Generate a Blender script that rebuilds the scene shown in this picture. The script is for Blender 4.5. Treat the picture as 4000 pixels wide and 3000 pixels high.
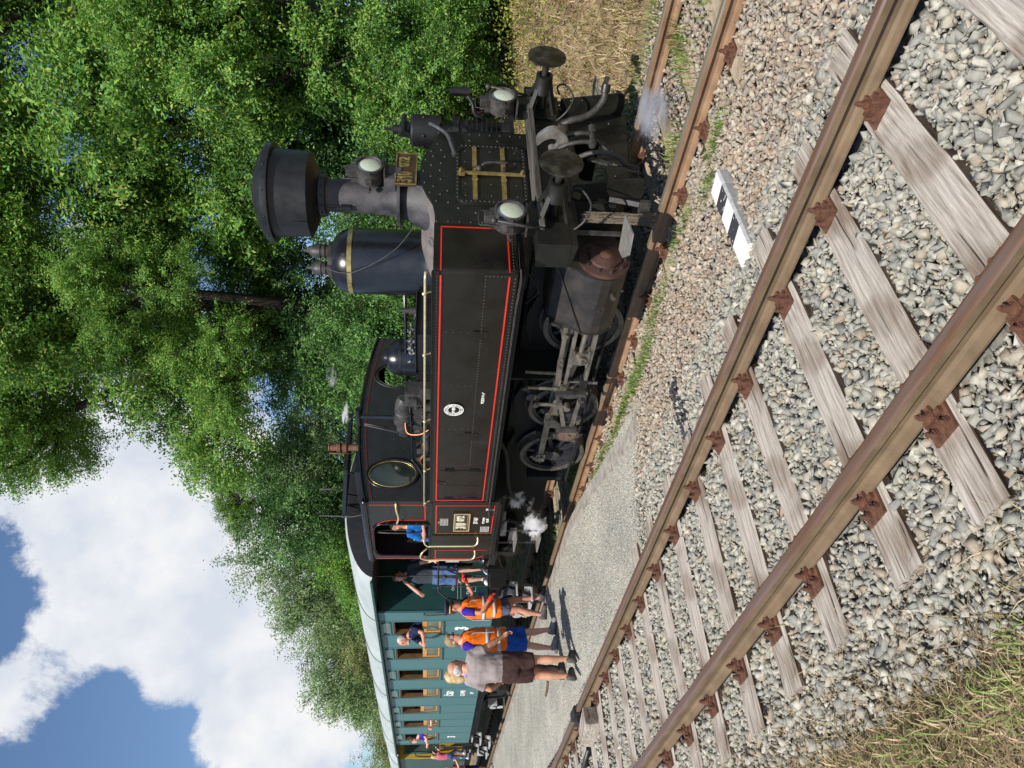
import bpy, math, random
import numpy as np
from mathutils import Vector, Matrix, Euler

for o in list(bpy.data.objects):
    bpy.data.objects.remove(o)
scene = bpy.context.scene
PI = math.pi
rad = math.radians
random.seed(11)
RNG = np.random.default_rng(11)

# ---------------------------------------------------------------- camera
CAM_A, CAM_P, CAM_R = rad(52.728), rad(5.618), rad(-1.056)
cam_pos = Vector((0.0, -6.452, 2.096))
fw = Vector((-math.sin(CAM_A) * math.cos(CAM_P), math.cos(CAM_A) * math.cos(CAM_P), -math.sin(CAM_P)))
rt0 = Vector((math.cos(CAM_A), math.sin(CAM_A), 0.0))
dn0 = fw.cross(rt0)
rt = math.cos(CAM_R) * rt0 + math.sin(CAM_R) * dn0
dn = -math.sin(CAM_R) * rt0 + math.cos(CAM_R) * dn0
cd = bpy.data.cameras.new('camera')
cam = bpy.data.objects.new('camera', cd)
scene.collection.objects.link(cam)
m = Matrix.Identity(4)          # the phone was held on its side: picture right = world down
for i in range(3):
    m[i][0] = dn[i]
    m[i][1] = rt[i]
    m[i][2] = -fw[i]
    m[i][3] = cam_pos[i]
cam.matrix_world = m
cd.sensor_fit = 'HORIZONTAL'
cd.sensor_width = 36.0
cd.lens = 36.0 * 2962.1 / 4000.0
cd.clip_start = 0.05
cd.clip_end = 3000
scene.camera = cam

# ---------------------------------------------------------------- sky, sun, exposure
SUN_EL = rad(48)
SUN_DIR = Vector((0.50 * math.cos(SUN_EL), -0.866 * math.cos(SUN_EL), math.sin(SUN_EL))).normalized()
world = bpy.data.worlds.new('World')
scene.world = world
world.use_nodes = True
wn, wl = world.node_tree.nodes, world.node_tree.links
wn.clear()
w_out = wn.new('ShaderNodeOutputWorld')
w_mix = wn.new('ShaderNodeMixShader')
sky = wn.new('ShaderNodeTexSky')
sky.sky_type = 'NISHITA'
sky.sun_disc = False
sky.sun_elevation = SUN_EL
sky.sun_rotation = rad(150)
sky.air_density = 1.0
sky.dust_density = 0.3
sky.ozone_density = 5.0
bg_sky = wn.new('ShaderNodeBackground')
bg_sky.inputs['Strength'].default_value = 0.105
wl.new(sky.outputs[0], bg_sky.inputs['Color'])
bg_cl = wn.new('ShaderNodeBackground')
bg_cl.inputs['Strength'].default_value = 0.80
tc = wn.new('ShaderNodeTexCoord')
dirv = tc.outputs['Generated']
nz = wn.new('ShaderNodeTexNoise')
nz.inputs['Scale'].default_value = 5.5
nz.inputs['Detail'].default_value = 9
nz.inputs['Roughness'].default_value = 0.68
nz.inputs['Distortion'].default_value = 0.25
wl.new(dirv, nz.inputs['Vector'])


def wmath(op, a, b=None, c=None):
    n = wn.new('ShaderNodeMath')
    n.operation = op
    for k, v in enumerate((a, b, c)):
        if v is None:
            continue
        if isinstance(v, (int, float)):
            n.inputs[k].default_value = v
        else:
            wl.new(v, n.inputs[k])
    return n.outputs[0]


CLOUDS = [  # direction, angular size, weight: where the cumulus stands and where the sky is clear
    ((-.86, .38, .34), .20, .62), ((-.88, .37, .25), .17, .50), ((-.82, .43, .36), .17, .45), ((-.79, .43, .44), .07, .4),
    ((-.87, .25, .42), .075, .5), ((-.92, .25, .305), .035, .3), ((-.95, .24, .19), .13, .55), ((-.86, .35, .43), .05, .2),
    ((-.82, .35, .455), .105, -.9), ((-.895, .25, .37), .075, -.6), ((-.92, .205, .31), .085, -.6), ((-.925, .255, .28), .035, -.4), ((-.90, .28, .42), .03, -.2),
]
acc = 0.0
for d, r, w in CLOUDS:
    v = Vector(d).normalized()
    dist = wn.new('ShaderNodeVectorMath')
    dist.operation = 'DISTANCE'
    wl.new(dirv, dist.inputs[0])
    dist.inputs[1].default_value = v
    mr = wn.new('ShaderNodeMapRange')
    mr.interpolation_type = 'SMOOTHSTEP'
    wl.new(dist.outputs['Value'], mr.inputs['Value'])
    mr.inputs['From Min'].default_value = r * 0.25
    mr.inputs['From Max'].default_value = r * 1.35
    mr.inputs['To Min'].default_value = w
    mr.inputs['To Max'].default_value = 0.0
    acc = wmath('ADD', acc, mr.outputs[0]) if not isinstance(acc, float) else mr.outputs[0]
nsh = wmath('MULTIPLY_ADD', nz.outputs['Fac'], 2.1, -0.80)
tot = wmath('ADD', acc, nsh)
mk = wn.new('ShaderNodeMapRange')
mk.interpolation_type = 'SMOOTHSTEP'
wl.new(tot, mk.inputs['Value'])
mk.inputs['From Min'].default_value = 0.30
mk.inputs['From Max'].default_value = 0.56
nz2 = wn.new('ShaderNodeTexNoise')
nz2.inputs['Scale'].default_value = 9
nz2.inputs['Detail'].default_value = 6
nz2.inputs['Roughness'].default_value = 0.55
wl.new(dirv, nz2.inputs['Vector'])
crc = wn.new('ShaderNodeValToRGB')
crc.color_ramp.elements[0].position = 0.36
crc.color_ramp.elements[0].color = (0.72, 0.78, 0.88, 1)
crc.color_ramp.elements[1].position = 0.62
crc.color_ramp.elements[1].color = (1.0, 1.0, 1.0, 1)
wl.new(nz2.outputs['Fac'], crc.inputs['Fac'])
wl.new(crc.outputs['Color'], bg_cl.inputs['Color'])
wl.new(mk.outputs[0], w_mix.inputs[0])
wl.new(bg_sky.outputs[0], w_mix.inputs[1])
wl.new(bg_cl.outputs[0], w_mix.inputs[2])
wl.new(w_mix.outputs[0], w_out.inputs['Surface'])

sl = bpy.data.lights.new('sun', 'SUN')
sl.energy = 5.0
sl.angle = rad(0.53)
sl.color = (1.0, 0.955, 0.89)
sun = bpy.data.objects.new('sun', sl)
sun.rotation_euler = (-SUN_DIR).to_track_quat('-Z', 'Y').to_euler()
scene.collection.objects.link(sun)

scene.view_settings.view_transform = 'Standard'
scene.view_settings.look = 'None'
scene.view_settings.gamma = 1
scene.view_settings.use_curve_mapping = False
scene.view_settings.exposure = 0.25
scene.cycles.volume_step_rate = 1.0
scene.cycles.volume_max_steps = 64
scene.cycles.volume_bounces = 5
scene.cycles.max_bounces = 8
scene.cycles.transparent_max_bounces = 12

# ---------------------------------------------------------------- materials
MATS = {}


def mat(name, c1, c2=None, rough=0.6, metal=0.0, scale=8.0, detail=6, bump=0.0, bscale=40.0, stretch=(1, 1, 1), spec=0.5,
        rough2=None, attr=None, coat=0.0, trans=0.0, ramp=(0.35, 0.65), vor=0.0):
    """procedural surface: two colours mixed by noise, optional fine bump, optional per-face colour attribute"""
    if name in MATS:
        return MATS[name]
    mt = bpy.data.materials.new(name)
    mt.use_nodes = True
    n, l = mt.node_tree.nodes, mt.node_tree.links
    b = n['Principled BSDF']
    b.inputs['Roughness'].default_value = rough
    b.inputs['Metallic'].default_value = metal
    b.inputs['Specular IOR Level'].default_value = spec
    b.inputs['Coat Weight'].default_value = coat
    b.inputs['Coat Roughness'].default_value = 0.15
    tcn = n.new('ShaderNodeTexCoord')
    mp = n.new('ShaderNodeMapping')
    mp.inputs['Scale'].default_value = stretch
    l.new(tcn.outputs['Object'], mp.inputs['Vector'])
    nzn = n.new('ShaderNodeTexNoise')
    nzn.inputs['Scale'].default_value = scale
    nzn.inputs['Detail'].default_value = detail
    nzn.inputs['Roughness'].default_value = 0.6
    l.new(mp.outputs[0], nzn.inputs['Vector'])
    cr = n.new('ShaderNodeValToRGB')
    cr.color_ramp.elements[0].position = ramp[0]
    cr.color_ramp.elements[1].position = ramp[1]
    cr.color_ramp.elements[0].color = (*c1, 1)
    cr.color_ramp.elements[1].color = (*(c2 or c1), 1)
    l.new(nzn.outputs['Fac'], cr.inputs['Fac'])
    col = cr.outputs['Color']
    if attr:
        at_ = n.new('ShaderNodeAttribute')
        at_.attribute_name = attr
        mx = n.new('ShaderNodeMix')
        mx.data_type = 'RGBA'
        mx.blend_type = 'MULTIPLY'
        mx.inputs[0].default_value = 1.0
        l.new(at_.outputs['Color'], mx.inputs[6])
        l.new(col, mx.inputs[7])
        col = mx.outputs[2]
    l.new(col, b.inputs['Base Color'])
    if rough2 is not None:
        mr = n.new('ShaderNodeMapRange')
        l.new(nzn.outputs['Fac'], mr.inputs['Value'])
        mr.inputs['From Min'].default_value = 0.3
        mr.inputs['From Max'].default_value = 0.7
        mr.inputs['To Min'].default_value = rough
        mr.inputs['To Max'].default_value = rough2
        l.new(mr.outputs[0], b.inputs['Roughness'])
    if bump:
        nb = n.new('ShaderNodeTexNoise')
        nb.inputs['Scale'].default_value = bscale
        nb.inputs['Detail'].default_value = 4
        l.new(mp.outputs[0], nb.inputs['Vector'])
        hb = nb.outputs['Fac']
        bp = n.new('ShaderNodeBump')
        bp.inputs['Strength'].default_value = bump
        bp.inputs['Distance'].default_value = 0.01
        l.new(hb, bp.inputs['Height'])
        l.new(bp.outputs[0], b.inputs['Normal'])
    if trans:
        out = n['Material Output']
        tr = n.new('ShaderNodeBsdfTranslucent')
        l.new(col, tr.inputs['Color'])
        ms = n.new('ShaderNodeMixShader')
        ms.inputs[0].default_value = trans
        l.new(b.outputs[0], ms.inputs[1])
        l.new(tr.outputs[0], ms.inputs[2])
        l.new(ms.outputs[0], out.inputs['Surface'])
    MATS[name] = mt
    return mt


M_GLOSS = mat('black_gloss_paint', (.006, .0055, .005), (.013, .0115, .009), rough=.20, rough2=.38, scale=3, bump=.06, bscale=9, coat=.10, spec=.38)
M_FRONT = mat('black_smokebox_paint', (.005, .0055, .004), (.010, .010, .007), rough=.40, rough2=.55, scale=7, bump=.08, bscale=30)
M_MATTE = mat('black_matte_paint', (.005, .005, .0055), (.012, .012, .013), rough=.36, rough2=.55, scale=9, bump=.10, bscale=60)
M_STEM = mat('heat_greyed_iron', (.022, .021, .023), (.075, .070, .073), rough=.5, rough2=.7, scale=6, bump=.25, bscale=45)
M_SADDLE = mat('grey_brown_hot_plate', (.10, .085, .078), (.17, .15, .14), rough=.55, rough2=.75, scale=5, bump=.15, bscale=50)
M_IRON = mat('oily_dark_iron', (.010, .010, .010), (.030, .026, .022), rough=.35, rough2=.6, scale=12, bump=.15, bscale=60)
M_GREYIRON = mat('dusty_grey_iron', (.020, .019, .018), (.060, .055, .050), rough=.45, rough2=.65, scale=14, bump=.15, bscale=70)
M_FRAME = mat('underframe_black', (.004, .004, .004), (.009, .0085, .008), rough=.7, scale=10)
M_STEEL = mat('worn_rod_steel', (.17, .155, .13), (.33, .30, .245), rough=.38, rough2=.55, metal=.75, scale=16, bump=.08, bscale=80, stretch=(.3, 1, 1))
M_TYRE = mat('tyre_steel', (.10, .09, .075), (.19, .17, .14), rough=.45, rough2=.6, metal=.5, scale=14, bump=.1, bscale=60)
M_BRASS = mat('tarnished_brass', (.36, .26, .09), (.62, .48, .20), rough=.28, rough2=.45, metal=.85, scale=10)
M_BRASSPALE = mat('polished_pale_brass', (.68, .58, .30), (.80, .72, .44), rough=.22, rough2=.35, metal=.55, scale=12)
M_GOLD = mat('gilded_strap', (.20, .145, .045), (.34, .255, .09), rough=.35, rough2=.5, metal=.5, scale=20)
M_RED = mat('red_lining_paint', (.62, .022, .010), (.70, .035, .015), rough=.4, scale=10)
M_DARKRED = mat('dark_red_lining', (.16, .014, .008), rough=.45)
M_LENS = mat('lamp_reflector_glass', (.50, .54, .42), (.60, .63, .50), rough=.18, scale=5, coat=.6)
M_GLASSDARK = mat('dark_window_glass', (.012, .014, .012), (.02, .03, .02), rough=.06, spec=.8, scale=3)
M_COPPER = mat('copper_pipe', (.30, .10, .045), (.42, .17, .08), rough=.4, metal=.8)
M_RUSTCYL = mat('brown_cylinder_cover', (.035, .016, .012), (.09, .045, .035), rough=.42, rough2=.55, scale=8, bump=.1)
M_WHITE = mat('white_lettering', (.78, .77, .72), rough=.6)
M_CREAM = mat('cream_digits', (.66, .62, .46), (.75, .70, .52), rough=.4)
M_BROWNPLATE = mat('brown_plate_ground', (.035, .018, .008), (.06, .03, .012), rough=.5)
M_WHISTLE = mat('rusty_whistle', (.09, .035, .018), (.18, .08, .045), rough=.7, scale=20, bump=.3)
M_BEAMWOOD = mat('oily_plank', (.03, .028, .024), (.13, .115, .095), rough=.6, scale=10, stretch=(1, .12, 1), bump=.4, bscale=30)
M_COAL = mat('coal_lumps', (.015, .015, .016), (.10, .10, .11), rough=.35, scale=30)

# ---------------------------------------------------------------- mesh helpers
COL = scene.collection
ORG = {}


class MB:
    def __init__(s):
        s.v, s.f, s.sm, s.mi = [], [], [], []

    def add(s, vs, fs, smooth=False, m=0):
        b = len(s.v)
        s.v += [tuple(v) for v in vs]
        s.f += [tuple(i + b for i in f) for f in fs]
        s.sm += [smooth] * len(fs)
        s.mi += [m] * len(fs)

    def box(s, x0, x1, y0, y1, z0, z1, m=0):
        x0, x1 = min(x0, x1), max(x0, x1)
        y0, y1 = min(y0, y1), max(y0, y1)
        z0, z1 = min(z0, z1), max(z0, z1)
        s.add([(x0, y0, z0), (x1, y0, z0), (x1, y1, z0), (x0, y1, z0), (x0, y0, z1), (x1, y0, z1), (x1, y1, z1), (x0, y1, z1)],
              [(0, 3, 2, 1), (4, 5, 6, 7), (0, 1, 5, 4), (1, 2, 6, 5), (2, 3, 7, 6), (3, 0, 4, 7)], False, m)

    def obox(s, c, sx, sy, sz, rot=None, m=0):
        R = rot or Matrix.Identity(3)
        c = Vector(c)
        vs = [c + R @ Vector((a * sx / 2, b * sy / 2, d * sz / 2)) for d in (-1, 1) for a, b in ((-1, -1), (1, -1), (1, 1), (-1, 1))]
        s.add(vs, [(0, 3, 2, 1), (4, 5, 6, 7), (0, 1, 5, 4), (1, 2, 6, 5), (2, 3, 7, 6), (3, 0, 4, 7)], False, m)

    def bar(s, p0, p1, w, h, up=(0, 0, 1), w2=None, h2=None, m=0):
        p0, p1 = Vector(p0), Vector(p1)
        d = (p1 - p0).normalized()
        a = d.cross(Vector(up))
        if a.length < 1e-4:
            a = d.cross(Vector((1, 0, 0)))
        a.normalize()
        b = a.cross(d)
        w2 = w if w2 is None else w2
        h2 = h if h2 is None else h2
        vs = [p0 + a * i * w / 2 + b * j * h / 2 for i, j in ((-1, -1), (1, -1), (1, 1), (-1, 1))]
        vs += [p1 + a * i * w2 / 2 + b * j * h2 / 2 for i, j in ((-1, -1), (1, -1), (1, 1), (-1, 1))]
        s.add(vs, [(0, 3, 2, 1), (4, 5, 6, 7), (0, 1, 5, 4), (1, 2, 6, 5), (2, 3, 7, 6), (3, 0, 4, 7)], False, m)

    def tube(s, pts, r, n=8, caps=True, m=0, closed=False):
        pts = [Vector(p) for p in pts]
        k = len(pts)
        rs = r if isinstance(r, (list, tuple)) else [r] * k
        ref = None
        vs = []
        for i, p in enumerate(pts):
            if closed:
                d = pts[(i + 1) % k] - pts[i - 1]
            else:
                d = pts[min(i + 1, k - 1)] - pts[max(i - 1, 0)]
            d.normalize()
            if ref is None:
                ref = d.orthogonal().normalized()
            a = (ref - d * ref.dot(d))
            if a.length < 1e-5:
                a = d.orthogonal()
            a.normalize()
            ref = a
            b = d.cross(a)
            for j in range(n):
                t = 2 * PI * j / n
                vs.append(p + (a * math.cos(t) + b * math.sin(t)) * rs[i])
        fs = []
        for i in range(k if closed else k - 1):
            i2 = (i + 1) % k
            for j in range(n):
                fs.append((i * n + j, i * n + (j + 1) % n, i2 * n + (j + 1) % n, i2 * n + j))
        s.add(vs, fs, True, m)
        if caps and not closed:
            b0 = len(s.v) - len(vs)
            s.f.append(tuple(b0 + j for j in reversed(range(n))))
            s.f.append(tuple(b0 + (k - 1) * n + j for j in range(n)))
            s.sm += [False, False]
            s.mi += [m, m]

    def cyl(s, p0, p1, r0, r1=None, n=24, m=0, caps=True):
        p0, p1 = Vector(p0), Vector(p1)
        s.lathe(p0, p1 - p0, [(r0, 0), (r1 if r1 is not None else r0, (p1 - p0).length)], n, m, caps)

    def lathe(s, o, axis, prof, n=32, m=0, caps=True, smooth=True, ell=None):
        """prof: list of (radius, height); sharp profile corners come from repeated points"""
        o = Vector(o)
        ax = Vector(axis).normalized()
        a = ax.orthogonal().normalized()
        if abs(ax.z) > .99:
            a = Vector((1, 0, 0))
        b = ax.cross(a)
        # split rings so that corners stay crisp
        segs = []
        for i in range(len(prof) - 1):
            segs.append((prof[i], prof[i + 1]))
        e0, e1 = ell or (1, 1)
        last = None
        for i, ((r0, h0), (r1, h1)) in enumerate(segs):
            share = False
            if last is not None:
                d0 = Vector((last[1][0] - last[0][0], last[1][1] - last[0][1]))
                d1 = Vector((r1 - r0, h1 - h0))
                if d0.length > 1e-6 and d1.length > 1e-6 and d0.angle(d1) < rad(32):
                    share = True
            ring0 = [o + ax * h0 + (a * math.cos(2 * PI * j / n) * e0 + b * math.sin(2 * PI * j / n) * e1) * r0 for j in range(n)]
            ring1 = [o + ax * h1 + (a * math.cos(2 * PI * j / n) * e0 + b * math.sin(2 * PI * j / n) * e1) * r1 for j in range(n)]
            if share:
                base = len(s.v)
                s.v += [tuple(v) for v in ring1]
                pb = base - n
                fs = [(pb + j, pb + (j + 1) % n, base + (j + 1) % n, base + j) for j in range(n)]
                s.f += fs
                s.sm += [smooth] * n
                s.mi += [m] * n
            else:
                s.add(ring0 + ring1, [(j, (j + 1) % n, n + (j + 1) % n, n + j) for j in range(n)], smooth, m)
            last = ((r0, h0), (r1, h1))
        if caps:
            for (r, h), fl in ((prof[0], True), (prof[-1], False)):
                if r > 1e-4:
                    ring = [o + ax * h + (a * math.cos(2 * PI * j / n) * e0 + b * math.sin(2 * PI * j / n) * e1) * r for j in range(n)]
                    s.add(ring, [tuple(reversed(range(n))) if fl else tuple(range(n))], False, m)

    def prism(s, poly, axis, a0, a1, m=0, smooth=False):
        """poly: 2-D outline; axis 'x': (y,z) 'y': (x,z) 'z': (x,y)"""
        def P(u, v, w):
            return {'x': (w, u, v), 'y': (u, w, v), 'z': (u, v, w)}[axis]
        n = len(poly)
        v0 = [P(u, v, a0) for u, v in poly]
        v1 = [P(u, v, a1) for u, v in poly]
        area = sum(poly[i][0] * poly[(i + 1) % n][1] - poly[(i + 1) % n][0] * poly[i][1] for i in range(n))
        flip = (area < 0) ^ (axis == 'y') ^ (a1 < a0)
        side = [(i, (i + 1) % n, n + (i + 1) % n, n + i) for i in range(n)]
        fs = [tuple(reversed(range(n))), tuple(range(n, 2 * n))]
        if flip:
            side = [tuple(reversed(f)) for f in side]
            fs = [tuple(reversed(f)) for f in fs]
        s.add(v0 + v1, side, smooth, m)
        s.add(v0 + v1, fs, False, m)

    def ball(s, c, r, nu=12, nv=8, sc=(1, 1, 1), m=0):
        vs, fs = [], []
        c = Vector(c)
        for i in range(1, nv):
            t = PI * i / nv
            for j in range(nu):
                p = 2 * PI * j / nu
                vs.append(c + Vector((math.sin(t) * math.cos(p) * sc[0], math.sin(t) * math.sin(p) * sc[1], math.cos(t) * sc[2])) * r)
        vs += [c + Vector((0, 0, r * sc[2])), c - Vector((0, 0, r * sc[2]))]
        for i in range(nv - 2):
            for j in range(nu):
                fs.append((i * nu + j, (i + 1) * nu + j, (i + 1) * nu + (j + 1) % nu, i * nu + (j + 1) % nu))
        T, B = len(vs) - 2, len(vs) - 1
        for j in range(nu):
            fs.append((T, j, (j + 1) % nu))
            fs.append((B, (nv - 2) * nu + (j + 1) % nu, (nv - 2) * nu + j))
        s.add(vs, fs, True, m)

    def rivet(s, c, nrm, r=.011, m=0):
        c, nrm = Vector(c), Vector(nrm).normalized()
        a = nrm.orthogonal().normalized()
        b = nrm.cross(a)
        vs = []
        for rr, h in ((1, 0), (.75, .55)):
            for j in range(6):
                t = PI * j / 3
                vs.append(c + (a * math.cos(t) + b * math.sin(t)) * r * rr + nrm * r * h)
        vs.append(c + nrm * r * .85)
        fs = [(j, (j + 1) % 6, 6 + (j + 1) % 6, 6 + j) for j in range(6)] + [(6 + j, 6 + (j + 1) % 6, 12) for j in range(6)]
        s.add(vs, fs, True, m)

    def bolt(s, c, nrm, r=.018, h=.02, m=0):
        c, nrm = Vector(c), Vector(nrm).normalized()
        s.cyl(c, c + nrm * h, r, n=6, m=m)
        s.cyl(c, c + nrm * (h * 1.5), r * .5, n=8, m=m)

    def mesh(s, name, org=(0, 0, 0)):
        me = bpy.data.meshes.new(name)
        o = Vector(org)
        me.from_pydata([(v[0] - o.x, v[1] - o.y, v[2] - o.z) for v in s.v], [], s.f)
        me.polygons.foreach_set('use_smooth', s.sm)
        me.polygons.foreach_set('material_index', s.mi)
        me.update()
        return me

    def build(s, name, mats, parent=None, bevel=0, link=True, root=None):
        """links the collected shape as one object; coordinates are world ones, taken relative to the thing's base"""
        r = root if root is not None else (ORG.get(parent.name, Vector((0, 0, 0))) if parent else Vector((0, 0, 0)))
        me = s.mesh(name, r)
        for q in (mats if isinstance(mats, (list, tuple)) else [mats]):
            me.materials.append(q)
        o = bpy.data.objects.new(name, me)
        COL.objects.link(o)
        if parent:
            o.parent = parent
            ORG[o.name] = r
        else:
            o.location = r
            ORG[o.name] = r
        if bevel:
            bv = o.modifiers.new('bevel', 'BEVEL')
            bv.width = bevel
            bv.segments = 2
            bv.limit_method = 'ANGLE'
            bv.angle_limit = rad(40)
        return o


def tag(o, label=None, cat=None, group=None, kind=None):
    if label: o['label'] = label
    if cat: o['category'] = cat
    if group: o['group'] = group
    if kind: o['kind'] = kind
    return o


def thing(name, loc, label, cat, group=None):
    o = bpy.data.objects.new(name, None)
    o.empty_display_size = .2
    COL.objects.link(o)
    o.location = loc
    ORG[o.name] = Vector(loc)
    return tag(o, label, cat, group)


def link_copy(src, parent=None, loc=None, rot=None):
    c = src.copy()
    COL.objects.link(c)
    if parent is not None: c.parent = parent
    if loc is not None: c.location = loc
    if rot is not None: c.rotation_euler = rot
    return c


def copy_tree(src, loc=None, rot=None, parent=None):
    c = link_copy(src, parent, loc, rot)
    for ch in src.children:
        copy_tree(ch, parent=c)
    return c


def text_mesh(txt, size, depth=.003, bold=0.0, align='CENTER', sx=1.0):
    cu = bpy.data.curves.new('lettering', 'FONT')
    cu.body = txt
    cu.size = size
    cu.extrude = depth
    cu.offset = bold
    cu.align_x = align
    cu.align_y = 'CENTER'
    cu.resolution_u = 3
    ob = bpy.data.objects.new('lettering', cu)
    COL.objects.link(ob)
    dg = bpy.context.evaluated_depsgraph_get()
    me = bpy.data.meshes.new_from_object(ob.evaluated_get(dg))
    bpy.data.objects.remove(ob)
    me.transform(Matrix.Diagonal((sx, 1, 1, 1)))
    return me


def text(name, txt, size, mtl, parent, pos, face='-y', depth=.003, bold=0.0, sx=1.0, align='CENTER'):
    """flat raised lettering on a face that looks to -Y (reads along +X) or to +X (reads along +Y)"""
    me = text_mesh(txt, size, depth, bold, align, sx)
    R = Matrix.Rotation(PI / 2, 4, 'X')
    if face == '+x':
        R = Matrix.Rotation(PI / 2, 4, 'Z') @ R
    r = ORG.get(parent.name, Vector((0, 0, 0)))
    me.transform(Matrix.Translation(Vector(pos) - r) @ R)
    me.materials.clear()
    me.materials.append(mtl)
    o = bpy.data.objects.new(name, me)
    COL.objects.link(o)
    o.parent = parent
    ORG[o.name] = r
    return o


def arc(c, r, a0, a1, n, plane='xz', w=0.0):
    out = []
    for i in range(n + 1):
        t = a0 + (a1 - a0) * i / n
        u, v = c[0] + r * math.cos(t), c[1] + r * math.sin(t)
        out.append({'xz': (u, w, v), 'yz': (w, u, v), 'xy': (u, v, w)}[plane])
    return out


def rrect(x0, x1, z0, z1, r, n=5):
    """rounded rectangle outline"""
    P = []
    for cx, cz, a in ((x1 - r, z1 - r, 0), (x0 + r, z1 - r, 90), (x0 + r, z0 + r, 180), (x1 - r, z0 + r, 270)):
        for i in range(n + 1):
            t = rad(a + 90 * i / n)
            P.append((cx + r * math.cos(t), cz + r * math.sin(t)))
    return P


def smoothpath(pts, k=5):
    """Catmull-Rom through points"""
    P = [Vector(p) for p in pts]
    P = [P[0] * 2 - P[1]] + P + [P[-1] * 2 - P[-2]]
    out = []
    for i in range(1, len(P) - 2):
        for j in range(k):
            t = j / k
            a, b, c, d = P[i - 1], P[i], P[i + 1], P[i + 2]
            out.append(.5 * ((2 * b) + (c - a) * t + (2 * a - 5 * b + 4 * c - d) * t * t + (3 * b - a - 3 * c + d) * t ** 3))
    out.append(P[-2])
    return out

# ================================================================ THE SETTING
def sstep(a, b, x):
    t = min(max((x - a) / (b - a), 0.0), 1.0)
    return t * t * (3 - 2 * t)


def gravel_mat(name, cols, scale, bump=.6, dist=.02):
    mt = bpy.data.materials.new(name)
    mt.use_nodes = True
    n, l = mt.node_tree.nodes, mt.node_tree.links
    b = n['Principled BSDF']
    b.inputs['Roughness'].default_value = .9
    b.inputs['Specular IOR Level'].default_value = .25
    tcn = n.new('ShaderNodeTexCoord')
    vo = n.new('ShaderNodeTexVoronoi')
    vo.inputs['Scale'].default_value = scale
    l.new(tcn.outputs['Object'], vo.inputs['Vector'])
    cr = n.new('ShaderNodeValToRGB')
    cr.color_ramp.interpolation = 'CONSTANT'
    while len(cr.color_ramp.elements) < len(cols):
        cr.color_ramp.elements.new(0.5)
    for i, c in enumerate(cols):
        cr.color_ramp.elements[i].position = i / len(cols)
        cr.color_ramp.elements[i].color = (*c, 1)
    sep = n.new('ShaderNodeSeparateColor')
    l.new(vo.outputs['Color'], sep.inputs[0])
    l.new(sep.outputs[0], cr.inputs['Fac'])
    nn = n.new('ShaderNodeTexNoise')
    nn.inputs['Scale'].default_value = 1.3
    nn.inputs['Detail'].default_value = 5
    l.new(tcn.outputs['Object'], nn.inputs['Vector'])
    cr2 = n.new('ShaderNodeValToRGB')
    cr2.color_ramp.elements[0].position, cr2.color_ramp.elements[1].position = .3, .7
    cr2.color_ramp.elements[0].color = (.72, .72, .70, 1)
    cr2.color_ramp.elements[1].color = (1.1, 1.08, 1.02, 1)
    l.new(nn.outputs['Fac'], cr2.inputs['Fac'])
    mx = n.new('ShaderNodeMix')
    mx.data_type = 'RGBA'
    mx.blend_type = 'MULTIPLY'
    mx.inputs[0].default_value = 1
    l.new(cr.outputs['Color'], mx.inputs[6])
    l.new(cr2.outputs['Color'], mx.inputs[7])
    l.new(mx.outputs[2], b.inputs['Base Color'])
    bp = n.new('ShaderNodeBump')
    bp.inputs['Strength'].default_value = bump
    bp.inputs['Distance'].default_value = dist
    bp.invert = True
    l.new(vo.outputs['Distance'], bp.inputs['Height'])
    l.new(bp.outputs[0], b.inputs['Normal'])
    return mt


GREYS = [(0.315, 0.309, 0.248), (0.239, 0.244, 0.220), (0.403, 0.375, 0.292), (0.170, 0.178, 0.171), (0.428, 0.357, 0.231), (0.340, 0.327, 0.264), (0.265, 0.274, 0.231), (0.479, 0.440, 0.352), (0.378, 0.262, 0.154), (0.290, 0.292, 0.237)]
WARMS = [(0.391, 0.321, 0.220), (0.315, 0.292, 0.231), (0.441, 0.333, 0.198), (0.239, 0.226, 0.198), (0.403, 0.250, 0.132), (0.491, 0.405, 0.286), (0.315, 0.184, 0.099), (0.353, 0.321, 0.253), (0.252, 0.167, 0.121)]
RUSTS = [(.34, .24, .15), (.26, .17, .10), (.40, .31, .21), (.24, .20, .17), (.33, .19, .10), (.43, .38, .30)]
M_BED = gravel_mat('ballast_bed', [(.22, .215, .19), (.17, .17, .16), (.27, .25, .21), (.19, .175, .15)], 22, .8, .03)
M_FINE = gravel_mat('fine_gravel', [(.40, .39, .34), (.30, .31, .29), (.50, .48, .42), (.24, .25, .25), (.44, .39, .30), (.36, .36, .33)], 62, .9, .012)
M_STONE = mat('ballast_stone', (.78, .78, .78), (1.12, 1.12, 1.12), rough=.85, scale=26, attr='Col', bump=.3, bscale=90, spec=.3)
M_SOIL = mat('dry_soil_and_litter', (.13, .09, .05), (.30, .23, .14), rough=1, scale=3.0, bump=.6, bscale=25, spec=.1)


def track2_y(x):
    return -3.644 + .078 * x


def plat_z(x, y):
    z = -.17 + .32 * sstep(-6.3, -10.2, x)
    ra = track2_y(x) + .75
    return z + (min(.07, z) - z) * sstep(ra + .75, ra + .1, y)


def bed_z(x, y):
    z = -.105 + (-.165 + .105) * sstep(-2.6, -1.5, y)
    if y < track2_y(x) - 1.1:
        z -= .10 * sstep(-1.1, -2.0, y - track2_y(x))
    return z


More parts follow.
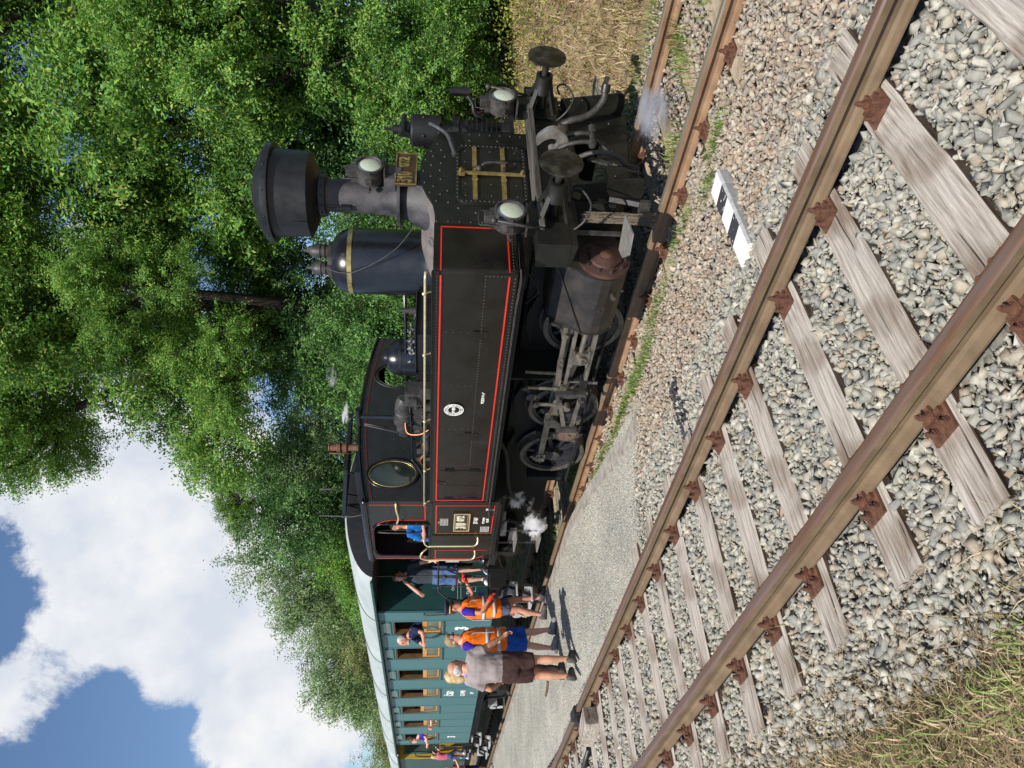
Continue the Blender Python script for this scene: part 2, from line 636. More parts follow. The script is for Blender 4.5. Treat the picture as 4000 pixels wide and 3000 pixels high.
def ground_z(x, y):
    z = -.34
    if y > 1.5:
        z = -.34 + .22 * sstep(1.5, 2.1, y) + 1.0 * sstep(2.2, 6.0, y)
    if y < -5.4:
        z = -.34 + .25 * sstep(-5.4, -5.75, y)
    return z + .03 * math.sin(x * 1.7 + y) * math.cos(y * 2.3) * (1 if (y > 2 or y < -5.6) else 0)


def sheet(name, xs, ys, zf, mtl, kind='structure'):
    mb = MB()
    vs = [(x, y, zf(x, y)) for y in ys for x in xs]
    nx = len(xs)
    fs = [(j * nx + i, j * nx + i + 1, (j + 1) * nx + i + 1, (j + 1) * nx + i) for j in range(len(ys) - 1) for i in range(nx - 1)]
    mb.add(vs, fs, True)
    return tag(mb.build(name, mtl), kind=kind)


def rng(a, b, n):
    return [a + (b - a) * i / n for i in range(n + 1)]


sheet('ground', [-900, -300, -120] + rng(-80, 14, 120) + [40, 120, 500], [-500, -120, -40] + rng(-14, 14, 84) + [30, 80, 300, 700], ground_z, M_SOIL)
sheet('ballast_bed', rng(-75, 6, 180), rng(-6.0, 1.95, 40), lambda x, y: bed_z(x, y) - .035 - (.12 * sstep(-5.4, -6.0, y)), M_BED)
sheet('platform', rng(-75, -6.3, 180), [-3.84 + .14 * i for i in range(18)],
      lambda x, y: plat_z(x, y) if y > track2_y(x) + .78 else -.3, M_FINE)

# ---------------------------------------------------------------- loose stones
ICO_V = []
ph = (1 + 5 ** .5) / 2
for a in (-1, 1):
    for b in (-ph, ph):
        ICO_V += [(0, a, b), (a, b, 0), (b, 0, a)]
ICO_V = np.array(ICO_V, float)
ICO_V /= np.linalg.norm(ICO_V[0])


def _hull():
    fs = []
    n = len(ICO_V)
    for i in range(n):
        for j in range(i + 1, n):
            for k in range(j + 1, n):
                nr = np.cross(ICO_V[j] - ICO_V[i], ICO_V[k] - ICO_V[i])
                d = (ICO_V - ICO_V[i]) @ nr
                if (d < 1e-6).all():
                    fs.append((i, j, k))
                elif (d > -1e-6).all():
                    fs.append((i, k, j))
    return np.array(fs)


ICO_F = _hull()
CUB_V = np.array([(a, b, c) for c in (-1, 1) for a, b in ((-1, -1), (1, -1), (1, 1), (-1, 1))], float) * .72
CUB_F = np.array([(0, 3, 2), (0, 2, 1), (4, 5, 6), (4, 6, 7), (0, 1, 5), (0, 5, 4), (1, 2, 6), (1, 6, 5), (2, 3, 7), (2, 7, 6), (3, 0, 4), (3, 4, 7)])
OCT_V = np.array([(1, 0, 0), (-1, 0, 0), (0, 1, 0), (0, -1, 0), (0, 0, 1), (0, 0, -1)], float)
OCT_F = np.array([(0, 2, 4), (2, 1, 4), (1, 3, 4), (3, 0, 4), (2, 0, 5), (1, 2, 5), (3, 1, 5), (0, 3, 5)])


def rand_rot(n, flat=1.0):
    q = RNG.normal(size=(n, 4))
    q[:, 1:3] *= flat
    q /= np.linalg.norm(q, axis=1)[:, None]
    w, x, y, z = q.T
    return np.stack([np.stack([1 - 2 * (y * y + z * z), 2 * (x * y - w * z), 2 * (x * z + w * y)], 1),
                     np.stack([2 * (x * y + w * z), 1 - 2 * (x * x + z * z), 2 * (y * z - w * x)], 1),
                     np.stack([2 * (x * z - w * y), 2 * (y * z + w * x), 1 - 2 * (x * x + y * y)], 1)], 1)


def mesh_np(name, V, Fc, cols, mtl, smooth=False):
    """V (n,3), Fc (m,k) faces, cols (m,3) per face"""
    me = bpy.data.meshes.new(name)
    m_, k = Fc.shape
    me.vertices.add(len(V))
    me.vertices.foreach_set('co', V.astype(np.float32).ravel())
    me.loops.add(m_ * k)
    me.loops.foreach_set('vertex_index', Fc.astype(np.int32).ravel())
    me.polygons.add(m_)
    me.polygons.foreach_set('loop_start', np.arange(0, m_ * k, k, dtype=np.int32))
    me.polygons.foreach_set('loop_total', np.full(m_, k, dtype=np.int32))
    if smooth:
        me.polygons.foreach_set('use_smooth', np.ones(m_, dtype=bool))
    at_ = me.attributes.new('Col', 'FLOAT_COLOR', 'FACE')
    at_.data.foreach_set('color', np.concatenate([cols, np.ones((m_, 1))], 1).astype(np.float32).ravel())
    me.update(calc_edges=True)
    me.materials.append(mtl)
    return me


def stones(name, P, size, pal, label, octa=False, flat=.75, mtl=None, lo=.5, hi=1.6):
    n = len(P)
    BV, BF = (OCT_V, OCT_F) if octa else (CUB_V, CUB_F)
    k = len(BV)
    V = np.repeat(BV[None], n, 0)
    V = V * (1 + RNG.uniform(-.30, .25, size=(n, k, 1))) + (0 if octa else RNG.uniform(-.30, .30, size=(n, k, 3)))
    if not octa:
        tp = RNG.uniform(.35, 1.0, (n, 2))
        V[:, 4:, :2] *= tp[:, None, :]
        V[:, :4, :2] += (RNG.uniform(-.3, .3, (n, 2)))[:, None, :]
    sc = np.stack([RNG.uniform(.8, 1.35, n), RNG.uniform(.55, 1.0, n), RNG.uniform(.30, .75, n)], 1)
    V = V * sc[:, None, :]
    V = np.einsum('nij,nkj->nki', rand_rot(n, flat), V)
    s = size * .5 * RNG.uniform(lo, hi, n)
    V = V * s[:, None, None] + P[:, None, :]
    Fc = (BF[None] + (np.arange(n) * k)[:, None, None]).reshape(-1, 3)
    pal = np.array(pal)
    c = pal[RNG.integers(0, len(pal), n)]
    g = c.mean(1, keepdims=True) * np.array([1.03, 1.01, .93])
    c = (c * .55 + g * .45) * .75 + pal.mean(0) * .25 * RNG.uniform(.72, 1.22, (n, 1)) * 1.12
    cols = np.repeat(c, len(BF), 0) * RNG.uniform(.92, 1.08, (n * len(BF), 1))
    o = bpy.data.objects.new(name, mesh_np(name, V.reshape(-1, 3), Fc, np.clip(cols, 0, .8), mtl or M_STONE))
    COL.objects.link(o)
    return tag(o, label, None, kind='stuff')


SL2 = [-.57, -1.25, -1.95, -2.6, -3.25, -4.02, -4.69, -5.35, -6.06, -6.77]
while SL2[-1] > -44:
    SL2.append(SL2[-1] - .69)
SL1 = [-1.6 - .70 * i for i in range(76)]
T2A = math.atan(.078)
ca, sa = math.cos(T2A), math.sin(T2A)


def to_t2(x, y):
    dx, dy = x, y + 3.644
    return dx * ca + dy * sa, -dx * sa + dy * ca


def jgrid(x0, x1, y0, y1, s, keep=1.0):
    gx, gy = np.meshgrid(np.arange(x0, x1, s), np.arange(y0, y1, s))
    P = np.stack([gx.ravel(), gy.ravel()], 1)
    P += RNG.uniform(-.55 * s, .55 * s, P.shape)
    if keep < 1: P = P[RNG.random(len(P)) < keep]
    return P


def in_sleeper(P, which):
    hit = np.zeros(len(P), bool)
    if which == 2:
        lx = P[:, 0] * ca + (P[:, 1] + 3.644) * sa
        ly = -P[:, 0] * sa + (P[:, 1] + 3.644) * ca
        for s in SL2:
            hit |= (abs(lx - s) < .125) & (abs(ly) < 1.26)
        for r in (-.75, .75):
            hit |= abs(ly - r) < .062
    else:
        for s in SL1:
            hit |= (abs(P[:, 0] - s) < .125) & (abs(P[:, 1]) < 1.2)
        for r in (-.75, .75):
            hit |= abs(P[:, 1] - r) < .066
    return hit


def put(P, zf, jz=.012, up=0.0):
    z = np.array([zf(x, y) for x, y in P]) + RNG.uniform(-jz, jz, len(P)) + up
    return np.concatenate([P, z[:, None]], 1)


# coarse grey ballast of the near track
Pa = np.concatenate([jgrid(-9.5, -.2, -5.75, -2.35, .040), jgrid(-9.5, -.2, -5.75, -2.35, .050), jgrid(-24, -9.5, -6.0, -3.3, .062), jgrid(-24, -9.5, -6.0, -3.3, .075)])
Pa = Pa[~in_sleeper(Pa, 2)]
ra_ = -3.644 + .078 * Pa[:, 0] + .69
plat_side = (Pa[:, 0] < -7.0 + RNG.normal(0, .25, len(Pa))) & (Pa[:, 1] > ra_)
Pa = Pa[~plat_side]
kk = (Pa[:, 1] > -5.60 + RNG.normal(0, .07, len(Pa))) & (Pa[:, 0] > -99)
Pa = Pa[kk]
kk = (Pa[:, 1] > -5.2 + .078 * Pa[:, 0] * .4) | (RNG.random(len(Pa)) < .45)
Pa = Pa[kk]
stones('coarse_grey_ballast', put(Pa, bed_z, .016), .056, GREYS, 'coarse grey crushed stone ballast around the nearer track')
Pf = jgrid(-7.5, -.3, -5.6, -2.3, .027)
Pf = Pf[~in_sleeper(Pf, 2)]
stones('stone_fragments', put(Pf, bed_z, .008, -.006), .026, GREYS, 'small stone fragments filling the gaps of the grey ballast', octa=True, hi=1.8)
Pb = np.concatenate([jgrid(-9.2, -1.0, -2.45, -.78, .042), jgrid(-9.2, -1.0, -2.45, -.78, .05)])
Pb = Pb[~in_sleeper(Pb, 1) & ~((Pb[:, 0] < -6.9 + RNG.normal(0, .25, len(Pb))) & (Pb[:, 1] < -1.45))]
stones('beige_ballast', put(Pb, bed_z, .012), .052, WARMS, 'beige and brown crushed stone between the two tracks')
Pc = np.concatenate([jgrid(-8, -1.0, -.8, 1.75, .05), jgrid(-12, -8, -1.35, .8, .07)])
Pc = Pc[~in_sleeper(Pc, 1)]
stones('rusty_ballast', put(Pc, bed_z, .012), .05, RUSTS + WARMS, 'rust stained ballast between the rails of the train track')
Pd = np.concatenate([jgrid(-12.5, -6.0, -4.0, -1.6, .027), jgrid(-20, -12.5, -4.7, -1.6, .05)])
Pd = Pd[Pd[:, 1] > -3.644 + .078 * Pd[:, 0] + .83]
Pd = Pd[(Pd[:, 0] < -6.5) | (RNG.random(len(Pd)) < .5)]
stones('fine_platform_gravel', put(Pd, plat_z, .003), .020, GREYS + WARMS[:3] + [(.5, .49, .44)] * 3, 'fine pale gravel on the low platform', octa=True, hi=1.7)
del Pa, Pb, Pc, Pd

# a few larger lone stones
for (x, y, z, s) in ((-1.55, -3.35, -.02, .10), (-5.55, -2.1, -.13, .08), (-4.4, -3.9, -.05, .075)):
    pass

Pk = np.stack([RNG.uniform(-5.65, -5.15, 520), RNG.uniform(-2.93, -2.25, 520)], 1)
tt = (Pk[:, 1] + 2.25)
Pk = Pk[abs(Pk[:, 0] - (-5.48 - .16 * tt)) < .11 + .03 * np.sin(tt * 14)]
stones('shadow_dark_stones', put(Pk, bed_z, .010, .012), .05, [(.035, .04, .05), (.05, .055, .065), (.025, .03, .04)], 'patch of stones coloured dark as a cast shadow beside the nearer track')  # stone colours darkened to stand for a cast shadow
# ---------------------------------------------------------------- tracks
M_RAILSIDE = mat('rail_side_rust_brown', (.135, .092, .052), (.20, .138, .08), rough=.55, rough2=.7, scale=5, bump=.12, bscale=120, metal=.1)
M_RAILSIDE1 = mat('rail_side_orange_brown', (.20, .115, .062), (.29, .175, .098), rough=.6, rough2=.75, scale=5, bump=.12, bscale=120)
M_RAILTOP = mat('rail_running_face', (.17, .085, .042), (.20, .14, .115), rough=.32, rough2=.5, metal=.35, scale=30, stretch=(.05, 1, 1))
M_RAILTOP1 = mat('worn_running_face', (.22, .18, .13), (.33, .28, .20), rough=.3, rough2=.45, metal=.5, scale=30, stretch=(.05, 1, 1))
M_CLIP = mat('rusty_fastening', (.045, .020, .014), (.175, .072, .036), rough=.65, rough2=.85, scale=30, bump=.2, bscale=90, ramp=(.3,.7))
M_CONC = mat('weathered_concrete_sleeper', (.26, .20, .13), (.42, .34, .24), rough=.9, scale=7, bump=.5, bscale=60)


def wood_mat(name, a, b, c):
    mt = mat(name, a, b, rough=.85, scale=5, stretch=(9, .55, 9), bump=.8, bscale=14, ramp=(.30, .62), spec=.2)
    n, l = mt.node_tree.nodes, mt.node_tree.links
    bs = n['Principled BSDF']
    old = bs.inputs['Base Color'].links[0].from_socket
    t = n.new('ShaderNodeTexCoord')
    mp = n.new('ShaderNodeMapping')
    mp.inputs['Scale'].default_value = (14, .5, 14)
    l.new(t.outputs['Object'], mp.inputs['Vector'])
    nn = n.new('ShaderNodeTexNoise')
    nn.inputs['Scale'].default_value = 2.2
    nn.inputs['Detail'].default_value = 3
    nn.inputs['Distortion'].default_value = .4
    l.new(mp.outputs[0], nn.inputs['Vector'])
    r = n.new('ShaderNodeValToRGB')   # dark drying cracks
    r.color_ramp.elements[0].position, r.color_ramp.elements[1].position = .335, .385
    r.color_ramp.elements[0].color = (*c, 1)
    r.color_ramp.elements[1].color = (1, 1, 1, 1)
    l.new(nn.outputs['Fac'], r.inputs['Fac'])
    n3 = n.new('ShaderNodeTexNoise')
    n3.inputs['Scale'].default_value = 2.3
    l.new(t.outputs['Object'], n3.inputs['Vector'])
    r3 = n.new('ShaderNodeValToRGB')
    r3.color_ramp.elements[0].position, r3.color_ramp.elements[1].position = .34, .52
    r3.color_ramp.elements[0].color = (.52, .45, .40, 1)
    r3.color_ramp.elements[1].color = (1, 1, 1, 1)
    l.new(n3.outputs['Fac'], r3.inputs['Fac'])
    for q in (r, r3):
        mx = n.new('ShaderNodeMix')
        mx.data_type = 'RGBA'
        mx.blend_type = 'MULTIPLY'
        mx.inputs[0].default_value = 1
        l.new(old, mx.inputs[6])
        l.new(q.outputs[0], mx.inputs[7])
        old = mx.outputs[2]
    l.new(old, bs.inputs['Base Color'])
    return mt


M_WOOD = wood_mat('grey_weathered_timber', (.22, .18, .145), (.50, .45, .385), (.16, .13, .11))
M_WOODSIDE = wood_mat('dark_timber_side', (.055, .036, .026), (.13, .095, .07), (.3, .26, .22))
RAILP = [(-.0625, 0), (-.0625, .011), (-.022, .024), (-.0085, .040), (-.0085, .088), (-.016, .097), (-.036, .100), (-.0365, .136), (-.028, .146), (-.018, .149)]
RAILP = RAILP + [(-y, z) for y, z in reversed(RAILP)]


def rail_mesh(x0, x1, y, z, parent, ms):
    mb = MB()
    n = len(RAILP)
    P = [(y + a, z + b) for a, b in RAILP]
    for i in range(n):
        j = (i + 1) % n
        (a0, b0), (a1, b1) = P[i], P[j]
        top = RAILP[i][1] >= .135 and RAILP[j][1] >= .135
        mb.add([(x0, a0, b0), (x1, a0, b0), (x1, a1, b1), (x0, a1, b1)], [(3, 2, 1, 0)], False, 1 if top else 0)
    mb.add([(x1, a, b) for a, b in P], [tuple(range(n))], False, 0)
    mb.add([(x0, a, b) for a, b in P], [tuple(reversed(range(n)))], False, 0)
    return mb.build('rail', ms, parent)


def fastening(y):
    """rusty base plate, two clips and six hexagonal screws, shape as a mesh round the rail seat at y"""
    mb = MB()
    mb.box(-.080, .080, y - .185, y + .185, .001, .017)
    for s in (-1, 1):
        mb.box(-.062, .062, y + s * .066, y + s * .098, .017, .040)
        mb.obox((0, y + s * .070, .043), .055, .062, .020, Euler((s * -.18, 0, 0)).to_matrix())
        c = (0, y + s * .080, .050)
        mb.cyl(c, (c[0], c[1], .060), .026, n=12)
        mb.cyl((c[0], c[1], .060), (c[0], c[1], .066), .022, n=12)
        mb.cyl((c[0], c[1], .066), (c[0], c[1], .094), .0175, n=6)
        mb.cyl((c[0], c[1], .094), (c[0], c[1], .110), .010, n=8)
        for dx in (-.045, .045):
            q = (dx, y + s * .140)
            mb.cyl((*q, .017), (*q, .024), .027, n=12)
            mb.cyl((*q, .024), (*q, .033), .022, n=12)
            mb.cyl((*q, .033), (*q, .062), .0150, .013, n=6)
    return mb


def sleeper_mesh(seed, w, h, ln):
    r = random.Random(seed)
    mb = MB()
    N = 14
    ws = [w / 2 * (1 + r.uniform(-.035, .03)) for _ in range(N + 1)]
    xs = [r.uniform(-.004, .004) for _ in range(N + 1)]
    zs = [r.uniform(-.004, .003) for _ in range(N + 1)]
    vs = []
    for i in range(N + 1):
        y = -ln / 2 + ln * i / N + (r.uniform(-.03, .03) if i in (0, N) else 0)
        q = ws[i]
        b = .012
        vs += [(xs[i] - q, y, -h), (xs[i] - q, y, -b), (xs[i] - q + b, y, zs[i]), (xs[i] - .012, y, zs[i] + .001), (xs[i] + .012, y, zs[i] - .002), (xs[i] + q - b, y, zs[i]), (xs[i] + q, y, -b), (xs[i] + q, y, -h)]
    fs = []
    for i in range(N):
        for j in range(7):
            a = i * 8 + j
            fs.append((a, a + 8, a + 9, a + 1))
    fs += [tuple(range(8)), tuple(N * 8 + j for j in reversed(range(8)))]
    mb.add(vs, fs)
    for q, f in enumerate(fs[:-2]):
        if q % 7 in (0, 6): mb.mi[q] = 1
    return mb


def make_track(name, loc, rotz, ztop, slist, x0, x1, label, wood, ms):
    t = thing(name, loc, label, 'railway track', 'railway tracks')
    ORG[t.name] = Vector((0, 0, 0))
    t.rotation_euler = (0, 0, rotz)
    zf = ztop - .149
    for y in (-.75, .75):
        rail_mesh(x0, x1, y, zf, t, ms)
    zs = zf - .018
    protos = []
    for v in range(5):
        me = sleeper_mesh(v + (0 if wood else 20), .245, .14, 2.5 if wood else 2.4).mesh('sleeper')
        me.materials.append(M_WOOD if wood else M_CONC)
        me.materials.append(M_WOODSIDE if wood else M_CONC)
        protos.append(me)
    fms = []
    for y in (-.75, .75):
        fme = fastening(y).mesh('rail_fastening')
        fme.materials.append(M_CLIP)
        fms.append(fme)
    for i, x in enumerate(slist):
        s = bpy.data.objects.new('sleeper', protos[(i * 3 + i // 5) % 5])
        COL.objects.link(s)
        s.parent = t
        s.location = (x + random.uniform(-.01, .01), random.uniform(-.04, .04), zs)
        s.rotation_euler = (0, 0, random.uniform(-.02, .02) + (PI if i % 2 else 0))
        for fme in fms:
            fo = bpy.data.objects.new('rail_fastening', fme)
            COL.objects.link(fo)
            fo.parent = s
            fo.rotation_euler = (0, 0, -s.rotation_euler.z)
            fo.location = Matrix.Rotation(-s.rotation_euler.z, 3, 'Z') @ Vector((0, -s.location.y, 0))
    return t


track_near = make_track('railway_track', (0, -3.644, 0), T2A, .10, SL2, -46, 1.2,
                        'nearer empty railway track of rusty rails on grey timber sleepers', True, [M_RAILSIDE, M_RAILTOP])
track_far = make_track('railway_track', (0, 0, 0), 0, 0.0, SL1, -54, 3.0,
                       'farther railway track on which the steam train stands', False, [M_RAILSIDE1, M_RAILTOP1])

# ---------------------------------------------------------------- platform edge of concrete kerb stones
M_KERB = mat('mossy_kerb_concrete', (.20, .175, .15), (.36, .33, .28), rough=.9, scale=9, bump=.7, bscale=45)
kerb = thing('platform_edge', (-6.9, -1.5, -.1), 'low concrete kerb edging the gravel platform beside the train', 'kerb')


def kerb_y(x):
    return -1.62 + .20 * sstep(-6.4, -9.5, x) - .03 * sstep(-14, -30, x)


x = -6.85
i = 0
while x > -60:
    ln = 1.0
    x1 = x - ln + .012
    mb = MB()
    r = random.Random(i + 5)
    N = 6
    vs = []
    for k in range(N + 1):
        xx = x + (x1 - x) * k / N
        yo, z = kerb_y(xx), plat_z(xx, -1.6) + .018 + r.uniform(-.004, .004)
        j1, j2 = r.uniform(-.008, .008), r.uniform(-.006, .006)
        vs += [(xx, yo + j1, z - .34), (xx, yo + j1, z - .03), (xx, yo - .022 + j2, z), (xx, yo - .235 + j2, z + .002), (xx, yo - .25, z - .05)]
    fs = []
    for k in range(N):
        for j in range(4):
            a = k * 5 + j
            fs.append((a, a + 1, a + 6, a + 5))
    fs += [tuple(reversed(range(5))), tuple(N * 5 + j for j in range(5))]
    mb.add(vs, fs)
    mb.build('kerb_stone', M_KERB, kerb)
    x -= ln
    i += 1

# ---------------------------------------------------------------- striped fouling point marker
M_MWHITE = mat('marker_white_paint', (.80, .79, .76), (.70, .69, .66), rough=.6, scale=12, ramp=(.25, .5))
M_MBLACK = mat('flaking_black_paint', (.035, .035, .04), (.60, .58, .52), rough=.7, scale=24, ramp=(.60, .66))
M_MSIDE = mat('marker_shade_grey', (.30, .30, .29), (.42, .41, .39), rough=.8, scale=20, bump=.3)  # grey puts the shade of the beam's side into its colour
mk_ = thing('striped_marker_beam', (-3.6, -2.1, -.15), 'white concrete beam with two flaking black bands lying between the tracks', 'marker beam')
A_, B_ = Vector((-3.645, -1.62, 0)), Vector((-3.555, -2.56, 0))
ax_ = (B_ - A_)
L_ = ax_.length
ax_.normalize()
sd_ = Vector((-ax_.y, ax_.x, 0))
if sd_.x < 0: sd_ = -sd_
cuts = [0, .185, .37, .57, .74, 1.0]


def mk_seg(t0, t1, e0, e1, name, mtl):
    mb = MB()
    sec = [(-.112, -.25), (-.112, -.062), (.085, -.050), (.105, -.066), (.105, -.25)]
    vs = []
    for t, e in ((t0, e0), (t1, e1)):
        for k, (s, z) in enumerate(sec):
            shift = 0
            vs.append(A_ + ax_ * (t * L_ + shift) + sd_ * s + Vector((0, 0, z)))
    fs = [(k, 5 + k, 5 + (k + 1) % 5, (k + 1) % 5) for k in range(5)] + [(0, 1, 2, 3, 4), (9, 8, 7, 6, 5)]
    mb.add(vs, [f for f in fs[:5]] + fs[5:])
    me_mi = [0, 0, 1, 1, 0, 0, 0]
    mb.mi = me_mi
    mb.build(name, [mtl, M_MSIDE], mk_, bevel=.004)


for k in range(5):
    mk_seg(cuts[k], cuts[k + 1], .9 if k else 1.0, .9 if k < 4 else 1.0, 'black_band' if k in (1, 3) else 'white_band', M_MBLACK if k in (1, 3) else M_MWHITE)

# ---------------------------------------------------------------- clamp on the rail and a wooden block beside it
mb = MB()
c2 = Vector((-11.15, -3.644 + .078 * -11.15 + .75, 0))
mb.obox(c2 + Vector((0, 0, .085)), .34, .12, .09, Matrix.Rotation(T2A, 3, 'Z'))
mb.obox(c2 + Vector((0, -.10, .02)), .20, .10, .14, Matrix.Rotation(T2A, 3, 'Z'))
mb.cyl(c2 + Vector((0, -.14, .02)), c2 + Vector((0, -.30, .02)), .018)
tag(mb.build('rail_clamp', M_IRON, bevel=.008, root=Vector((c2.x, c2.y, 0))), 'black iron wheel stop clamped over the nearer track rail', 'rail stop')
mb = MB()
mb.obox((-10.62, -4.06, .0), .50, .26, .22, Matrix.Rotation(.35, 3, 'Z'))
tag(mb.build('wooden_block', M_WOOD, bevel=.012, root=Vector((-10.62, -4.06, -.1))), 'short squared timber block lying inside the nearer track beside the rail stop', 'wooden block')
mb = MB()
mb.tube([(-11.0, -4.25, -.03), (-11.7, -4.45, -.02), (-13.4, -4.9, -.03)], [.035, .035, .03], 8)  # dark bar modelled where a pole's shadow falls
tag(mb.build('pole_shadow_bar', M_IRON, root=Vector((-11.0, -4.25, -.06))), 'long dark bar in place of a pole shadow on the ballast behind the timber block', 'shadow bar')
mb = MB()
mb.tube(smoothpath([(-13.0, -2.80, .165), (-13.1, -2.88, .17), (-13.35, -2.93, .165)]), .022, 6)
tag(mb.build('bark_piece', M_WHISTLE, root=Vector((-13.1, -2.88, .15))), 'small brown piece of bark lying on the pale platform gravel', 'bark')

# ================================================================ STEAM LOCOMOTIVE
def plate(name, outer, holes, axis, w0, w1, mtl, parent, link=True):
    """flat plate with real holes; axis 'x': outline (y,z), 'y': (x,z), 'z': (x,y)"""
    cu = bpy.data.curves.new(name, 'CURVE')
    cu.dimensions = '2D'
    cu.fill_mode = 'BOTH'
    for pl in [outer] + holes:
        sp = cu.splines.new('POLY')
        sp.points.add(len(pl) - 1)
        for p, (u, v) in zip(sp.points, pl):
            p.co = (u, v, 0, 1)
        sp.use_cyclic_u = True
    cu.extrude = abs(w1 - w0) / 2
    ob = bpy.data.objects.new('tmp', cu)
    COL.objects.link(ob)
    me = bpy.data.meshes.new_from_object(ob.evaluated_get(bpy.context.evaluated_depsgraph_get()))
    bpy.data.objects.remove(ob)
    wm = (w0 + w1) / 2
    r = ORG.get(parent.name, Vector((0, 0, 0)))
    M = {'x': Matrix(((0, 0, 1, wm), (1, 0, 0, 0), (0, 1, 0, 0), (0, 0, 0, 1))),
         'y': Matrix(((1, 0, 0, 0), (0, 0, -1, wm), (0, 1, 0, 0), (0, 0, 0, 1))),
         'z': Matrix(((1, 0, 0, 0), (0, 1, 0, 0), (0, 0, 1, wm), (0, 0, 0, 1)))}[axis]
    me.transform(Matrix.Translation(-r) @ M)
    me.materials.clear()
    me.materials.append(mtl)
    o = bpy.data.objects.new(name, me)
    COL.objects.link(o)
    o.parent = parent
    ORG[o.name] = r
    return o


def ell(cu, cv, ru, rv, n=40):
    return [(cu + ru * math.cos(2 * PI * i / n), cv + rv * math.sin(2 * PI * i / n)) for i in range(n)]


LO = thing('steam_locomotive', (-8.0, 0, -.0), 'black tank steam locomotive with tall wide topped chimney and red lined side tank', 'steam locomotive')
TZ0, TZ1, TY, TX0, TX1 = 1.37, 2.155, -1.45, -9.25, -4.90

# frame, ashpan, boiler
mb = MB()
for y in (-.60, .60):
    mb.box(-11.5, -4.74, y - .015, y + .015, .38, 1.12)
for x in (-5.4, -7.1, -8.5, -9.9, -11.4):
    mb.box(x - .02, x + .02, -.6, .6, .45, 1.1)
mb.box(-9.0, -8.1, -.5, .5, .30, .95)
mb.box(-11.5, -9.25, -1.38, 1.38, 1.12, 1.20)
mb.box(-9.25, -5.0, -.58, .58, .98, 1.12)
mb.build('main_frame', M_FRAME, LO)
mb = MB()
mb.cyl((-9.25, 0, 1.60), (-6.05, 0, 1.60), .66, n=48)
mb.build('boiler', M_GLOSS, LO)
mb = MB()
mb.cyl((-6.08, 0, 1.62), (-4.935, 0, 1.62), .685, n=64)
sb = mb.build('smokebox', M_SADDLE, LO)
mb = MB()
for s in (-1, 1):
    for x in (-5.9, -5.0):
        for k in range(10):
            t = rad(90 + s * (4 + 7 * k))
            mb.rivet((x, .685 * math.cos(t), 1.62 + .685 * math.sin(t)), (0, math.cos(t), math.sin(t)), .012)
mb.build('rivets', M_SADDLE, sb)

# smokebox front plate
arcp = [(.62 * 1.0, 2.145), (.5, 2.175), (.36, 2.24), (.2, 2.295), (0, 2.312), (-.2, 2.295), (-.36, 2.24), (-.5, 2.175), (-.66, 2.15)]
outer = [(.72, 1.16), (.70, 1.9), (.68, 2.12)] + arcp + [(-.80, 2.15), (-.80, 1.16)]
fp = plate('smokebox_front', outer, [], 'x', -4.935, -4.905, M_FRONT, LO)
mb = MB()
for y, z in arcp[1:-1]:
    mb.rivet((-4.905, y * .93, z - .035), (1, 0, 0), .012)
for z in [1.25 + .11 * k for k in range(9)]:
    for y in (-.76, .66):
        mb.rivet((-4.905, y, z), (1, 0, 0), .011)
for y, z in ((.25, 2.18), (.10, 2.20), (-.08, 2.20), (-.24, 2.17), (-.36, 2.10), (.36, 2.10), (.02, 2.11), (-.12, 2.10), (.14, 2.10), (-.48, 2.02), (-.56, 1.92), (.46, 2.0), (-.62, 1.75), (-.58, 1.6), (-.62, 1.4), (.55, 1.8), (.56, 1.5), (.25, 2.06), (-.30, 2.03)):
    mb.rivet((-4.905, y, z), (1, 0, 0), .0135)
mb.build('rivets', M_GREYIRON, fp)
# door with its frame
oo = rrect(-.50, .44, 1.22, 1.955, .13)
ii = rrect(-.455, .395, 1.265, 1.91, .10)
plate('door_frame', oo, [ii], 'x', -4.905, -4.875, M_FRONT, LO)
dr = plate('smokebox_door', rrect(-.45, .39, 1.27, 1.905, .10), [], 'x', -4.905, -4.885, M_FRONT, LO)
mb = MB()
for k in range(14):
    mb.rivet((-4.875, -.478, 1.30 + .045 * k), (1, 0, 0), .010)
    mb.rivet((-4.875, .418, 1.30 + .045 * k), (1, 0, 0), .010)
for k in range(15):
    mb.rivet((-4.875, -.42 + .057 * k, 1.932), (1, 0, 0), .010)
    mb.rivet((-4.875, -.42 + .057 * k, 1.243), (1, 0, 0), .010)
for iy in range(9):
    for iz in range(5):
        y = -.38 + .09 * iy
        z = 1.33 + .13 * iz
        if abs(y + .05) > .05 and (iy + iz) % 2 == 0:
            mb.rivet((-4.885, y, z), (1, 0, 0), .010)
mb.build('rivets', M_GREYIRON, dr)
for z in (1.755, 1.46):
    mb = MB()
    mb.box(-4.885, -4.868, -.45, .395, z - .022, z + .022)
    mb.box(-4.868, -4.862, -.16, -.13, z - .03, z + .03)
    mb.build('gilded_strap', M_GOLD, dr)
mb = MB()
mb.box(-4.868, -4.845, -.075, -.045, 1.24, 1.93)
mb.bolt((-4.845, -.06, 1.90), (1, 0, 0), .022, .03)
mb.bolt((-4.845, -.06, 1.27), (1, 0, 0), .022, .03)
mb.box(-4.87, -4.84, -.10, -.02, 1.86, 1.92)
mb.build('crossbar', M_GOLD, dr)
mb = MB()
mb.tube(smoothpath([(-4.85, .02, 1.70), (-4.81, .035, 1.66), (-4.80, .05, 1.60), (-4.80, .05, 1.50), (-4.80, .05, 1.42)]), .014)
mb.ball((-4.84, .0, 1.71), .03)
mb.cyl((-4.86, .0, 1.45), (-4.83, .0, 1.45), .02)
mb.build('handle', M_GREYIRON, dr)

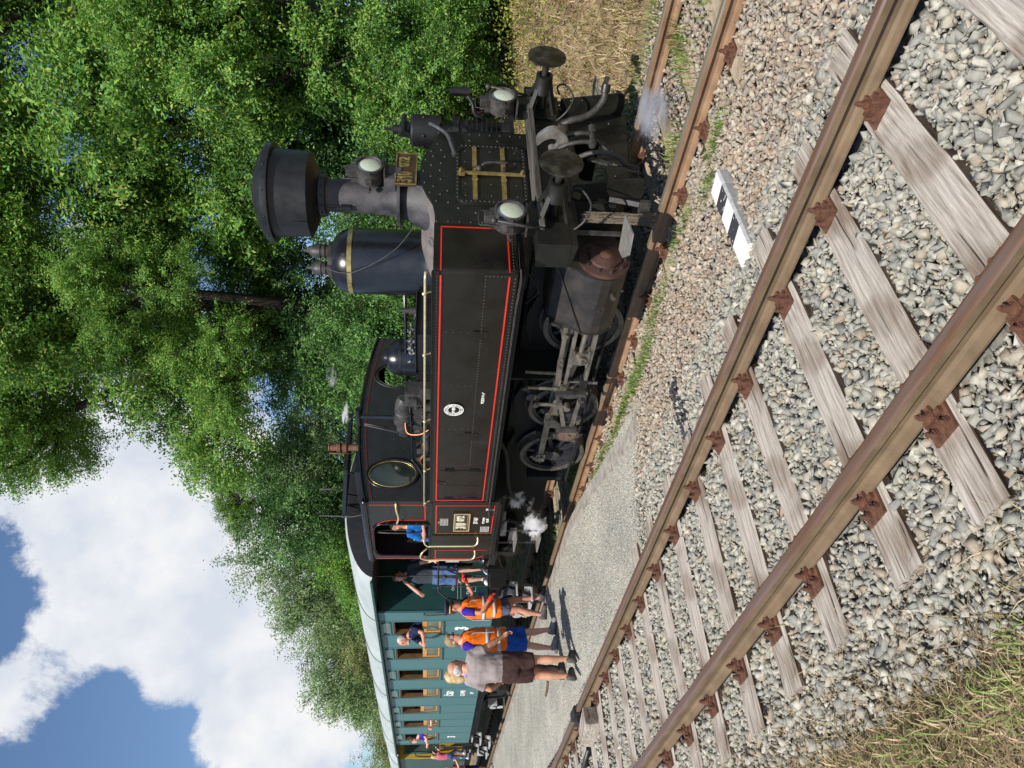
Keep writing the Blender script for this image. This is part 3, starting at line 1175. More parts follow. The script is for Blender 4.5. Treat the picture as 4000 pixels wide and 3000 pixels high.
# ---- side tanks
def tank(ys, x1, near=True):
    s = -1 if ys < 0 else 1
    mb = MB()
    yi = s * .80
    r = .045
    prof = [(TX0, yi), (x1 - .0, yi), (x1, ys - s * r)] + [(x1 - r + r * math.cos(t), ys - s * r + s * r * math.sin(t)) for t in (PI / 8, PI / 4, 3 * PI / 8)] + [(x1 - r, ys), (TX0, ys)]
    mb.prism(prof, 'z', TZ0, TZ1)
    return mb.build('side_tank', M_GLOSS, LO)


tk = tank(-1.45, -4.90)
tk2 = tank(1.45, -6.2)
YF = -1.45
mb = MB()
# riveted seams of the near tank
for x, z0, z1 in ((-5.74, 1.42, 2.10), (-6.62, 1.42, 2.10), (-7.48, 1.42, 2.10), (-8.30, 1.42, 2.10)):
    z = z0
    while z < z1:
        mb.rivet((x, YF, z), (0, -1, 0), .0075)
        z += .075 if x > -8 else .038
for k in range(92):
    x = -4.96 - k * .0465
    mb.rivet((x, YF - .012, 1.395), (0, -1, 0), .0095)
    mb.rivet((x, YF - .012, 2.118), (0, -1, 0), .0065)
    if k % 2 == 0:
        mb.rivet((x - .02, YF, 1.43), (0, -1, 0), .0075)
for k in range(74):
    mb.rivet((-4.94 - k * .0455, YF - .006, 1.668), (0, -1, 0), .008)
for k in range(7):
    mb.rivet((-4.94, YF - .006, 1.45 + k * .036), (0, -1, 0), .008)
    for dx in (-.012, .025):
        mb.rivet((-7.75 + dx, YF - .006, 1.45 + k * .036), (0, -1, 0), .006)
for z in [1.42 + .068 * k for k in range(11)]:
    for x in (-9.205, -9.285):
        mb.rivet((x, YF - (.004 if x > -9.25 else .0), z), (0, -1, 0), .0085)
for k in range(14):
    mb.rivet((-4.90, -.86 - .041 * k, 1.41), (1, 0, 0), .0075)
mb.build('rivets', M_GREYIRON, tk)
mb = MB()
mb.box(-8.30, -4.915, YF - .006, YF + .002, 1.385, 1.69)
mb.build('riveted_patch_plate', M_GLOSS, tk, bevel=.003)
for x, w, z0, z1 in ((-5.76, .05, 1.60, 1.75), (-7.62, .075, 1.60, 1.76)):
    mb = MB()
    mb.box(x - w, x + w, YF - .013, YF, z0, z1)
    for dx in (-w * .7, 0, w * .7):
        for z in (z0 + .02, (z0 + z1) / 2, z1 - .02):
            mb.rivet((x + dx, YF - .013, z), (0, -1, 0), .006)
    mb.build('small_cover_plate', M_GLOSS, tk, bevel=.003)
mb = MB()      # top and bottom angle irons
mb.box(-9.25, -4.895, YF - .012, YF + .01, 2.10, 2.165)
mb.box(-9.25, -4.895, YF - .04, YF - .008, 2.157, 2.170)
mb.box(-9.25, -4.895, YF - .012, YF + .01, 1.372, 1.412)
mb.build('tank_angle_iron', M_GLOSS, tk, bevel=.003)
mb = MB()
path = [(-9.62, 1.352), (-9.3, 1.362), (-8, 1.366), (-6, 1.368), (-5.3, 1.366), (-4.95, 1.352), (-4.78, 1.372)]
for a, b in zip(path[:-1], path[1:]):
    mb.add([(a[0], YF - .065, a[1]), (b[0], YF - .065, b[1]), (b[0], YF + .3, b[1]), (a[0], YF + .3, a[1]),
            (a[0], YF - .065, a[1] - .012), (b[0], YF - .065, b[1] - .012), (b[0], YF + .3, b[1] - .012), (a[0], YF + .3, a[1] - .012)],
           [(0, 1, 2, 3), (7, 6, 5, 4), (4, 5, 1, 0)])
mb.build('running_board', M_GREYIRON, LO)
mb = MB()
mb.box(-9.25, -4.95, -1.44, -.62, 1.30, 1.36)
mb.box(-9.25, -4.95, .62, 1.44, 1.30, 1.36)
mb.build('running_board_underside', M_FRAME, LO)


def line_frame(pts, w, mtl, parent, y=YF - .0035, closed=True, d=.003, name='red_lining'):
    mb = MB()
    n = len(pts)
    P = [Vector((p[0], p[1])) for p in pts]
    inn, out = [], []
    for i in range(n):
        a, b, c = P[i - 1], P[i], P[(i + 1) % n]
        if not closed and i == 0: a = b * 2 - c
        if not closed and i == n - 1: c = b * 2 - a
        d0, d1 = (b - a).normalized(), (c - b).normalized()
        nn = Vector((-(d0 + d1).y, (d0 + d1).x)).normalized()
        k = 1 / max(.35, nn.dot(Vector((-d0.y, d0.x))))
        inn.append(b + nn * w / 2 * k)
        out.append(b - nn * w / 2 * k)
    vs = [(p.x, y, p.y) for p in inn] + [(p.x, y, p.y) for p in out]
    m_ = n if closed else n - 1
    fs = [(i, (i + 1) % n, n + (i + 1) % n, n + i) for i in range(m_)]
    vs += [(v[0], y + d, v[2]) for v in vs]
    fs += [(2 * n + i, i, n + i, 3 * n + i) for i in ()]
    mb.add(vs, fs)
    return mb.build(name, mtl, parent)


def line3(pts, w, mtl, parent, nrm, name='red_lining'):
    mb = MB()
    for a, b in zip(pts[:-1], pts[1:]):
        mb.bar(a, b, w, .003, nrm)
    return mb.build(name, mtl, parent)


LZ0, LZ1 = 1.452, 2.085
line_frame([(-9.195, LZ0), (-9.195, LZ1), (-4.905, LZ1), (-4.905, LZ0)], .019, M_RED, tk, YF - .014, closed=False) if 0 else None
line_frame([(-4.935, LZ0), (-9.195, LZ0), (-9.195, LZ1), (-4.935, LZ1)], .016, M_RED, tk, YF - .0145, closed=False)
line3([(-4.8975, -1.44, LZ1), (-4.8975, -.845, LZ1), (-4.8975, -.845, LZ0), (-4.8975, -1.44, LZ0)], .013, M_RED, tk, (1, 0, 0))
# inspection door on the tank
for x0, x1 in ((-8.785, -8.425), (-9.15, -8.795)):
    mb = MB()
    mb.box(x0, x1, YF - .006, YF, 1.485, 2.05)
    mb.build('locker_door', M_GLOSS, tk, bevel=.003)
for x in (-8.425, -9.15):
    for z in (1.92, 1.60):
        mb = MB()
        mb.box(x - .035, x + .035, YF - .014, YF, z - .055, z + .055)
        mb.cyl((x, YF - .018, z - .06), (x, YF - .018, z + .06), .012, n=8)
        mb.build('hinge', M_FRONT, tk, bevel=.002)
mb = MB()
mb.tube(smoothpath([(-8.74, YF - .005, 2.07), (-8.74, YF - .03, 2.06), (-8.74, YF - .03, 1.98), (-8.72, YF - .01, 1.97)]), .007)
mb.build('door_latch', M_IRON, tk)
# round maker's plate
bd = MB()
bd.cyl((-7.06, YF, 1.905), (-7.06, YF - .014, 1.905), .112, n=48)
badge = bd.build('maker_plate', M_FRONT, tk)
bd = MB()
bd.lathe((-7.06, YF - .014, 1.905), (0, -1, 0), [(.112, 0), (.112, .004), (.103, .004), (.103, 0)], 48, caps=False)
bd.lathe((-7.06, YF - .014, 1.905), (0, -1, 0), [(.074, 0), (.074, .004), (.067, .004), (.067, 0)], 48, caps=False)
bd.build('plate_rings', M_WHITE, badge)
text('plate_lettering', 'Nº 4093', .052, M_WHITE, badge, (-7.06, YF - .016, 1.905), bold=.001, sx=.62)
ring = 'WIENER LOCOMOTIV FABRIK ACTIEN GESELLSCHAFT WIEN • '
bm_all = []
for i, ch in enumerate(ring):
    if ch == ' ': continue
    me = text_mesh(ch, .024, .002, .0006)
    t = -2 * PI * i / len(ring) + PI * .93
    R = Matrix.Translation(Vector((-7.06, YF - .016, 1.905)) - ORG[badge.name]) @ Matrix.Rotation(PI / 2, 4, 'X') @ Matrix.Rotation(t, 4, 'Z') @ Matrix.Translation((0, .0885, 0))
    me.transform(R)
    bm_all.append(me)
mb = MB()
for me in bm_all:
    mb.add([v.co for v in me.vertices], [tuple(p.vertices) for p in me.polygons])
me = mb.mesh('ring_lettering')
me.materials.append(M_WHITE)
o = bpy.data.objects.new('ring_lettering', me)
COL.objects.link(o)
o.parent = badge
text('tank_lettering', 'VODA 4 m³', .052, M_WHITE, tk, (-6.83, YF - .0105, 1.585), sx=.8)
# long pale brass rail along the tank top
mb = MB()
mb.tube([(-9.28, -1.50, 2.245), (-4.96, -1.50, 2.225), (-4.90, -1.46, 2.222)], .0125, 10)
for x in (-5.15, -6.05, -7.25, -8.35, -9.2):
    mb.ball((x, -1.50, 2.235), .020, 8, 6)
    mb.cyl((x, -1.495, 2.235), (x, -1.465, 2.165), .009, n=8)
mb.build('tank_handrail', M_BRASSPALE, LO)

# ---- chimney
CX = -5.27
ch = MB()
ch.lathe((CX, 0, 0), (0, 0, 1), [(.36, 2.20), (.31, 2.30), (.245, 2.42), (.215, 2.50), (.30, 2.515), (.30, 2.545), (.205, 2.55), (.185, 2.65), (.172, 2.90), (.168, 3.28), (.168, 3.33)], 40, caps=False)
ch_o = ch.build('chimney', M_STEM, LO)
ch = MB()
ch.lathe((CX, 0, 0), (0, 0, 1), [(.17, 3.285), (.222, 3.285), (.222, 3.345), (.235, 3.35), (.425, 3.43), (.432, 3.435), (.452, 3.80), (.455, 3.82)], 56, caps=False)
for k in range(14):
    t = 2 * PI * k / 14
    ch.rivet((CX + .222 * math.cos(t), .222 * math.sin(t), 3.315), (math.cos(t), math.sin(t), 0), .012)
ch.box(CX - .01, CX + .01, -.442, -.437, 3.44, 3.80)
ch.build('spark_arrester_drum', M_MATTE, ch_o)
ch = MB()
ch.lathe((CX, 0, 0), (0, 0, 1), [(.455, 3.80), (.505, 3.80), (.507, 3.815), (.505, 3.865), (.49, 3.875), (.38, 3.945), (.20, 4.005), (.0, 4.03)], 56, caps=False)
for k in range(12):
    t = 2 * PI * (k + .4) / 12
    ch.rivet((CX + .505 * math.cos(t), .505 * math.sin(t), 3.84), (math.cos(t), math.sin(t), 0), .012)
ch.build('chimney_cap', M_MATTE, ch_o)
for sy in (-1, 1):
    mb = MB()
    mb.box(CX - .03, CX + .03, sy * .17, sy * .215, 3.02, 3.12)
    mb.cyl((CX, sy * .2, 3.06), (CX, sy * .2, 3.29), .008)
    mb.build('cap_lever', M_MATTE, ch_o)


def lamp(name, c, parent, lens_r=.118):
    x, y, z = c
    mb = MB()
    mb.lathe((x - .20, y, z), (1, 0, 0), [(.10, 0), (.135, .01), (.142, .02), (.142, .17), (.148, .175), (.148, .20), (.128, .205), (lens_r + .002, .175)], 32, caps=True)
    mb.box(x - .19, x - .03, y - .055, y + .055, z + .13, z + .185)
    mb.box(x - .17, x - .05, y - .042, y + .042, z + .185, z + .235)
    mb.box(x - .22, x - .01, y - .12, y + .12, z - .165, z - .148)
    mb.box(x - .14, x - .08, y - .165, y + .165, z - .03, z + .03)
    mb.tube(smoothpath([(x - .11, y - .10, z + .10), (x - .11, y - .10, z + .26), (x - .11, y - .06, z + .285), (x - .11, y + .06, z + .285), (x - .11, y + .10, z + .26), (x - .11, y + .10, z + .10)], 3), .006, 6)
    mb.cyl((x - .2, y - .15, z), (x - .2, y - .19, z), .02, n=10)
    mb.box(x - .02, x + .006, y - .16, y - .13, z - .02, z + .02)
    o = mb.build(name, M_GREYIRON, parent, bevel=.003)
    mb = MB()
    mb.lathe((x - .028, y, z), (1, 0, 0), [(lens_r, 0), (lens_r, .008), (lens_r * .8, .018), (lens_r * .4, .026), (0, .029)], 32)
    mb.build('lamp_glass', M_LENS, o)
    return o


lamp('chimney_lamp', (-4.865, .015, 2.825), LO)
mb = MB()
mb.box(-5.10, -4.94, -.11, .13, 2.56, 2.67)
mb.box(-5.06, -4.92, -.04, .06, 2.50, 2.64)
mb.build('lamp_bracket', M_STEM, LO, bevel=.004)
npf = MB()
npf.box(-4.955, -4.93, -.20, .31, 2.345, 2.565)
npl = npf.build('front_number_plate', M_BROWNPLATE, LO)
mb = MB()
for a, b in (((-.20, 2.345), (.31, 2.357)), ((-.20, 2.553), (.31, 2.565))):
    mb.box(-4.93, -4.922, a[0], b[0], a[1], b[1])
for a in (-.20, .298):
    mb.box(-4.93, -4.9215, a, a + .012, 2.357, 2.553)
mb.build('plate_rim', M_BRASS, npl)
text('plate_digits', '310', .215, M_BRASS, npl, (-4.928, -.085, 2.458), '+x', .005, .006, .52)
text('plate_digits', '072', .150, M_BRASS, npl, (-4.928, .165, 2.470), '+x', .005, .005, .72)

# ---- steam dome, sand dome and small fittings on the boiler
DX = -6.2
mb = MB()
mb.lathe((DX, 0, 0), (0, 0, 1), [(.43, 2.14), (.395, 2.24), (.378, 2.32), (.375, 3.07), (.368, 3.12), (.34, 3.20), (.285, 3.27), (.20, 3.315), (.10, 3.33), (0, 3.333)], 56, caps=False)
dome = mb.build('steam_dome', mat('dome_paint', (.006, .0065, .009), (.012, .012, .014), rough=.20, rough2=.34, scale=4, coat=.2, bump=.05, bscale=8), LO)
mb = MB()
mb.lathe((DX, 0, 0), (0, 0, 1), [(.376, 3.065), (.383, 3.065), (.381, 3.115), (.371, 3.115)], 56, caps=False)
mb.box(DX - .03, DX + .03, -.40, -.378, 3.068, 3.112)
mb.build('brass_band', M_BRASS, dome)
mb = MB()
mb.lathe((DX, 0, 0), (0, 0, 1), [(.21, 3.305), (.21, 3.345), (.18, 3.35), (0, 3.35)], 40)
for dx, dy, h in ((-.08, -.05, .0), (.10, .04, .02)):
    mb.lathe((DX + dx, dy, 0), (0, 0, 1), [(.075, 3.34), (.075, 3.44), (.085, 3.445), (.078, 3.50), (.05, 3.54 + h), (.022, 3.56 + h), (.016, 3.61 + h), (0, 3.62 + h)], 20)
    mb.lathe((DX + dx, dy, 0), (0, 0, 1), [(.088, 3.39), (.088, 3.40)], 16)
mb.build('safety_valves', M_GREYIRON, dome)
mb = MB()
mb.cyl((-6.60, -.38, 2.28), (-6.60, -.38, 2.50), .035, n=12)
mb.cyl((-6.60, -.38, 2.34), (-6.60, -.38, 2.44), .05, n=6)
mb.cyl((-6.60, -.38, 2.50), (-6.60, -.38, 2.56), .02, n=8)
mb.tube(smoothpath([(-6.60, -.38, 2.36), (-6.68, -.48, 2.34), (-6.74, -.56, 2.27)]), .03, 8)
mb.build('check_valve', M_GREYIRON, LO)
SX = -7.93
mb = MB()
mb.lathe((SX, 0, 0), (0, 0, 1), [(.30, 2.2), (.262, 2.26), (.250, 2.30), (.248, 2.58), (.236, 2.66), (.19, 2.735), (.11, 2.765), (.10, 2.80), (.06, 2.805), (.022, 2.84), (0, 2.845)], 48, caps=False)
sd = mb.build('sand_dome', MATS['dome_paint'], LO)
mb = MB()
mb.lathe((SX, 0, 0), (0, 0, 1), [(.249, 2.575), (.255, 2.575), (.253, 2.61), (.246, 2.61)], 48, caps=False)
mb.build('dome_band', M_MATTE, sd)
mb = MB()
mb.tube([(-6.5, -.10, 2.50), (-9.2, -.10, 2.52)], .022, 10)
mb.build('regulator_rod', MATS['dome_paint'], LO)
mb = MB()
mb.box(-6.98, -6.32, -1.0, -.35, 2.16, 2.335)
mb.box(-7.45, -6.98, -1.0, -.35, 2.16, 2.34)
mb.box(-7.0, -6.30, -1.02, -.33, 2.335, 2.352)
mb.build('tank_filler_box', M_MATTE, LO, bevel=.01)
Pq = np.concatenate([np.stack([RNG.uniform(-7.0, -6.62, 60), RNG.uniform(-.85, -.4, 60), RNG.uniform(2.35, 2.43, 60)], 1)])
co = stones('coal', Pq, .055, [(.06, .06, .065), (.18, .18, .19), (.03, .03, .03)], None, mtl=mat('coal_surface', (.6, .6, .6), (1.2, 1.2, 1.2), rough=.3, attr='Col', spec=.8))
co.parent = LO
co.matrix_parent_inverse = Matrix.Translation(-ORG[LO.name])
# turbo generator with its pipes
TYc = -1.0
mb = MB()
mb.lathe((-8.20, TYc, 2.50), (1, 0, 0), [(.02, -.01), (.098, 0), (.105, .02), (.105, .22), (.11, .23), (.135, .25), (.135, .30), (.112, .31), (.110, .44), (.118, .45), (.118, .47), (.108, .48), (.105, .60), (.085, .68), (.05, .72), (0, .72)], 32)
mb.box(-8.1, -7.6, TYc - .05, TYc + .05, 2.16, 2.42)
tg = mb.build('turbo_generator', M_GREYIRON, LO, bevel=0)
mb = MB()
mb.cyl((-7.93, TYc + .02, 2.60), (-7.96, TYc + .05, 3.06), .028, n=12)
mb.cyl((-8.10, TYc + .03, 3.075), (-7.82, TYc + .06, 3.075), .034, n=12)
mb.tube(smoothpath([(-7.96, TYc + .03, 3.09), (-7.97, TYc + .03, 3.16), (-7.99, TYc + .02, 3.18), (-8.02, TYc, 3.16)]), .014, 8)
mb.build('exhaust_pipe', MATS['dome_paint'], tg)
mb = MB()
mb.tube([(-8.02, TYc - .04, 3.0), (-8.10, TYc - .08, 2.62), (-8.25, -1.1, 2.36)], .009, 6)
mb.tube([(-7.99, TYc - .04, 3.0), (-8.04, TYc - .06, 2.7)], .009, 6)
mb.build('conduit', M_GREYIRON, tg)
mb = MB()
mb.tube([(-8.62, -1.18, 2.40), (-7.16, -1.18, 2.42)], .013, 8)
mb.tube(smoothpath([(-8.62, -1.18, 2.40), (-8.72, -1.22, 2.33), (-8.86, -1.3, 2.26), (-9.1, -1.32, 2.25)]), .022, 8)
for q in ((-7.16, 2.42), (-8.62, 2.40)):
    mb.ball((q[0], -1.18, q[1]), .026, 8, 6)
mb.build('reversing_rod', M_MATTE, LO)
mb = MB()
r = random.Random(4)
for k in range(16):
    x = -7.05 - .115 * k + r.uniform(-.03, .03)
    y = -1.15 + r.uniform(-.05, .30)
    h = r.uniform(.08, .22)
    if x < -8.75: break
    if k % 3 == 0:
        mb.box(x - .07, x + .06, y - .06, y + .06, 2.16, 2.16 + h)
    elif k % 3 == 1:
        mb.cyl((x, y, 2.16), (x, y, 2.18 + h), r.uniform(.025, .05), n=12)
        mb.cyl((x, y, 2.2 + h * .5), (x, y, 2.22 + h * .5), .06, n=6)
        mb.cyl((x - .06, y, 2.17 + h * .7), (x + .06, y, 2.17 + h * .7), .02, n=8)
    else:
        mb.cyl((x - .08, y, 2.25), (x + .08, y, 2.25 + r.uniform(-.03, .05)), .035, n=12)
        mb.cyl((x - .02, y, 2.25), (x + .02, y, 2.25), .055, n=6)
mb.box(-7.35, -7.12, -1.22, -1.02, 2.28, 2.47)
mb.box(-7.30, -7.16, -1.26, -1.05, 2.33, 2.43)
mb.cyl((-7.22, -1.12, 2.35), (-7.50, -1.12, 2.35), .05, n=12)
mb.build('feed_valves', M_GREYIRON, LO, bevel=.004)
mb = MB()
mb.tube(smoothpath([(-8.1, -1.2, 2.20), (-8.2, -1.22, 2.27), (-8.4, -1.2, 2.24), (-8.55, -1.24, 2.30), (-8.75, -1.22, 2.20)]), .014, 8)
mb.tube(smoothpath([(-7.8, -1.24, 2.18), (-7.9, -1.25, 2.30), (-7.95, -1.2, 2.45), (-7.86, -1.1, 2.48), (-7.80, -1.08, 2.44)]), .013, 8)
mb.build('copper_pipe', M_COPPER, LO)
mb = MB()
mb.cyl((-8.28, -1.18, 2.22), (-7.95, -1.18, 2.22), .055, n=16)
mb.build('lubricator', M_GREYIRON, LO)
# far side air pump
mb = MB()
mb.lathe((-5.12, 1.0, 0), (0, 0, 1), [(.15, 1.3), (.17, 1.32), (.17, 1.42), (.14, 1.44), (.14, 1.9), (.17, 1.91), (.17, 1.98), (.10, 2.0), (.10, 2.1), (.17, 2.12), (.175, 2.42), (.16, 2.44), (.08, 2.46), (.08, 2.56), (.05, 2.58), (.05, 2.64), (.015, 2.66), (.015, 2.74), (0, 2.74)], 28)
for k in range(7):
    mb.lathe((-5.12, 1.0, 0), (0, 0, 1), [(.14, 1.48 + k * .055), (.175, 1.485 + k * .055), (.175, 1.495 + k * .055), (.14, 1.5 + k * .055)], 28, caps=False)
for t in range(6):
    mb.rivet((-5.12 + .175 * math.cos(t), 1.0 + .175 * math.sin(t), 2.3), (math.cos(t), math.sin(t), 0), .02)
mb.cyl((-5.05, .85, 2.52), (-5.05, 1.16, 2.52), .03)
mb.cyl((-4.75, 1.22, 1.80), (-4.75, 1.22, 2.02), .05, n=12)
mb.tube(smoothpath([(-4.78, 1.2, 1.82), (-4.85, 1.15, 1.76), (-4.95, 1.1, 1.72), (-5.05, 1.05, 1.5)]), .025)
mb.build('air_pump', M_MATTE, LO)
mb = MB()
mb.tube(smoothpath([(-4.97, .86, 2.17), (-4.90, .80, 2.225), (-4.86, .74, 2.20), (-4.86, .59, 2.05), (-4.865, .38, 1.99), (-4.885, .27, 1.96)], 6), .021, 10)
mb.cyl((-4.885, .30, 1.965), (-4.89, .25, 1.955), .03, n=8)
mb.build('curved_front_pipe', mat('pipe_grey_gloss', (.07, .07, .075), (.12, .12, .13), rough=.3, rough2=.4, metal=.4), LO)
mb = MB()
mb.tube(smoothpath([(-5.45, -.12, 2.32), (-5.75, -.30, 2.60), (-6.02, -.37, 3.05), (-6.08, -.25, 3.36), (-6.12, -.10, 3.43)]), .006, 6)
mb.build('thin_cable', M_GREYIRON, LO)

# ---- front beam, buffers, hook, hoses
mb = MB()
mb.box(-4.74, -4.70, -1.0, 1.14, .83, 1.135)
for s in (-1, 1):
    mb.box(-4.86, -4.70, s * .62, s * .98, .80, .83)
beam = mb.build('buffer_beam', M_FRONT, LO, bevel=.004)
mb = MB()
for y in [-.62 + .08 * k for k in range(16)]:
    mb.rivet((-4.70, y, 1.10), (1, 0, 0), .012)
    mb.rivet((-4.70, y, .87), (1, 0, 0), .012)
mb.build('rivets', M_GREYIRON, beam)
mb = MB()
mb.box(-4.88, -4.60, -1.12, 1.10, 1.135, 1.19)
mb.build('wooden_plank', M_BEAMWOOD, LO, bevel=.006)
mb = MB()
mb.box(-4.93, -4.65, -1.32, -1.0, .90, 1.215)
mb.prism([(-4.93, .90), (-4.65, .90), (-4.65, .84), (-4.80, .86)], 'y', -1.32, -1.0)
mb.build('beam_end_box', M_FRONT, LO, bevel=.005)
mb = MB()
mb.box(-4.93, -4.70, 1.14, 1.32, .90, 1.19)
mb.build('beam_end_box', M_FRONT, LO, bevel=.005)
hole = rrect(-.30, .39, .42, .72, .06)
outer = [(-.56, .83), (-.56, .26), (-.40, .22), (.60, .12), (.88, .10), (.88, .83)]
lf = plate('lower_front_plate', outer, [hole], 'x', -4.735, -4.71, M_FRONT, LO)
mb = MB()
for y, z in ((-.40, .34), (-.40, .52), (-.40, .66), (.48, .30), (.48, .45), (.48, .6), (.0, .33), (.2, .32), (-.2, .34), (.7, .3), (.7, .5), (.7, .7)):
    mb.rivet((-4.71, y, z), (1, 0, 0), .014)
mb.build('rivets', M_GREYIRON, lf)
for s, y in ((-1, -.56), (1, .88)):
    w = plate('side_gusset', [(-4.74, .83), (-4.74, .15), (-4.62, .13), (-4.47, .15), (-4.45, .20), (-4.56, .83)], [ell(-4.52, .24, .010, .010, 8), ell(-4.53, .30, .010, .010, 8), ell(-4.55, .48, .011, .011, 8), ell(-4.56, .60, .011, .011, 8), ell(-4.57, .72, .011, .011, 8)], 'y', y - .012, y + .012, M_FRONT, LO)


def buffer(x0, y, z, parent, dirx=1, mtl=M_FRONT):
    """square flange, four legged housing, stem and round head"""
    def X(a): return x0 + dirx * a
    mb = MB()
    mb.box(X(0), X(.03), y - .19, y + .19, z - .19, z + .19)
    for a, b in ((-1, -1), (-1, 1), (1, -1), (1, 1)):
        mb.bar((X(.03), y + a * .135, z + b * .135), (X(.28), y + a * .062, z + b * .062), .055, .04, (0, a, b), .05, .035)
        mb.bolt((X(.03), y + a * .155, z + b * .155), (dirx, 0, 0), .02, .018)
    mb.lathe((X(0), y, z), (dirx, 0, 0), [(.115, .23), (.108, .27), (.098, .30), (.088, .37), (.088, .41), (.080, .415), (.055, .42)], 28, caps=False)
    mb.cyl((X(.03), y, z), (X(.30), y, z), .055, n=16)
    o = mb.build('buffer', mtl, parent, bevel=.005)
    mb = MB()
    mb.cyl((X(.30), y, z), (X(.60), y, z), .036, n=18)
    mb.build('buffer_stem', M_IRON, o)
    mb = MB()
    mb.lathe((X(.595), y, z), (dirx, 0, 0), [(.06, 0), (.195, .008), (.198, .014), (.197, .024), (.15, .031), (.08, .034), (0, .035)], 48)
    mb.build('buffer_head', mat('greased_buffer_head', (.018, .016, .010), (.075, .07, .055), rough=.38, rough2=.62, metal=.5, scale=9, ramp=(.42, .66), bump=.1), o)
    return o


for y in (-.875, .875):
    buffer(-4.70, y, 1.04, LO)
    mb = MB()
    mb.tube([(-4.66, y + (-.20 if y < 0 else .20), 1.20), (-4.66, y + (-.20 if y < 0 else .20), 1.22)], .02)
    s = -1 if y < 0 else 1
    yy = -1.17 if s < 0 else .98
    mb = MB()
    mb.tube([(-4.60, yy, 1.19), (-4.52, yy, 1.60)], .014, 8)
    mb.ball((-4.52, yy, 1.615), .030, 10, 8)
    mb.build('shunting_rod', M_GREYIRON, LO)
    yl = -1.0 if s < 0 else .86
    lamp('buffer_beam_lamp', (-4.53, yl, 1.46), LO, .122)
    mb = MB()
    mb.box(-4.78, -4.60, yl - .05, yl + .11, 1.19, 1.30)
    mb.box(-4.82, -4.62, yl - .015, yl + .015, 1.19, 1.33)
    mb.build('lamp_bracket', M_FRONT, LO, bevel=.003)
    # bent handle beside the buffer
    mb = MB()
    ya = y + .20 * (1 if s < 0 else -1) * 1
    yb = y - .14 * (1 if s < 0 else 1)
    mb.tube(smoothpath([(-4.60, y + .16, .83), (-4.52, y + .17, .86), (-4.46, y + .12, .79), (-4.46, y - .10, .72), (-4.55, y - .22, .78), (-4.68, y - .22, .88)], 4), .0105, 8)
    mb.build('coupling_grip', M_GREYIRON, LO)

mb = MB()
hk = [(-.16, -.05), (.10, -.06), (.20, -.04), (.27, .04), (.28, .12), (.24, .19), (.17, .245), (.10, .235), (.155, .18), (.185, .11), (.165, .05), (.12, .035), (.085, .06), (.08, .10), (.04, .12), (0, .05), (-.16, .045)]
hk = [(q.x, q.y) for q in smoothpath([(a, b, 0) for a, b in hk + hk[:1]], 3)[:-1]]
mb.prism([(-4.62 + a * 1.05, .905 + b * 1.05) for a, b in hk], 'y', -.035, .035)
mb.build('draw_hook', mat('bright_worn_hook', (.12, .11, .095), (.34, .32, .28), rough=.45, metal=.5, scale=8, bump=.2), LO, bevel=.018)
mb = MB()
for y in (-.055, .055):
    mb.tube(smoothpath([(-4.53, y, .95), (-4.46, y * 1.25, .86), (-4.42, y * 1.3, .72), (-4.42, y * 1.3, .62)], 4), [.022] * 12 + [.022], 8)
mb.cyl((-4.42, -.13, .62), (-4.42, .17, .60), .026, n=12)
mb.cyl((-4.42, .10, .60), (-4.42, .19, .595), .036, n=12)
mb.cyl((-4.42, -.12, .62), (-4.42, -.06, .62), .04, n=12)
mb.cyl((-4.43, 0, .62), (-4.50, 0, .46), .02, n=10)
mb.bar((-4.44, -.02, .56), (-4.52, -.14, .40), .03, .015)
mb.build('screw_coupling', M_GREYIRON, LO)
mb = MB()
mb.bar((-4.62, -.06, .60), (-4.50, -.30, .46), .075, .02, (1, 0, 0), .05)
mb.tube([(-4.50, -.30, .45), (-4.49, -.34, .24)], .008, 6)
mb.build('hanging_strap', M_GREYIRON, LO)
mb = MB()
mb.tube(smoothpath([(-4.66, -.18, .82), (-4.50, -.26, .80), (-4.38, -.32, .70), (-4.33, -.35, .56), (-4.36, -.36, .42), (-4.44, -.37, .32), (-4.47, -.38, .25)], 6), .024, 10)
mb.build('brake_hose', M_GREYIRON, LO)
mb = MB()
mb.cyl((-4.47, -.38, .27), (-4.49, -.385, .18), .034, n=12)
mb.tube(smoothpath([(-4.48, -.35, .20), (-4.46, -.30, .15), (-4.50, -.28, .12)]), .010, 6)
mb.build('hose_coupling', M_IRON, LO)
mb = MB()
mb.tube(smoothpath([(-4.66, .52, .86), (-4.58, .52, .76), (-4.55, .55, .62), (-4.50, .60, .50), (-4.40, .66, .42), (-4.34, .70, .41)], 6), .036, 12)
mb.build('steam_heating_hose', M_GREYIRON, LO)
mb = MB()
mb.cyl((-4.34, .70, .41), (-4.27, .735, .405), .048, n=12)
mb.bar((-4.27, .735, .42), (-4.20, .76, .40), .02, .05)
mb.cyl((-4.67, .52, .80), (-4.60, .52, .82), .06, n=12)
mb.build('hose_coupling', M_IRON, LO)
# shunter's steps with their hangers (thin trapezoid plates seen from above)
for s in (-1, 1):
    mb = MB()
    mb.bar((-4.72, s * 1.06, .84), (-4.72, s * 1.06, .40), .055, .012, (1, 0, 0))
    hanger = mb.build('step_hanger', M_GREYIRON, LO)
    mb = MB()
    pts = [(-4.50, 1.03), (-4.86, 1.12), (-4.80, 1.30), (-4.62, 1.45), (-4.42, 1.40)] if s < 0 else [(-4.55, 1.05), (-4.78, 1.08), (-4.80, 1.28), (-4.70, 1.42), (-4.56, 1.38)]
    mb.prism([(x, s * y) for x, y in pts], 'z', .388, .402)
    mb.build('step_plate', mat('worn_step_plate', (.22, .205, .18), (.34, .32, .29), rough=.5, metal=.4, scale=12, bump=.15), hanger)
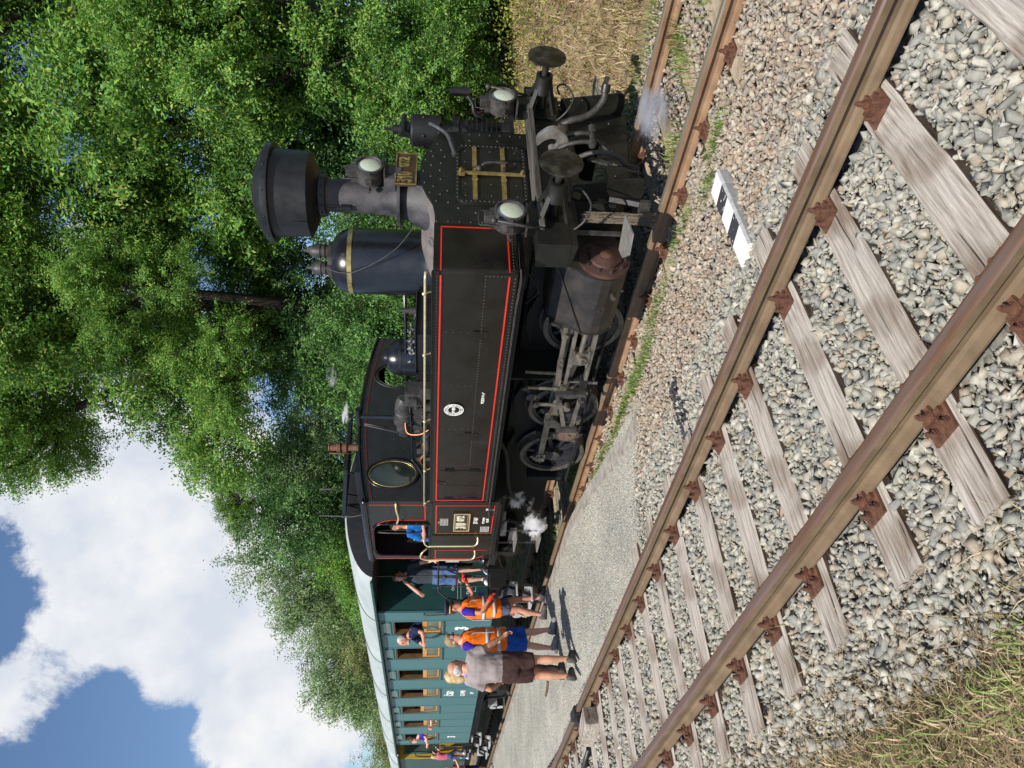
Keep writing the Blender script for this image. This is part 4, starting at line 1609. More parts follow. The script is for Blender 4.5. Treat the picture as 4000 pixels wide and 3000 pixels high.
# birch broom that sweeps the rail
mb = MB()
r = random.Random(8)
for k in range(70):
    a, rr = r.uniform(0, 2 * PI), .05 * math.sqrt(r.random())
    x, y = -4.70 + rr * math.cos(a), -.86 + rr * math.sin(a)
    mb.tube([(x, y, .72 + r.uniform(-.08, .05)), (x + r.uniform(-.01, .01), y + r.uniform(-.01, .01), .35), (x * 1 + r.uniform(-.02, .02), y + r.uniform(-.02, .02), .02 + r.uniform(0, .03))], .0038, 4, caps=False)
mb.build('rail_broom', mat('birch_twigs', (.10, .075, .05), (.26, .21, .15), rough=.9, scale=40), LO)
mb = MB()
mb.cyl((-4.70, -.86, .09), (-4.70, -.86, .22), .058, n=16)
mb.box(-4.70, -4.56, -.80, -.74, .10, .20)
mb.bar((-4.62, -.76, .12), (-4.66, -.66, .30), .05, .04)
mb.bar((-4.66, -.66, .30), (-4.68, -.60, .46), .05, .04)
mb.build('broom_clamp', M_GREYIRON, LO, bevel=.004)

# ---- wheels
def wheel(cx, cy, parent, sgn, crank=True, wt_ang=-120):
    """tyre with flange, rim, ten spokes, hub, balance weight; outer face looks to sgn*Y"""
    z = .465
    yo = sgn * .80
    mb = MB()
    d = (0, sgn, 0)
    mb.lathe((cx, sgn * .665, z), d, [(.405, 0), (.485, 0), (.492, .012), (.470, .028), (.463, .04), (.459, .13), (.452, .135), (.40, .135), (.40, 0)], 64, caps=False)
    o = mb.build('wheel', M_TYRE, parent)
    mb = MB()
    mb.lathe((cx, sgn * .68, z), d, [(.36, 0), (.402, 0), (.402, .10), (.36, .10), (.36, 0)], 56, caps=False)
    for k in range(10):
        t = 2 * PI * k / 10 + .2
        a = Vector((cx + .08 * math.cos(t), sgn * .735, z + .08 * math.sin(t)))
        b = Vector((cx + .37 * math.cos(t), sgn * .735, z + .37 * math.sin(t)))
        mb.bar(a, b, .075, .05, (0, 1, 0), .045, .04)
    # weight: ring sector opposite the crank
    P = []
    a0, a1 = rad(wt_ang - 42), rad(wt_ang + 42)
    for i in range(11):
        t = a0 + (a1 - a0) * i / 10
        P.append((cx + .365 * math.cos(t), z + .365 * math.sin(t)))
    P += [(cx + .17 * math.cos(a1), z + .17 * math.sin(a1)), (cx + .17 * math.cos(a0), z + .17 * math.sin(a0))]
    mb.prism(P, 'y', sgn * .70, sgn * .78)
    mb.build('spokes', mat('wheel_centre_black', (.012, .013, .018), (.035, .035, .04), rough=.45, scale=8), o)
    mb = MB()
    mb.cyl((cx, sgn * .66, z), (cx, sgn * .83, z), .105, n=28)
    t = rad(wt_ang + 180)
    c = Vector((cx + .215 * math.cos(t), 0, z + .215 * math.sin(t)))
    mb.bar((cx, sgn * .79, z), (c.x, sgn * .79, c.z), .15, .075, (0, 1, 0), .12, .075)
    mb.cyl((c.x, sgn * .70, c.z), (c.x, sgn * .83, c.z), .07, n=20)
    mb.build('hub', M_GREYIRON, o)
    return o, c


WX = (-6.339, -7.928, -9.056)
pins = []
for cx in WX:
    o, c = wheel(cx, 0, LO, -1, wt_ang=-118)
    pins.append(c)
    wheel(cx, 0, LO, 1, wt_ang=-28)
    mb = MB()
    mb.cyl((cx, -.67, .465), (cx, .67, .465), .075, n=16)
    mb.build('axle', M_FRAME, LO)
YR = -.90
mb = MB()
for a, b in ((pins[0], pins[1]), (pins[1], pins[2])):
    mb.bar((a.x, YR, a.z), (b.x, YR, b.z), .030, .085, (0, 0, 1))
for c in pins:
    mb.box(c.x - .085, c.x + .085, YR - .032, YR + .032, c.z - .065, c.z + .065)
    mb.cyl((c.x, YR + .05, c.z), (c.x, YR - .055, c.z), .048, n=20)
    mb.box(c.x - .05, c.x + .02, YR - .03, YR + .03, c.z + .06, c.z + .10)
    mb.cyl((c.x, YR, c.z + .10), (c.x, YR, c.z + .13), .015, n=8)
mb.build('coupling_rod', M_STEEL, LO, bevel=.006)
# cylinder with steam chest
sec = [(-.66, .975), (-1.05, .985), (-1.09, .96), (-1.315, .62), (-1.335, .54), (-1.325, .45), (-1.28, .36), (-1.20, .285), (-1.08, .25), (-.90, .26), (-.66, .40)]
mb = MB()
mb.prism(sec, 'x', -5.86, -5.06)
cy = mb.build('cylinder', mat('cylinder_cladding', (.022, .020, .018), (.05, .042, .036), rough=.36, rough2=.5, scale=5, bump=.06, metal=.2), LO, bevel=.008)
mb = MB()
mb.bar((-5.84, -1.325, .64), (-5.09, -1.10, .965), .012, .012, (0, -1, 0))
for x in (-5.075, -5.85):
    mb.prism([(y * 1.006, z * 1.004) for y, z in sec], 'x', x - .012, x + .012)
mb.build('cladding_edge', M_IRON, cy)
CYY, CYZ = -1.08, .50
mb = MB()
mb.lathe((-5.05, CYY, CYZ), (1, 0, 0), [(.245, -.02), (.250, 0), (.250, .03), (.225, .035), (.16, .045), (.155, .07), (.10, .085), (.06, .095), (0, .10)], 48)
cc = mb.build('cylinder_cover', M_RUSTCYL, cy)
mb = MB()
for k in range(10):
    t = 2 * PI * k / 10 + .2
    mb.bolt((-5.02, CYY + .20 * math.cos(t), CYZ + .20 * math.sin(t)), (1, 0, 0), .020, .022)
mb.build('cover_nuts', M_GREYIRON, cc)
mb = MB()
mb.lathe((-4.965, CYY, CYZ), (1, 0, 0), [(.062, 0), (.060, .012), (.03, .022), (0, .024)], 24)
mb.build('cover_boss', mat('copper_brown_boss', (.16, .07, .05), (.30, .16, .12), rough=.35, metal=.6), cc)
mb = MB()
mb.lathe((-5.86, CYY, CYZ), (-1, 0, 0), [(.235, 0), (.235, .03), (.17, .05), (.10, .10), (.06, .13), (.055, .20), (0, .20)], 36)
mb.cyl((-5.86, -1.08, .74), (-6.02, -1.08, .74), .05, n=16)
mb.cyl((-5.86, -1.12, .86), (-5.90, -1.12, .86), .08, n=16)
mb.build('rear_cylinder_cover', M_IRON, cy)
mb = MB()
for q in ((-5.45, .66), (-5.50, .60), (-5.2, .42), (-5.72, .44)):
    mb.bolt((q[0], -1.33, q[1] - .1), (0, -1, 0), .012, .01)
mb.cyl((-5.28, -1.31, .40), (-5.28, -1.37, .40), .026, n=10)
mb.build('drain_plugs', M_GREYIRON, cy)
# piston rod, slide bars, crosshead, main rod
mb = MB()
mb.cyl((-6.0, CYY, CYZ), (-6.45, CYY, CYZ), .030, n=14)
mb.build('piston_rod', M_STEEL, LO)
for z, zz in ((.615, .600), (.385, .372)):
    mb = MB()
    mb.bar((-6.02, CYY, z), (-7.0, CYY, zz), .075, .040, (0, 0, 1))
    mb.build('slide_bar', M_STEEL, LO, bevel=.004)
mb = MB()
mb.box(-6.62, -6.42, CYY - .05, CYY + .05, .40, .60)
mb.cyl((-6.52, CYY + .05, CYZ), (-6.52, CYY - .085, CYZ), .065, n=24)
mb.bolt((-6.52, CYY - .085, CYZ), (0, -1, 0), .035, .025)
mb.box(-6.66, -6.38, CYY - .055, CYY + .055, .40, .425)
mb.box(-6.66, -6.38, CYY - .055, CYY + .055, .575, .60)
mb.build('crosshead', M_STEEL, LO, bevel=.005)
mb = MB()
mb.bar((-6.52, -1.02, CYZ), (pins[1].x, -1.0, pins[1].z), .035, .075, (0, 0, 1), .035, .10)
mb.box(pins[1].x - .10, pins[1].x + .11, -1.035, -.965, pins[1].z - .085, pins[1].z + .085)
mb.cyl((pins[1].x, -.86, pins[1].z), (pins[1].x, -1.06, pins[1].z), .055, n=20)
mb.build('main_rod', M_STEEL, LO, bevel=.006)
# return crank with its big eccentric
EC = Vector((-7.98, -1.16, .44))
mb = MB()
mb.bar((pins[1].x, -1.09, pins[1].z), (EC.x, -1.09, EC.z), .05, .11, (1, 0, 0), .05, .16)
mb.cyl((pins[1].x, -1.06, pins[1].z), (pins[1].x, -1.12, pins[1].z), .085, n=24)
mb.build('return_crank', M_GREYIRON, LO, bevel=.006)
mb = MB()
mb.lathe(EC + Vector((0, .05, 0)), (0, -1, 0), [(.118, 0), (.148, 0), (.148, .075), (.118, .075), (.118, 0)], 36, caps=False)
mb.box(EC.x + .10, EC.x + .19, -1.215, -1.125, EC.z - .09, EC.z + .13)
for dz in (-.155, .155):
    mb.cyl((EC.x - .05, -1.17, EC.z + dz), (EC.x + .03, -1.17, EC.z + dz), .02, n=10)
    mb.cyl((EC.x + .0, -1.17, EC.z + dz), (EC.x + .0, -1.17, EC.z + dz * 1.28), .014, n=8)
mb.build('eccentric_strap', M_GREYIRON, LO, bevel=.004)
mb = MB()
mb.cyl(EC + Vector((0, .04, 0)), EC + Vector((0, -.03, 0)), .117, n=32)
mb.cyl(EC + Vector((0, -.03, 0)), EC + Vector((0, -.05, 0)), .03, n=12)
mb.build('eccentric_disc', mat('brown_eccentric', (.12, .07, .05), (.22, .15, .11), rough=.45, metal=.4), LO)
LK = -7.14
mb = MB()
mb.bar((EC.x + .17, -1.17, EC.z + .07), (LK - .02, -1.17, .66), .022, .055, (0, 0, 1), .022, .045)
mb.bar((EC.x + .17, -1.17, EC.z - .03), (LK - .02, -1.17, .40), .022, .055, (0, 0, 1), .022, .045)
mb.build('eccentric_rod', M_STEEL, LO, bevel=.003)
mb = MB()
mb.prism([(LK - .04, .70), (LK + .03, .71), (LK + .05, .55), (LK + .05, .35), (LK - .02, .34), (LK - .03, .52)], 'y', -1.20, -1.14)
for z in (.66, .40):
    mb.cyl((LK - .03, -1.14, z), (LK - .03, -1.25, z), .034, n=18)
mb.build('expansion_link', M_GREYIRON, LO, bevel=.004)
mb = MB()
mb.bar((-5.98, -1.12, .74), (-6.55, -1.12, .72), .04, .045, (0, 0, 1))
mb.bar((-6.55, -1.12, .72), (-7.12, -1.12, .685), .03, .065, (0, 0, 1))
mb.cyl((-6.10, -1.08, .74), (-6.10, -1.17, .74), .038, n=18)
for x in (-6.5, -6.58, -6.66):
    mb.bolt((x, -1.14, .715), (0, -1, 0), .015, .012)
mb.build('valve_rod', M_STEEL, LO, bevel=.004)
mb = MB()
mb.bar((-7.0, -1.17, 1.08), (-7.02, -1.17, .70), .018, .045, (1, 0, 0))
mb.bar((-6.90, -1.02, 1.08), (-6.92, -1.02, .70), .018, .045, (1, 0, 0))
mb.bar((-7.05, -1.02, .68), (-7.05, -1.05, .20), .018, .04, (1, 0, 0))
mb.build('lifting_link', M_STEEL, LO, bevel=.003)
mb = MB()
mb.bar((-7.0, -1.14, 1.08), (-7.16, -1.14, .99), .045, .06, (0, 1, 0))
mb.cyl((-7.16, -.6, .99), (-7.16, -1.20, .99), .062, n=24)
mb.cyl((-7.0, -1.10, 1.08), (-7.0, -1.20, 1.08), .034, n=18)
mb.bar((-7.16, -1.14, .99), (-7.30, -1.14, .92), .045, .05, (0, 1, 0))
mb.cyl((-7.32, -1.10, .92), (-7.32, -1.21, .92), .034, n=18)
mb.build('weighshaft', M_GREYIRON, LO, bevel=.004)
mb = MB()
mb.bar((-7.32, -1.18, .92), (-7.32, -1.18, .76), .018, .05, (1, 0, 0))
mb.bar((-7.32, -1.18, .76), (-7.36, -1.18, .54), .018, .05, (1, 0, 0))
mb.cyl((-7.36, -1.14, .54), (-7.36, -1.23, .54), .038, n=18)
mb.build('valve_link', M_STEEL, LO, bevel=.003)
mb = MB()      # motion bracket, brake gear and springs
mb.box(-7.02, -6.98, -1.05, -.6, .34, 1.28)
mb.box(-7.08, -6.92, -1.12, -1.02, .34, .42)
for x in (-7.1, -8.5, -9.7):
    mb.box(x - .05, x + .05, -.82, -.66, .25, .75)
    mb.cyl((x, -.75, .3), (x, .75, .3), .025)
mb.cyl((-5.2, -.85, .20), (-9.7, -.85, .18), .018)
for x in WX:
    for k in range(5):
        mb.box(x - .38 + k * .06, x + .38 - k * .06, -.72, -.64, 1.02 + k * .018, 1.035 + k * .018)
mb.build('brake_gear', M_FRAME, LO)
mb = MB()
mb.tube(smoothpath([(-8.3, -1.05, 1.28), (-8.6, -1.12, 1.16), (-9.3, -1.15, 1.08), (-9.7, -1.15, .95), (-9.9, -1.15, .72)]), .03, 10)
mb.tube(smoothpath([(-5.6, -1.15, 1.22), (-5.35, -1.2, 1.12), (-5.1, -1.15, 1.30)]), .012, 6)
mb.build('feed_pipe', M_FRAME, LO)

# ---- cab
CB0, CB1, RZ = -11.10, -9.25, 2.165
opening = [(-9.90, RZ), (-9.90, 2.72)] + [(-10.04 + .14 * math.cos(t), 2.82 + .14 * math.sin(t)) for t in (PI * .1, PI * .25, PI * .4)] + [(-10.1, 2.975), (-10.5, 2.985)] + [(-10.80 + .14 * math.cos(t), 2.86 + .13 * math.sin(t)) for t in (PI * .5, PI * .7, PI * .9)] + [(-10.94, 2.7), (-10.94, RZ)]
top = [(CB1, 3.03), (CB1 - .06, 3.065), (-9.8, 3.07), (CB0 + .08, 3.065), (CB0, 3.03)]
outer = [(CB1, RZ)] + top + [(CB0, RZ)] + list(reversed(opening))
cs = plate('cab_side', outer, [], 'y', -1.452, -1.437, M_GLOSS, LO)
plate('cab_side', [(x, z) for x, z in outer], [], 'y', 1.437, 1.452, M_GLOSS, LO)
lower = [(CB1, 1.20), (CB1, RZ), (CB0, RZ), (CB0, 1.48), (CB0 + .06, 1.36), (CB0 + .16, 1.28), (CB0 + .18, 1.20)]
cl = plate('cab_lower_panel', lower, [], 'y', -1.456, -1.437, M_GLOSS, LO)
plate('cab_lower_panel', lower, [], 'y', 1.437, 1.456, M_GLOSS, LO)
mb = MB()
mb.box(-10.70, -10.255, -1.468, -1.456, 1.27, 2.13)
cdoor = mb.build('cab_door', M_GLOSS, LO, bevel=.003)
mb = MB()
for z in [1.25 + .085 * k for k in range(11)]:
    mb.rivet((-10.235, -1.456, z), (0, -1, 0), .008)
    mb.rivet((-10.715, -1.456, z), (0, -1, 0), .008)
for z in [2.25 + .075 * k for k in range(11)]:
    mb.rivet((-9.285, -1.452, z), (0, -1, 0), .008)
    mb.rivet((-11.08, -1.452, z), (0, -1, 0), .008)
for z in [2.25 + .105 * k for k in range(6)]:
    mb.rivet((-9.875, -1.468, z), (0, -1, 0), .009)
for x in (-9.36, -9.45, -9.54, -9.63, -9.72):
    mb.rivet((x, -1.452, 2.74), (0, -1, 0), .008)
    mb.rivet((x, -1.452, 2.78), (0, -1, 0), .008)
for x in [-9.3 - .058 * k for k in range(31)]:
    mb.rivet((x, -1.468, 2.150), (0, -1, 0), .007)
    mb.rivet((x, -1.456, 1.235), (0, -1, 0), .008)
    mb.rivet((x, -1.487, 3.075), (0, -.3, 1), .007)
mb.build('rivets', M_GREYIRON, cs)
mb = MB()
mb.box(CB0, CB1, -1.468, -1.45, 2.125, 2.185)
mb.box(CB0, CB1, -1.50, -1.46, 1.185, 1.203)
mb.box(CB0 + .02, -9.88, -1.49, -1.43, 2.16, 2.185)
mb.build('belt_rail', M_GLOSS, cs, bevel=.003)
mb = MB()      # beading round the opening
mb.tube([(x, -1.462, z) for x, z in opening], .015, 8)
mb.bar((-9.885, -1.47, 2.19), (-9.885, -1.47, 2.74), .03, .028, (1, 0, 0))
mb.build('opening_beading', M_GLOSS, cs)
mb = MB()
mb.tube([(CB1 + .02, -1.44, 3.035), (CB1 - .05, -1.452, 3.062), (-10.2, -1.455, 3.065), (CB0 + .06, -1.452, 3.062), (CB0 - .02, -1.44, 3.035)], .046, 14)
mb.build('roof_gutter', MATS['dome_paint'], cs)
RL = .014
line_frame([(-9.345, 3.01), (-9.345, 2.235), (-9.79, 2.235)] + [(-9.79, 2.70), (-9.83, 2.82), (-9.93, 2.92), (-10.08, 2.985), (-10.5, 3.003), (-10.72, 2.995), (-10.88, 2.95), (-10.97, 2.84)], RL, M_RED, cs, -1.4555, closed=False)
line_frame([(-10.97, 2.24), (-11.06, 2.24), (-11.06, 3.0)], RL, M_RED, cs, -1.4555, closed=False)
line_frame([(-9.355, 1.275), (-9.355, 2.08), (-10.20, 2.08), (-10.20, 1.275)], RL, M_RED, cl, -1.4595)
line_frame([(-10.98, 1.335), (-11.065, 1.45), (-11.07, 1.6), (-11.07, 2.08), (-10.775, 2.08), (-10.775, 1.30)], RL, M_RED, cl, -1.4595, closed=False)
# front wall with two oval windows
arch = [(-1.45 + .145 * k, 3.19 - .080 * (-1.45 + .145 * k) ** 2) for k in range(21)]
cf = plate('cab_front_wall', [(-1.45, 1.2)] + arch + [(1.45, 1.2)], [ell(-1.03, 2.69, .215, .335), ell(.70, 2.68, .215, .335)], 'x', -9.262, -9.245, mat('cab_front_paint', (.012, .013, .012), (.02, .021, .02), rough=.5, scale=5), LO)
mb = MB()
for k in range(1, 20):
    mb.rivet((-9.245, arch[k][0], arch[k][1] - .03), (1, 0, 0), .007)
for y, z in ((-.45, 2.6), (-.45, 2.7), (-.6, 2.55), (-.45, 2.5), (-.65, 2.7), (-.3, 2.6), (-1.3, 2.32), (-1.38, 2.6), (-1.38, 2.9)):
    mb.rivet((-9.245, y, z), (1, 0, 0), .008)
mb.build('rivets', M_GREYIRON, cf)
mb = MB()
for k in range(len(arch) - 1):
    a, b = arch[k], arch[k + 1]
    mb.bar((-9.241, a[0], a[1] - .075), (-9.241, b[0], b[1] - .075), .010, .004, (1, 0, 0))
mb.build('red_lining', M_DARKRED, cf)
for yc in (-1.03, .70):
    mb = MB()
    n = 44
    P0 = ell(yc, 2.69, .235, .355, n)
    mb.tube([(-9.238, y, z) for y, z in P0], .016, 8, closed=True)
    wf = mb.build('window_frame', M_GLOSS if yc < 0 else M_FRONT, cf)
    mb = MB()
    mb.tube([(-9.232, y, z) for y, z in ell(yc, 2.69, .205, .325, n)], .0065, 6, closed=True)
    mb.build('brass_ring', M_BRASS if yc < 0 else M_GREYIRON, wf)
    if yc < 0:
        mb = MB()
        mb.add([(-9.256, y, z) for y, z in ell(yc, 2.69, .212, .332, n)], [tuple(range(n))])
        mb.build('window_pane', M_GLASSDARK, wf)
# roof, back wall, floor, backhead
mb = MB()
N = 20
rf = [(-1.47 + .147 * k, 3.225 - .080 * (-1.47 + .147 * k) ** 2) for k in range(N + 1)]
vs = []
for x in (-11.20, -9.225):
    vs += [(x, y, z) for y, z in rf] + [(x, y, z - .02) for y, z in rf]
M_ = 2 * (N + 1)
fs = []
for k in range(N):
    fs += [(k, k + 1, M_ + k + 1, M_ + k), (N + 1 + k, M_ + N + 1 + k, M_ + N + 2 + k, N + 2 + k), (k, N + 1 + k, N + 2 + k, k + 1), (M_ + k, M_ + k + 1, M_ + N + 2 + k, M_ + N + 1 + k)]
fs += [(0, M_, M_ + N + 1, N + 1), (N, N + N + 1, M_ + 2 * N + 1, M_ + N)]
mb.add(vs, fs, False)
rfo = mb.build('cab_roof', M_MATTE, LO)
mb = MB()
mb.box(-10.9, -9.9, -.62, .5, 3.20, 3.30)
mb.bar((-11.55, -.50, 3.60), (-10.0, -.50, 3.44), .05, .06)
mb.bar((-10.0, -.50, 3.44), (-10.0, .5, 3.44), .05, .06)
mb.obox((-10.75, .0, 3.50), 1.55, 1.0, .03, Euler((0, .10, 0)).to_matrix())
for x in (-11.3, -10.9, -10.2):
    mb.bar((x, -.5, 3.20), (x + .12, -.5, 3.48), .03, .02)
mb.build('roof_vent_flap', M_MATTE, rfo, bevel=.005)
mb = MB()
mb.tube([(-11.2, -.62, 3.18), (-11.45, -.55, 3.45), (-11.5, -.5, 4.0)], .012, 6)
mb.tube([(-10.6, -.5, 3.50), (-10.62, -.5, 3.86)], .010, 6)
mb.tube([(-11.0, -.5, 3.55), (-10.62, -.5, 3.86)], .008, 6)
mb.build('roof_aerial', M_GREYIRON, rfo)
mb = MB()
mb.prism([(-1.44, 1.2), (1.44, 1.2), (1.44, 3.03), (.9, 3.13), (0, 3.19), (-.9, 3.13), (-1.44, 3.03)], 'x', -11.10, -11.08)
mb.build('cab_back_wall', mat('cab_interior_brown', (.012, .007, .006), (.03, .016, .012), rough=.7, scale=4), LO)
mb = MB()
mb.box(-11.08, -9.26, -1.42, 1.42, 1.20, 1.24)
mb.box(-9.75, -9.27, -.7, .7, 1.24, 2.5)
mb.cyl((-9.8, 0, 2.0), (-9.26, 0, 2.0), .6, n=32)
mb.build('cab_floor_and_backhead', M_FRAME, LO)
mb = MB()
mb.prism(ell(-9.30, 3.27, .09, .055, 12), 'y', -.90, -.60)
mb.build('front_roof_vent', mat('grey_green_vent', (.10, .12, .10), (.16, .18, .15), rough=.6), rfo) if 0 else None
mb = MB()
mb.lathe((-9.32, -.55, 0), (0, 0, 1), [(.05, 3.15), (.05, 3.36), (.075, 3.365), (.075, 3.42), (.045, 3.425), (.045, 3.45), (.07, 3.455), (.07, 3.50), (.05, 3.51), (.05, 3.60), (.06, 3.605), (.05, 3.62), (0, 3.62)], 18)
mb.tube([(-9.34, -.64, 3.3), (-9.34, -.64, 3.6)], .010, 6)
mb.build('whistle', M_WHISTLE, LO)
# oval spectacle pane swung open inside the cab opening
mb = MB()
R_ = Matrix.Rotation(rad(56), 3, 'Z')
ctr = Vector((-10.30, -1.38, 2.62))
mb.tube([ctr + R_ @ Vector((0, a, b)) for a, b in ell(0, 0, .17, .33, 40)], .011, 8, closed=True)
spec_ = mb.build('hinged_pane_frame', M_GREYIRON, LO)
# brass grips, plates, lettering
mb = MB()
mb.tube(smoothpath([(-10.30, -1.45, 2.235), (-10.33, -1.53, 2.25), (-10.42, -1.56, 2.20), (-10.42, -1.56, 2.10), (-10.42, -1.56, 1.60), (-10.42, -1.55, 1.50), (-10.38, -1.52, 1.46), (-10.32, -1.46, 1.46)], 5), .0135, 10)
mb.build('door_handrail', M_BRASSPALE, LO)
mb = MB()
mb.tube(smoothpath([(-10.72, -1.45, 2.20), (-10.74, -1.52, 2.28), (-10.85, -1.55, 2.30), (-10.90, -1.56, 2.20), (-10.90, -1.56, 2.0), (-10.90, -1.56, 1.62), (-10.90, -1.55, 1.52), (-10.85, -1.52, 1.48), (-10.78, -1.46, 1.48)], 5), .0135, 10)
mb.build('door_handrail', M_BRASSPALE, LO)
mb = MB()
mb.tube(smoothpath([(-9.30, -1.45, 2.63), (-9.38, -1.51, 2.625), (-9.58, -1.53, 2.60), (-9.78, -1.51, 2.625), (-9.86, -1.46, 2.63)], 5), .014, 10)
mb.build('cab_grip', M_BRASSPALE, cs)
npf = MB()
npf.box(-10.085, -9.555, -1.478, -1.456, 1.60, 1.83)
npl = npf.build('side_number_plate', M_BROWNPLATE, cl)
mb = MB()
for a in (1.60, 1.815):
    mb.box(-10.085, -9.555, -1.488, -1.478, a, a + .015)
for a in (-10.085, -9.570):
    mb.box(a, a + .015, -1.4885, -1.478, 1.615, 1.815)
for a in (1.628, 1.797):
    mb.box(-10.05, -9.59, -1.484, -1.478, a, a + .006)
mb.build('plate_rim', M_BRASSPALE, npl)
text('plate_digits', '310', .195, M_CREAM, npl, (-9.915, -1.480, 1.715), '-y', .005, .006, .60)
text('plate_digits', '072', .140, M_CREAM, npl, (-9.695, -1.480, 1.728), '-y', .005, .005, .72)
mb = MB()
mb.box(-9.93, -9.73, -1.472, -1.456, 1.905, 2.025)
mb.cyl((-9.83, -1.46, 2.03), (-9.83, -1.475, 2.05), .014, n=8)
mb.build('cast_emblem_plate', mat('embossed_bright_plate', (.22, .20, .15), (.66, .64, .56), rough=.35, metal=.5, scale=55, bump=.9, bscale=60, ramp=(.45, .55)), cl, bevel=.004)
text('side_lettering', '37-161', .085, M_WHITE, cl, (-9.80, -1.4585, 1.512), '-y', .002, .002, .80)
text('side_lettering', 'VÝTOPNA', .045, M_WHITE, cl, (-9.80, -1.4585, 1.40), '-y', .002, .001, .90)
text('side_lettering', 'PLZEŇ', .045, M_WHITE, cl, (-9.80, -1.4585, 1.345), '-y', .002, .001, .90)
text('side_lettering', '1,28\n1 75\n5,0 t', .042, M_WHITE, cl, (-9.47, -1.4585, 1.33), '-y', .002, .0008, .8)
mb = MB()
for k in range(7):
    mb.box(-10.16, -9.985, -1.4605, -1.4585, 1.315 + k * .019, 1.3215 + k * .019)
mb.build('brake_table', M_WHITE, cl)
# step ladder, reservoir and things below the cab
mb = MB()
for x in (-10.44, -10.84):
    mb.bar((x, -1.30, 1.19), (x, -1.30, .46), .045, .012, (0, 1, 0))
lad = mb.build('cab_ladder', M_GREYIRON, LO)
for z, w in ((.86, .20), (.50, .20)):
    mb = MB()
    mb.box(-10.90, -10.42, -1.44, -1.27, z, z + .018)
    mb.box(-10.90, -10.42, -1.275, -1.262, z, z + .10)
    mb.build('ladder_step', MATS['worn_step_plate'], lad)
mb = MB()
mb.lathe((-11.28, -1.28, .92), (0, 1, 0), [(.0, -.03), (.13, 0), (.165, .03), (.17, .08), (.17, 1.6), (.12, 1.66), (0, 1.68)], 32)
mb.build('air_reservoir', M_MATTE, LO)
mb = MB()
for y in (-1.2, -.9):
    mb.bar((-11.42, y, .80), (-11.62, y + .1, .62), .07, .04)
mb.tube(smoothpath([(-10.6, -1.0, 1.1), (-10.55, -1.1, .8), (-10.45, -1.12, .62), (-10.2, -1.1, .60), (-10.05, -1.1, .72)]), .035, 10)
mb.cyl((-10.1, -1.1, .70), (-9.8, -1.1, .70), .055, n=14)
mb.box(-11.3, -10.9, -.6, .6, .5, 1.1)
mb.build('injector', M_GREYIRON, LO)
mb = MB()
mb.box(-11.28, -11.18, -1.30, 1.30, .88, 1.19)
mb.build('rear_buffer_beam', M_FRONT, LO)
for y in (-.875, .875):
    buffer(-11.25, y, 1.04, LO, -1)
# smokebox top cleaning plug
mb = MB()
mb.lathe((-5.50, -.40, 2.17), (0, -.56, .83), [(.055, 0), (.05, .03), (.03, .035), (.02, .01), (0, .01)], 20)
mb.build('washout_plug', M_SADDLE, LO)

# ================================================================ PASSENGER CARRIAGES
M_TEAL = mat('teal_carriage_paint', (.040, .125, .135), (.060, .165, .175), rough=.42, rough2=.55, scale=2.5, stretch=(1, 1, .35), bump=.05, coat=.1, ramp=(.2, .8))
M_TEALD = mat('deep_teal_end_shade_paint', (.012, .050, .048), (.018, .065, .062), rough=.45, scale=3)  # teal darkened for the shaded end wall; gutters and second body share it
M_ROOF = mat('pale_grey_green_roof', (.30, .34, .33), (.41, .45, .43), rough=.6, scale=3, stretch=(.5, 1, 1), bump=.1)
M_ROOFD = mat('dark_roof_end', (.02, .021, .024), (.03, .03, .033), rough=.6)
M_VARN = mat('varnished_orange_wood', (.42, .17, .03), (.62, .30, .06), rough=.35, scale=9, stretch=(1, 1, .2), coat=.3)
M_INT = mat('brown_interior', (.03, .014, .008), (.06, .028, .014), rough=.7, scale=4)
M_PANE = mat('greenish_window_glass', (.045, .06, .05), (.10, .12, .09), rough=.08, spec=.8, scale=2.2)
M_STEPT = mat('pale_worn_step', (.30, .30, .28), (.48, .47, .44), rough=.7, scale=9, bump=.2)
M_YELLOW = mat('mustard_panel', (.42, .26, .02), (.52, .33, .04), rough=.45, scale=5)
M_GREYPAINT = mat('light_grey_casting', (.30, .31, .31), (.45, .46, .46), rough=.6, scale=14)


def roof_z(y, top=3.63):
    return top - .57 + .57 * math.sqrt(max(0.0, 1 - (y / 1.565) ** 2))


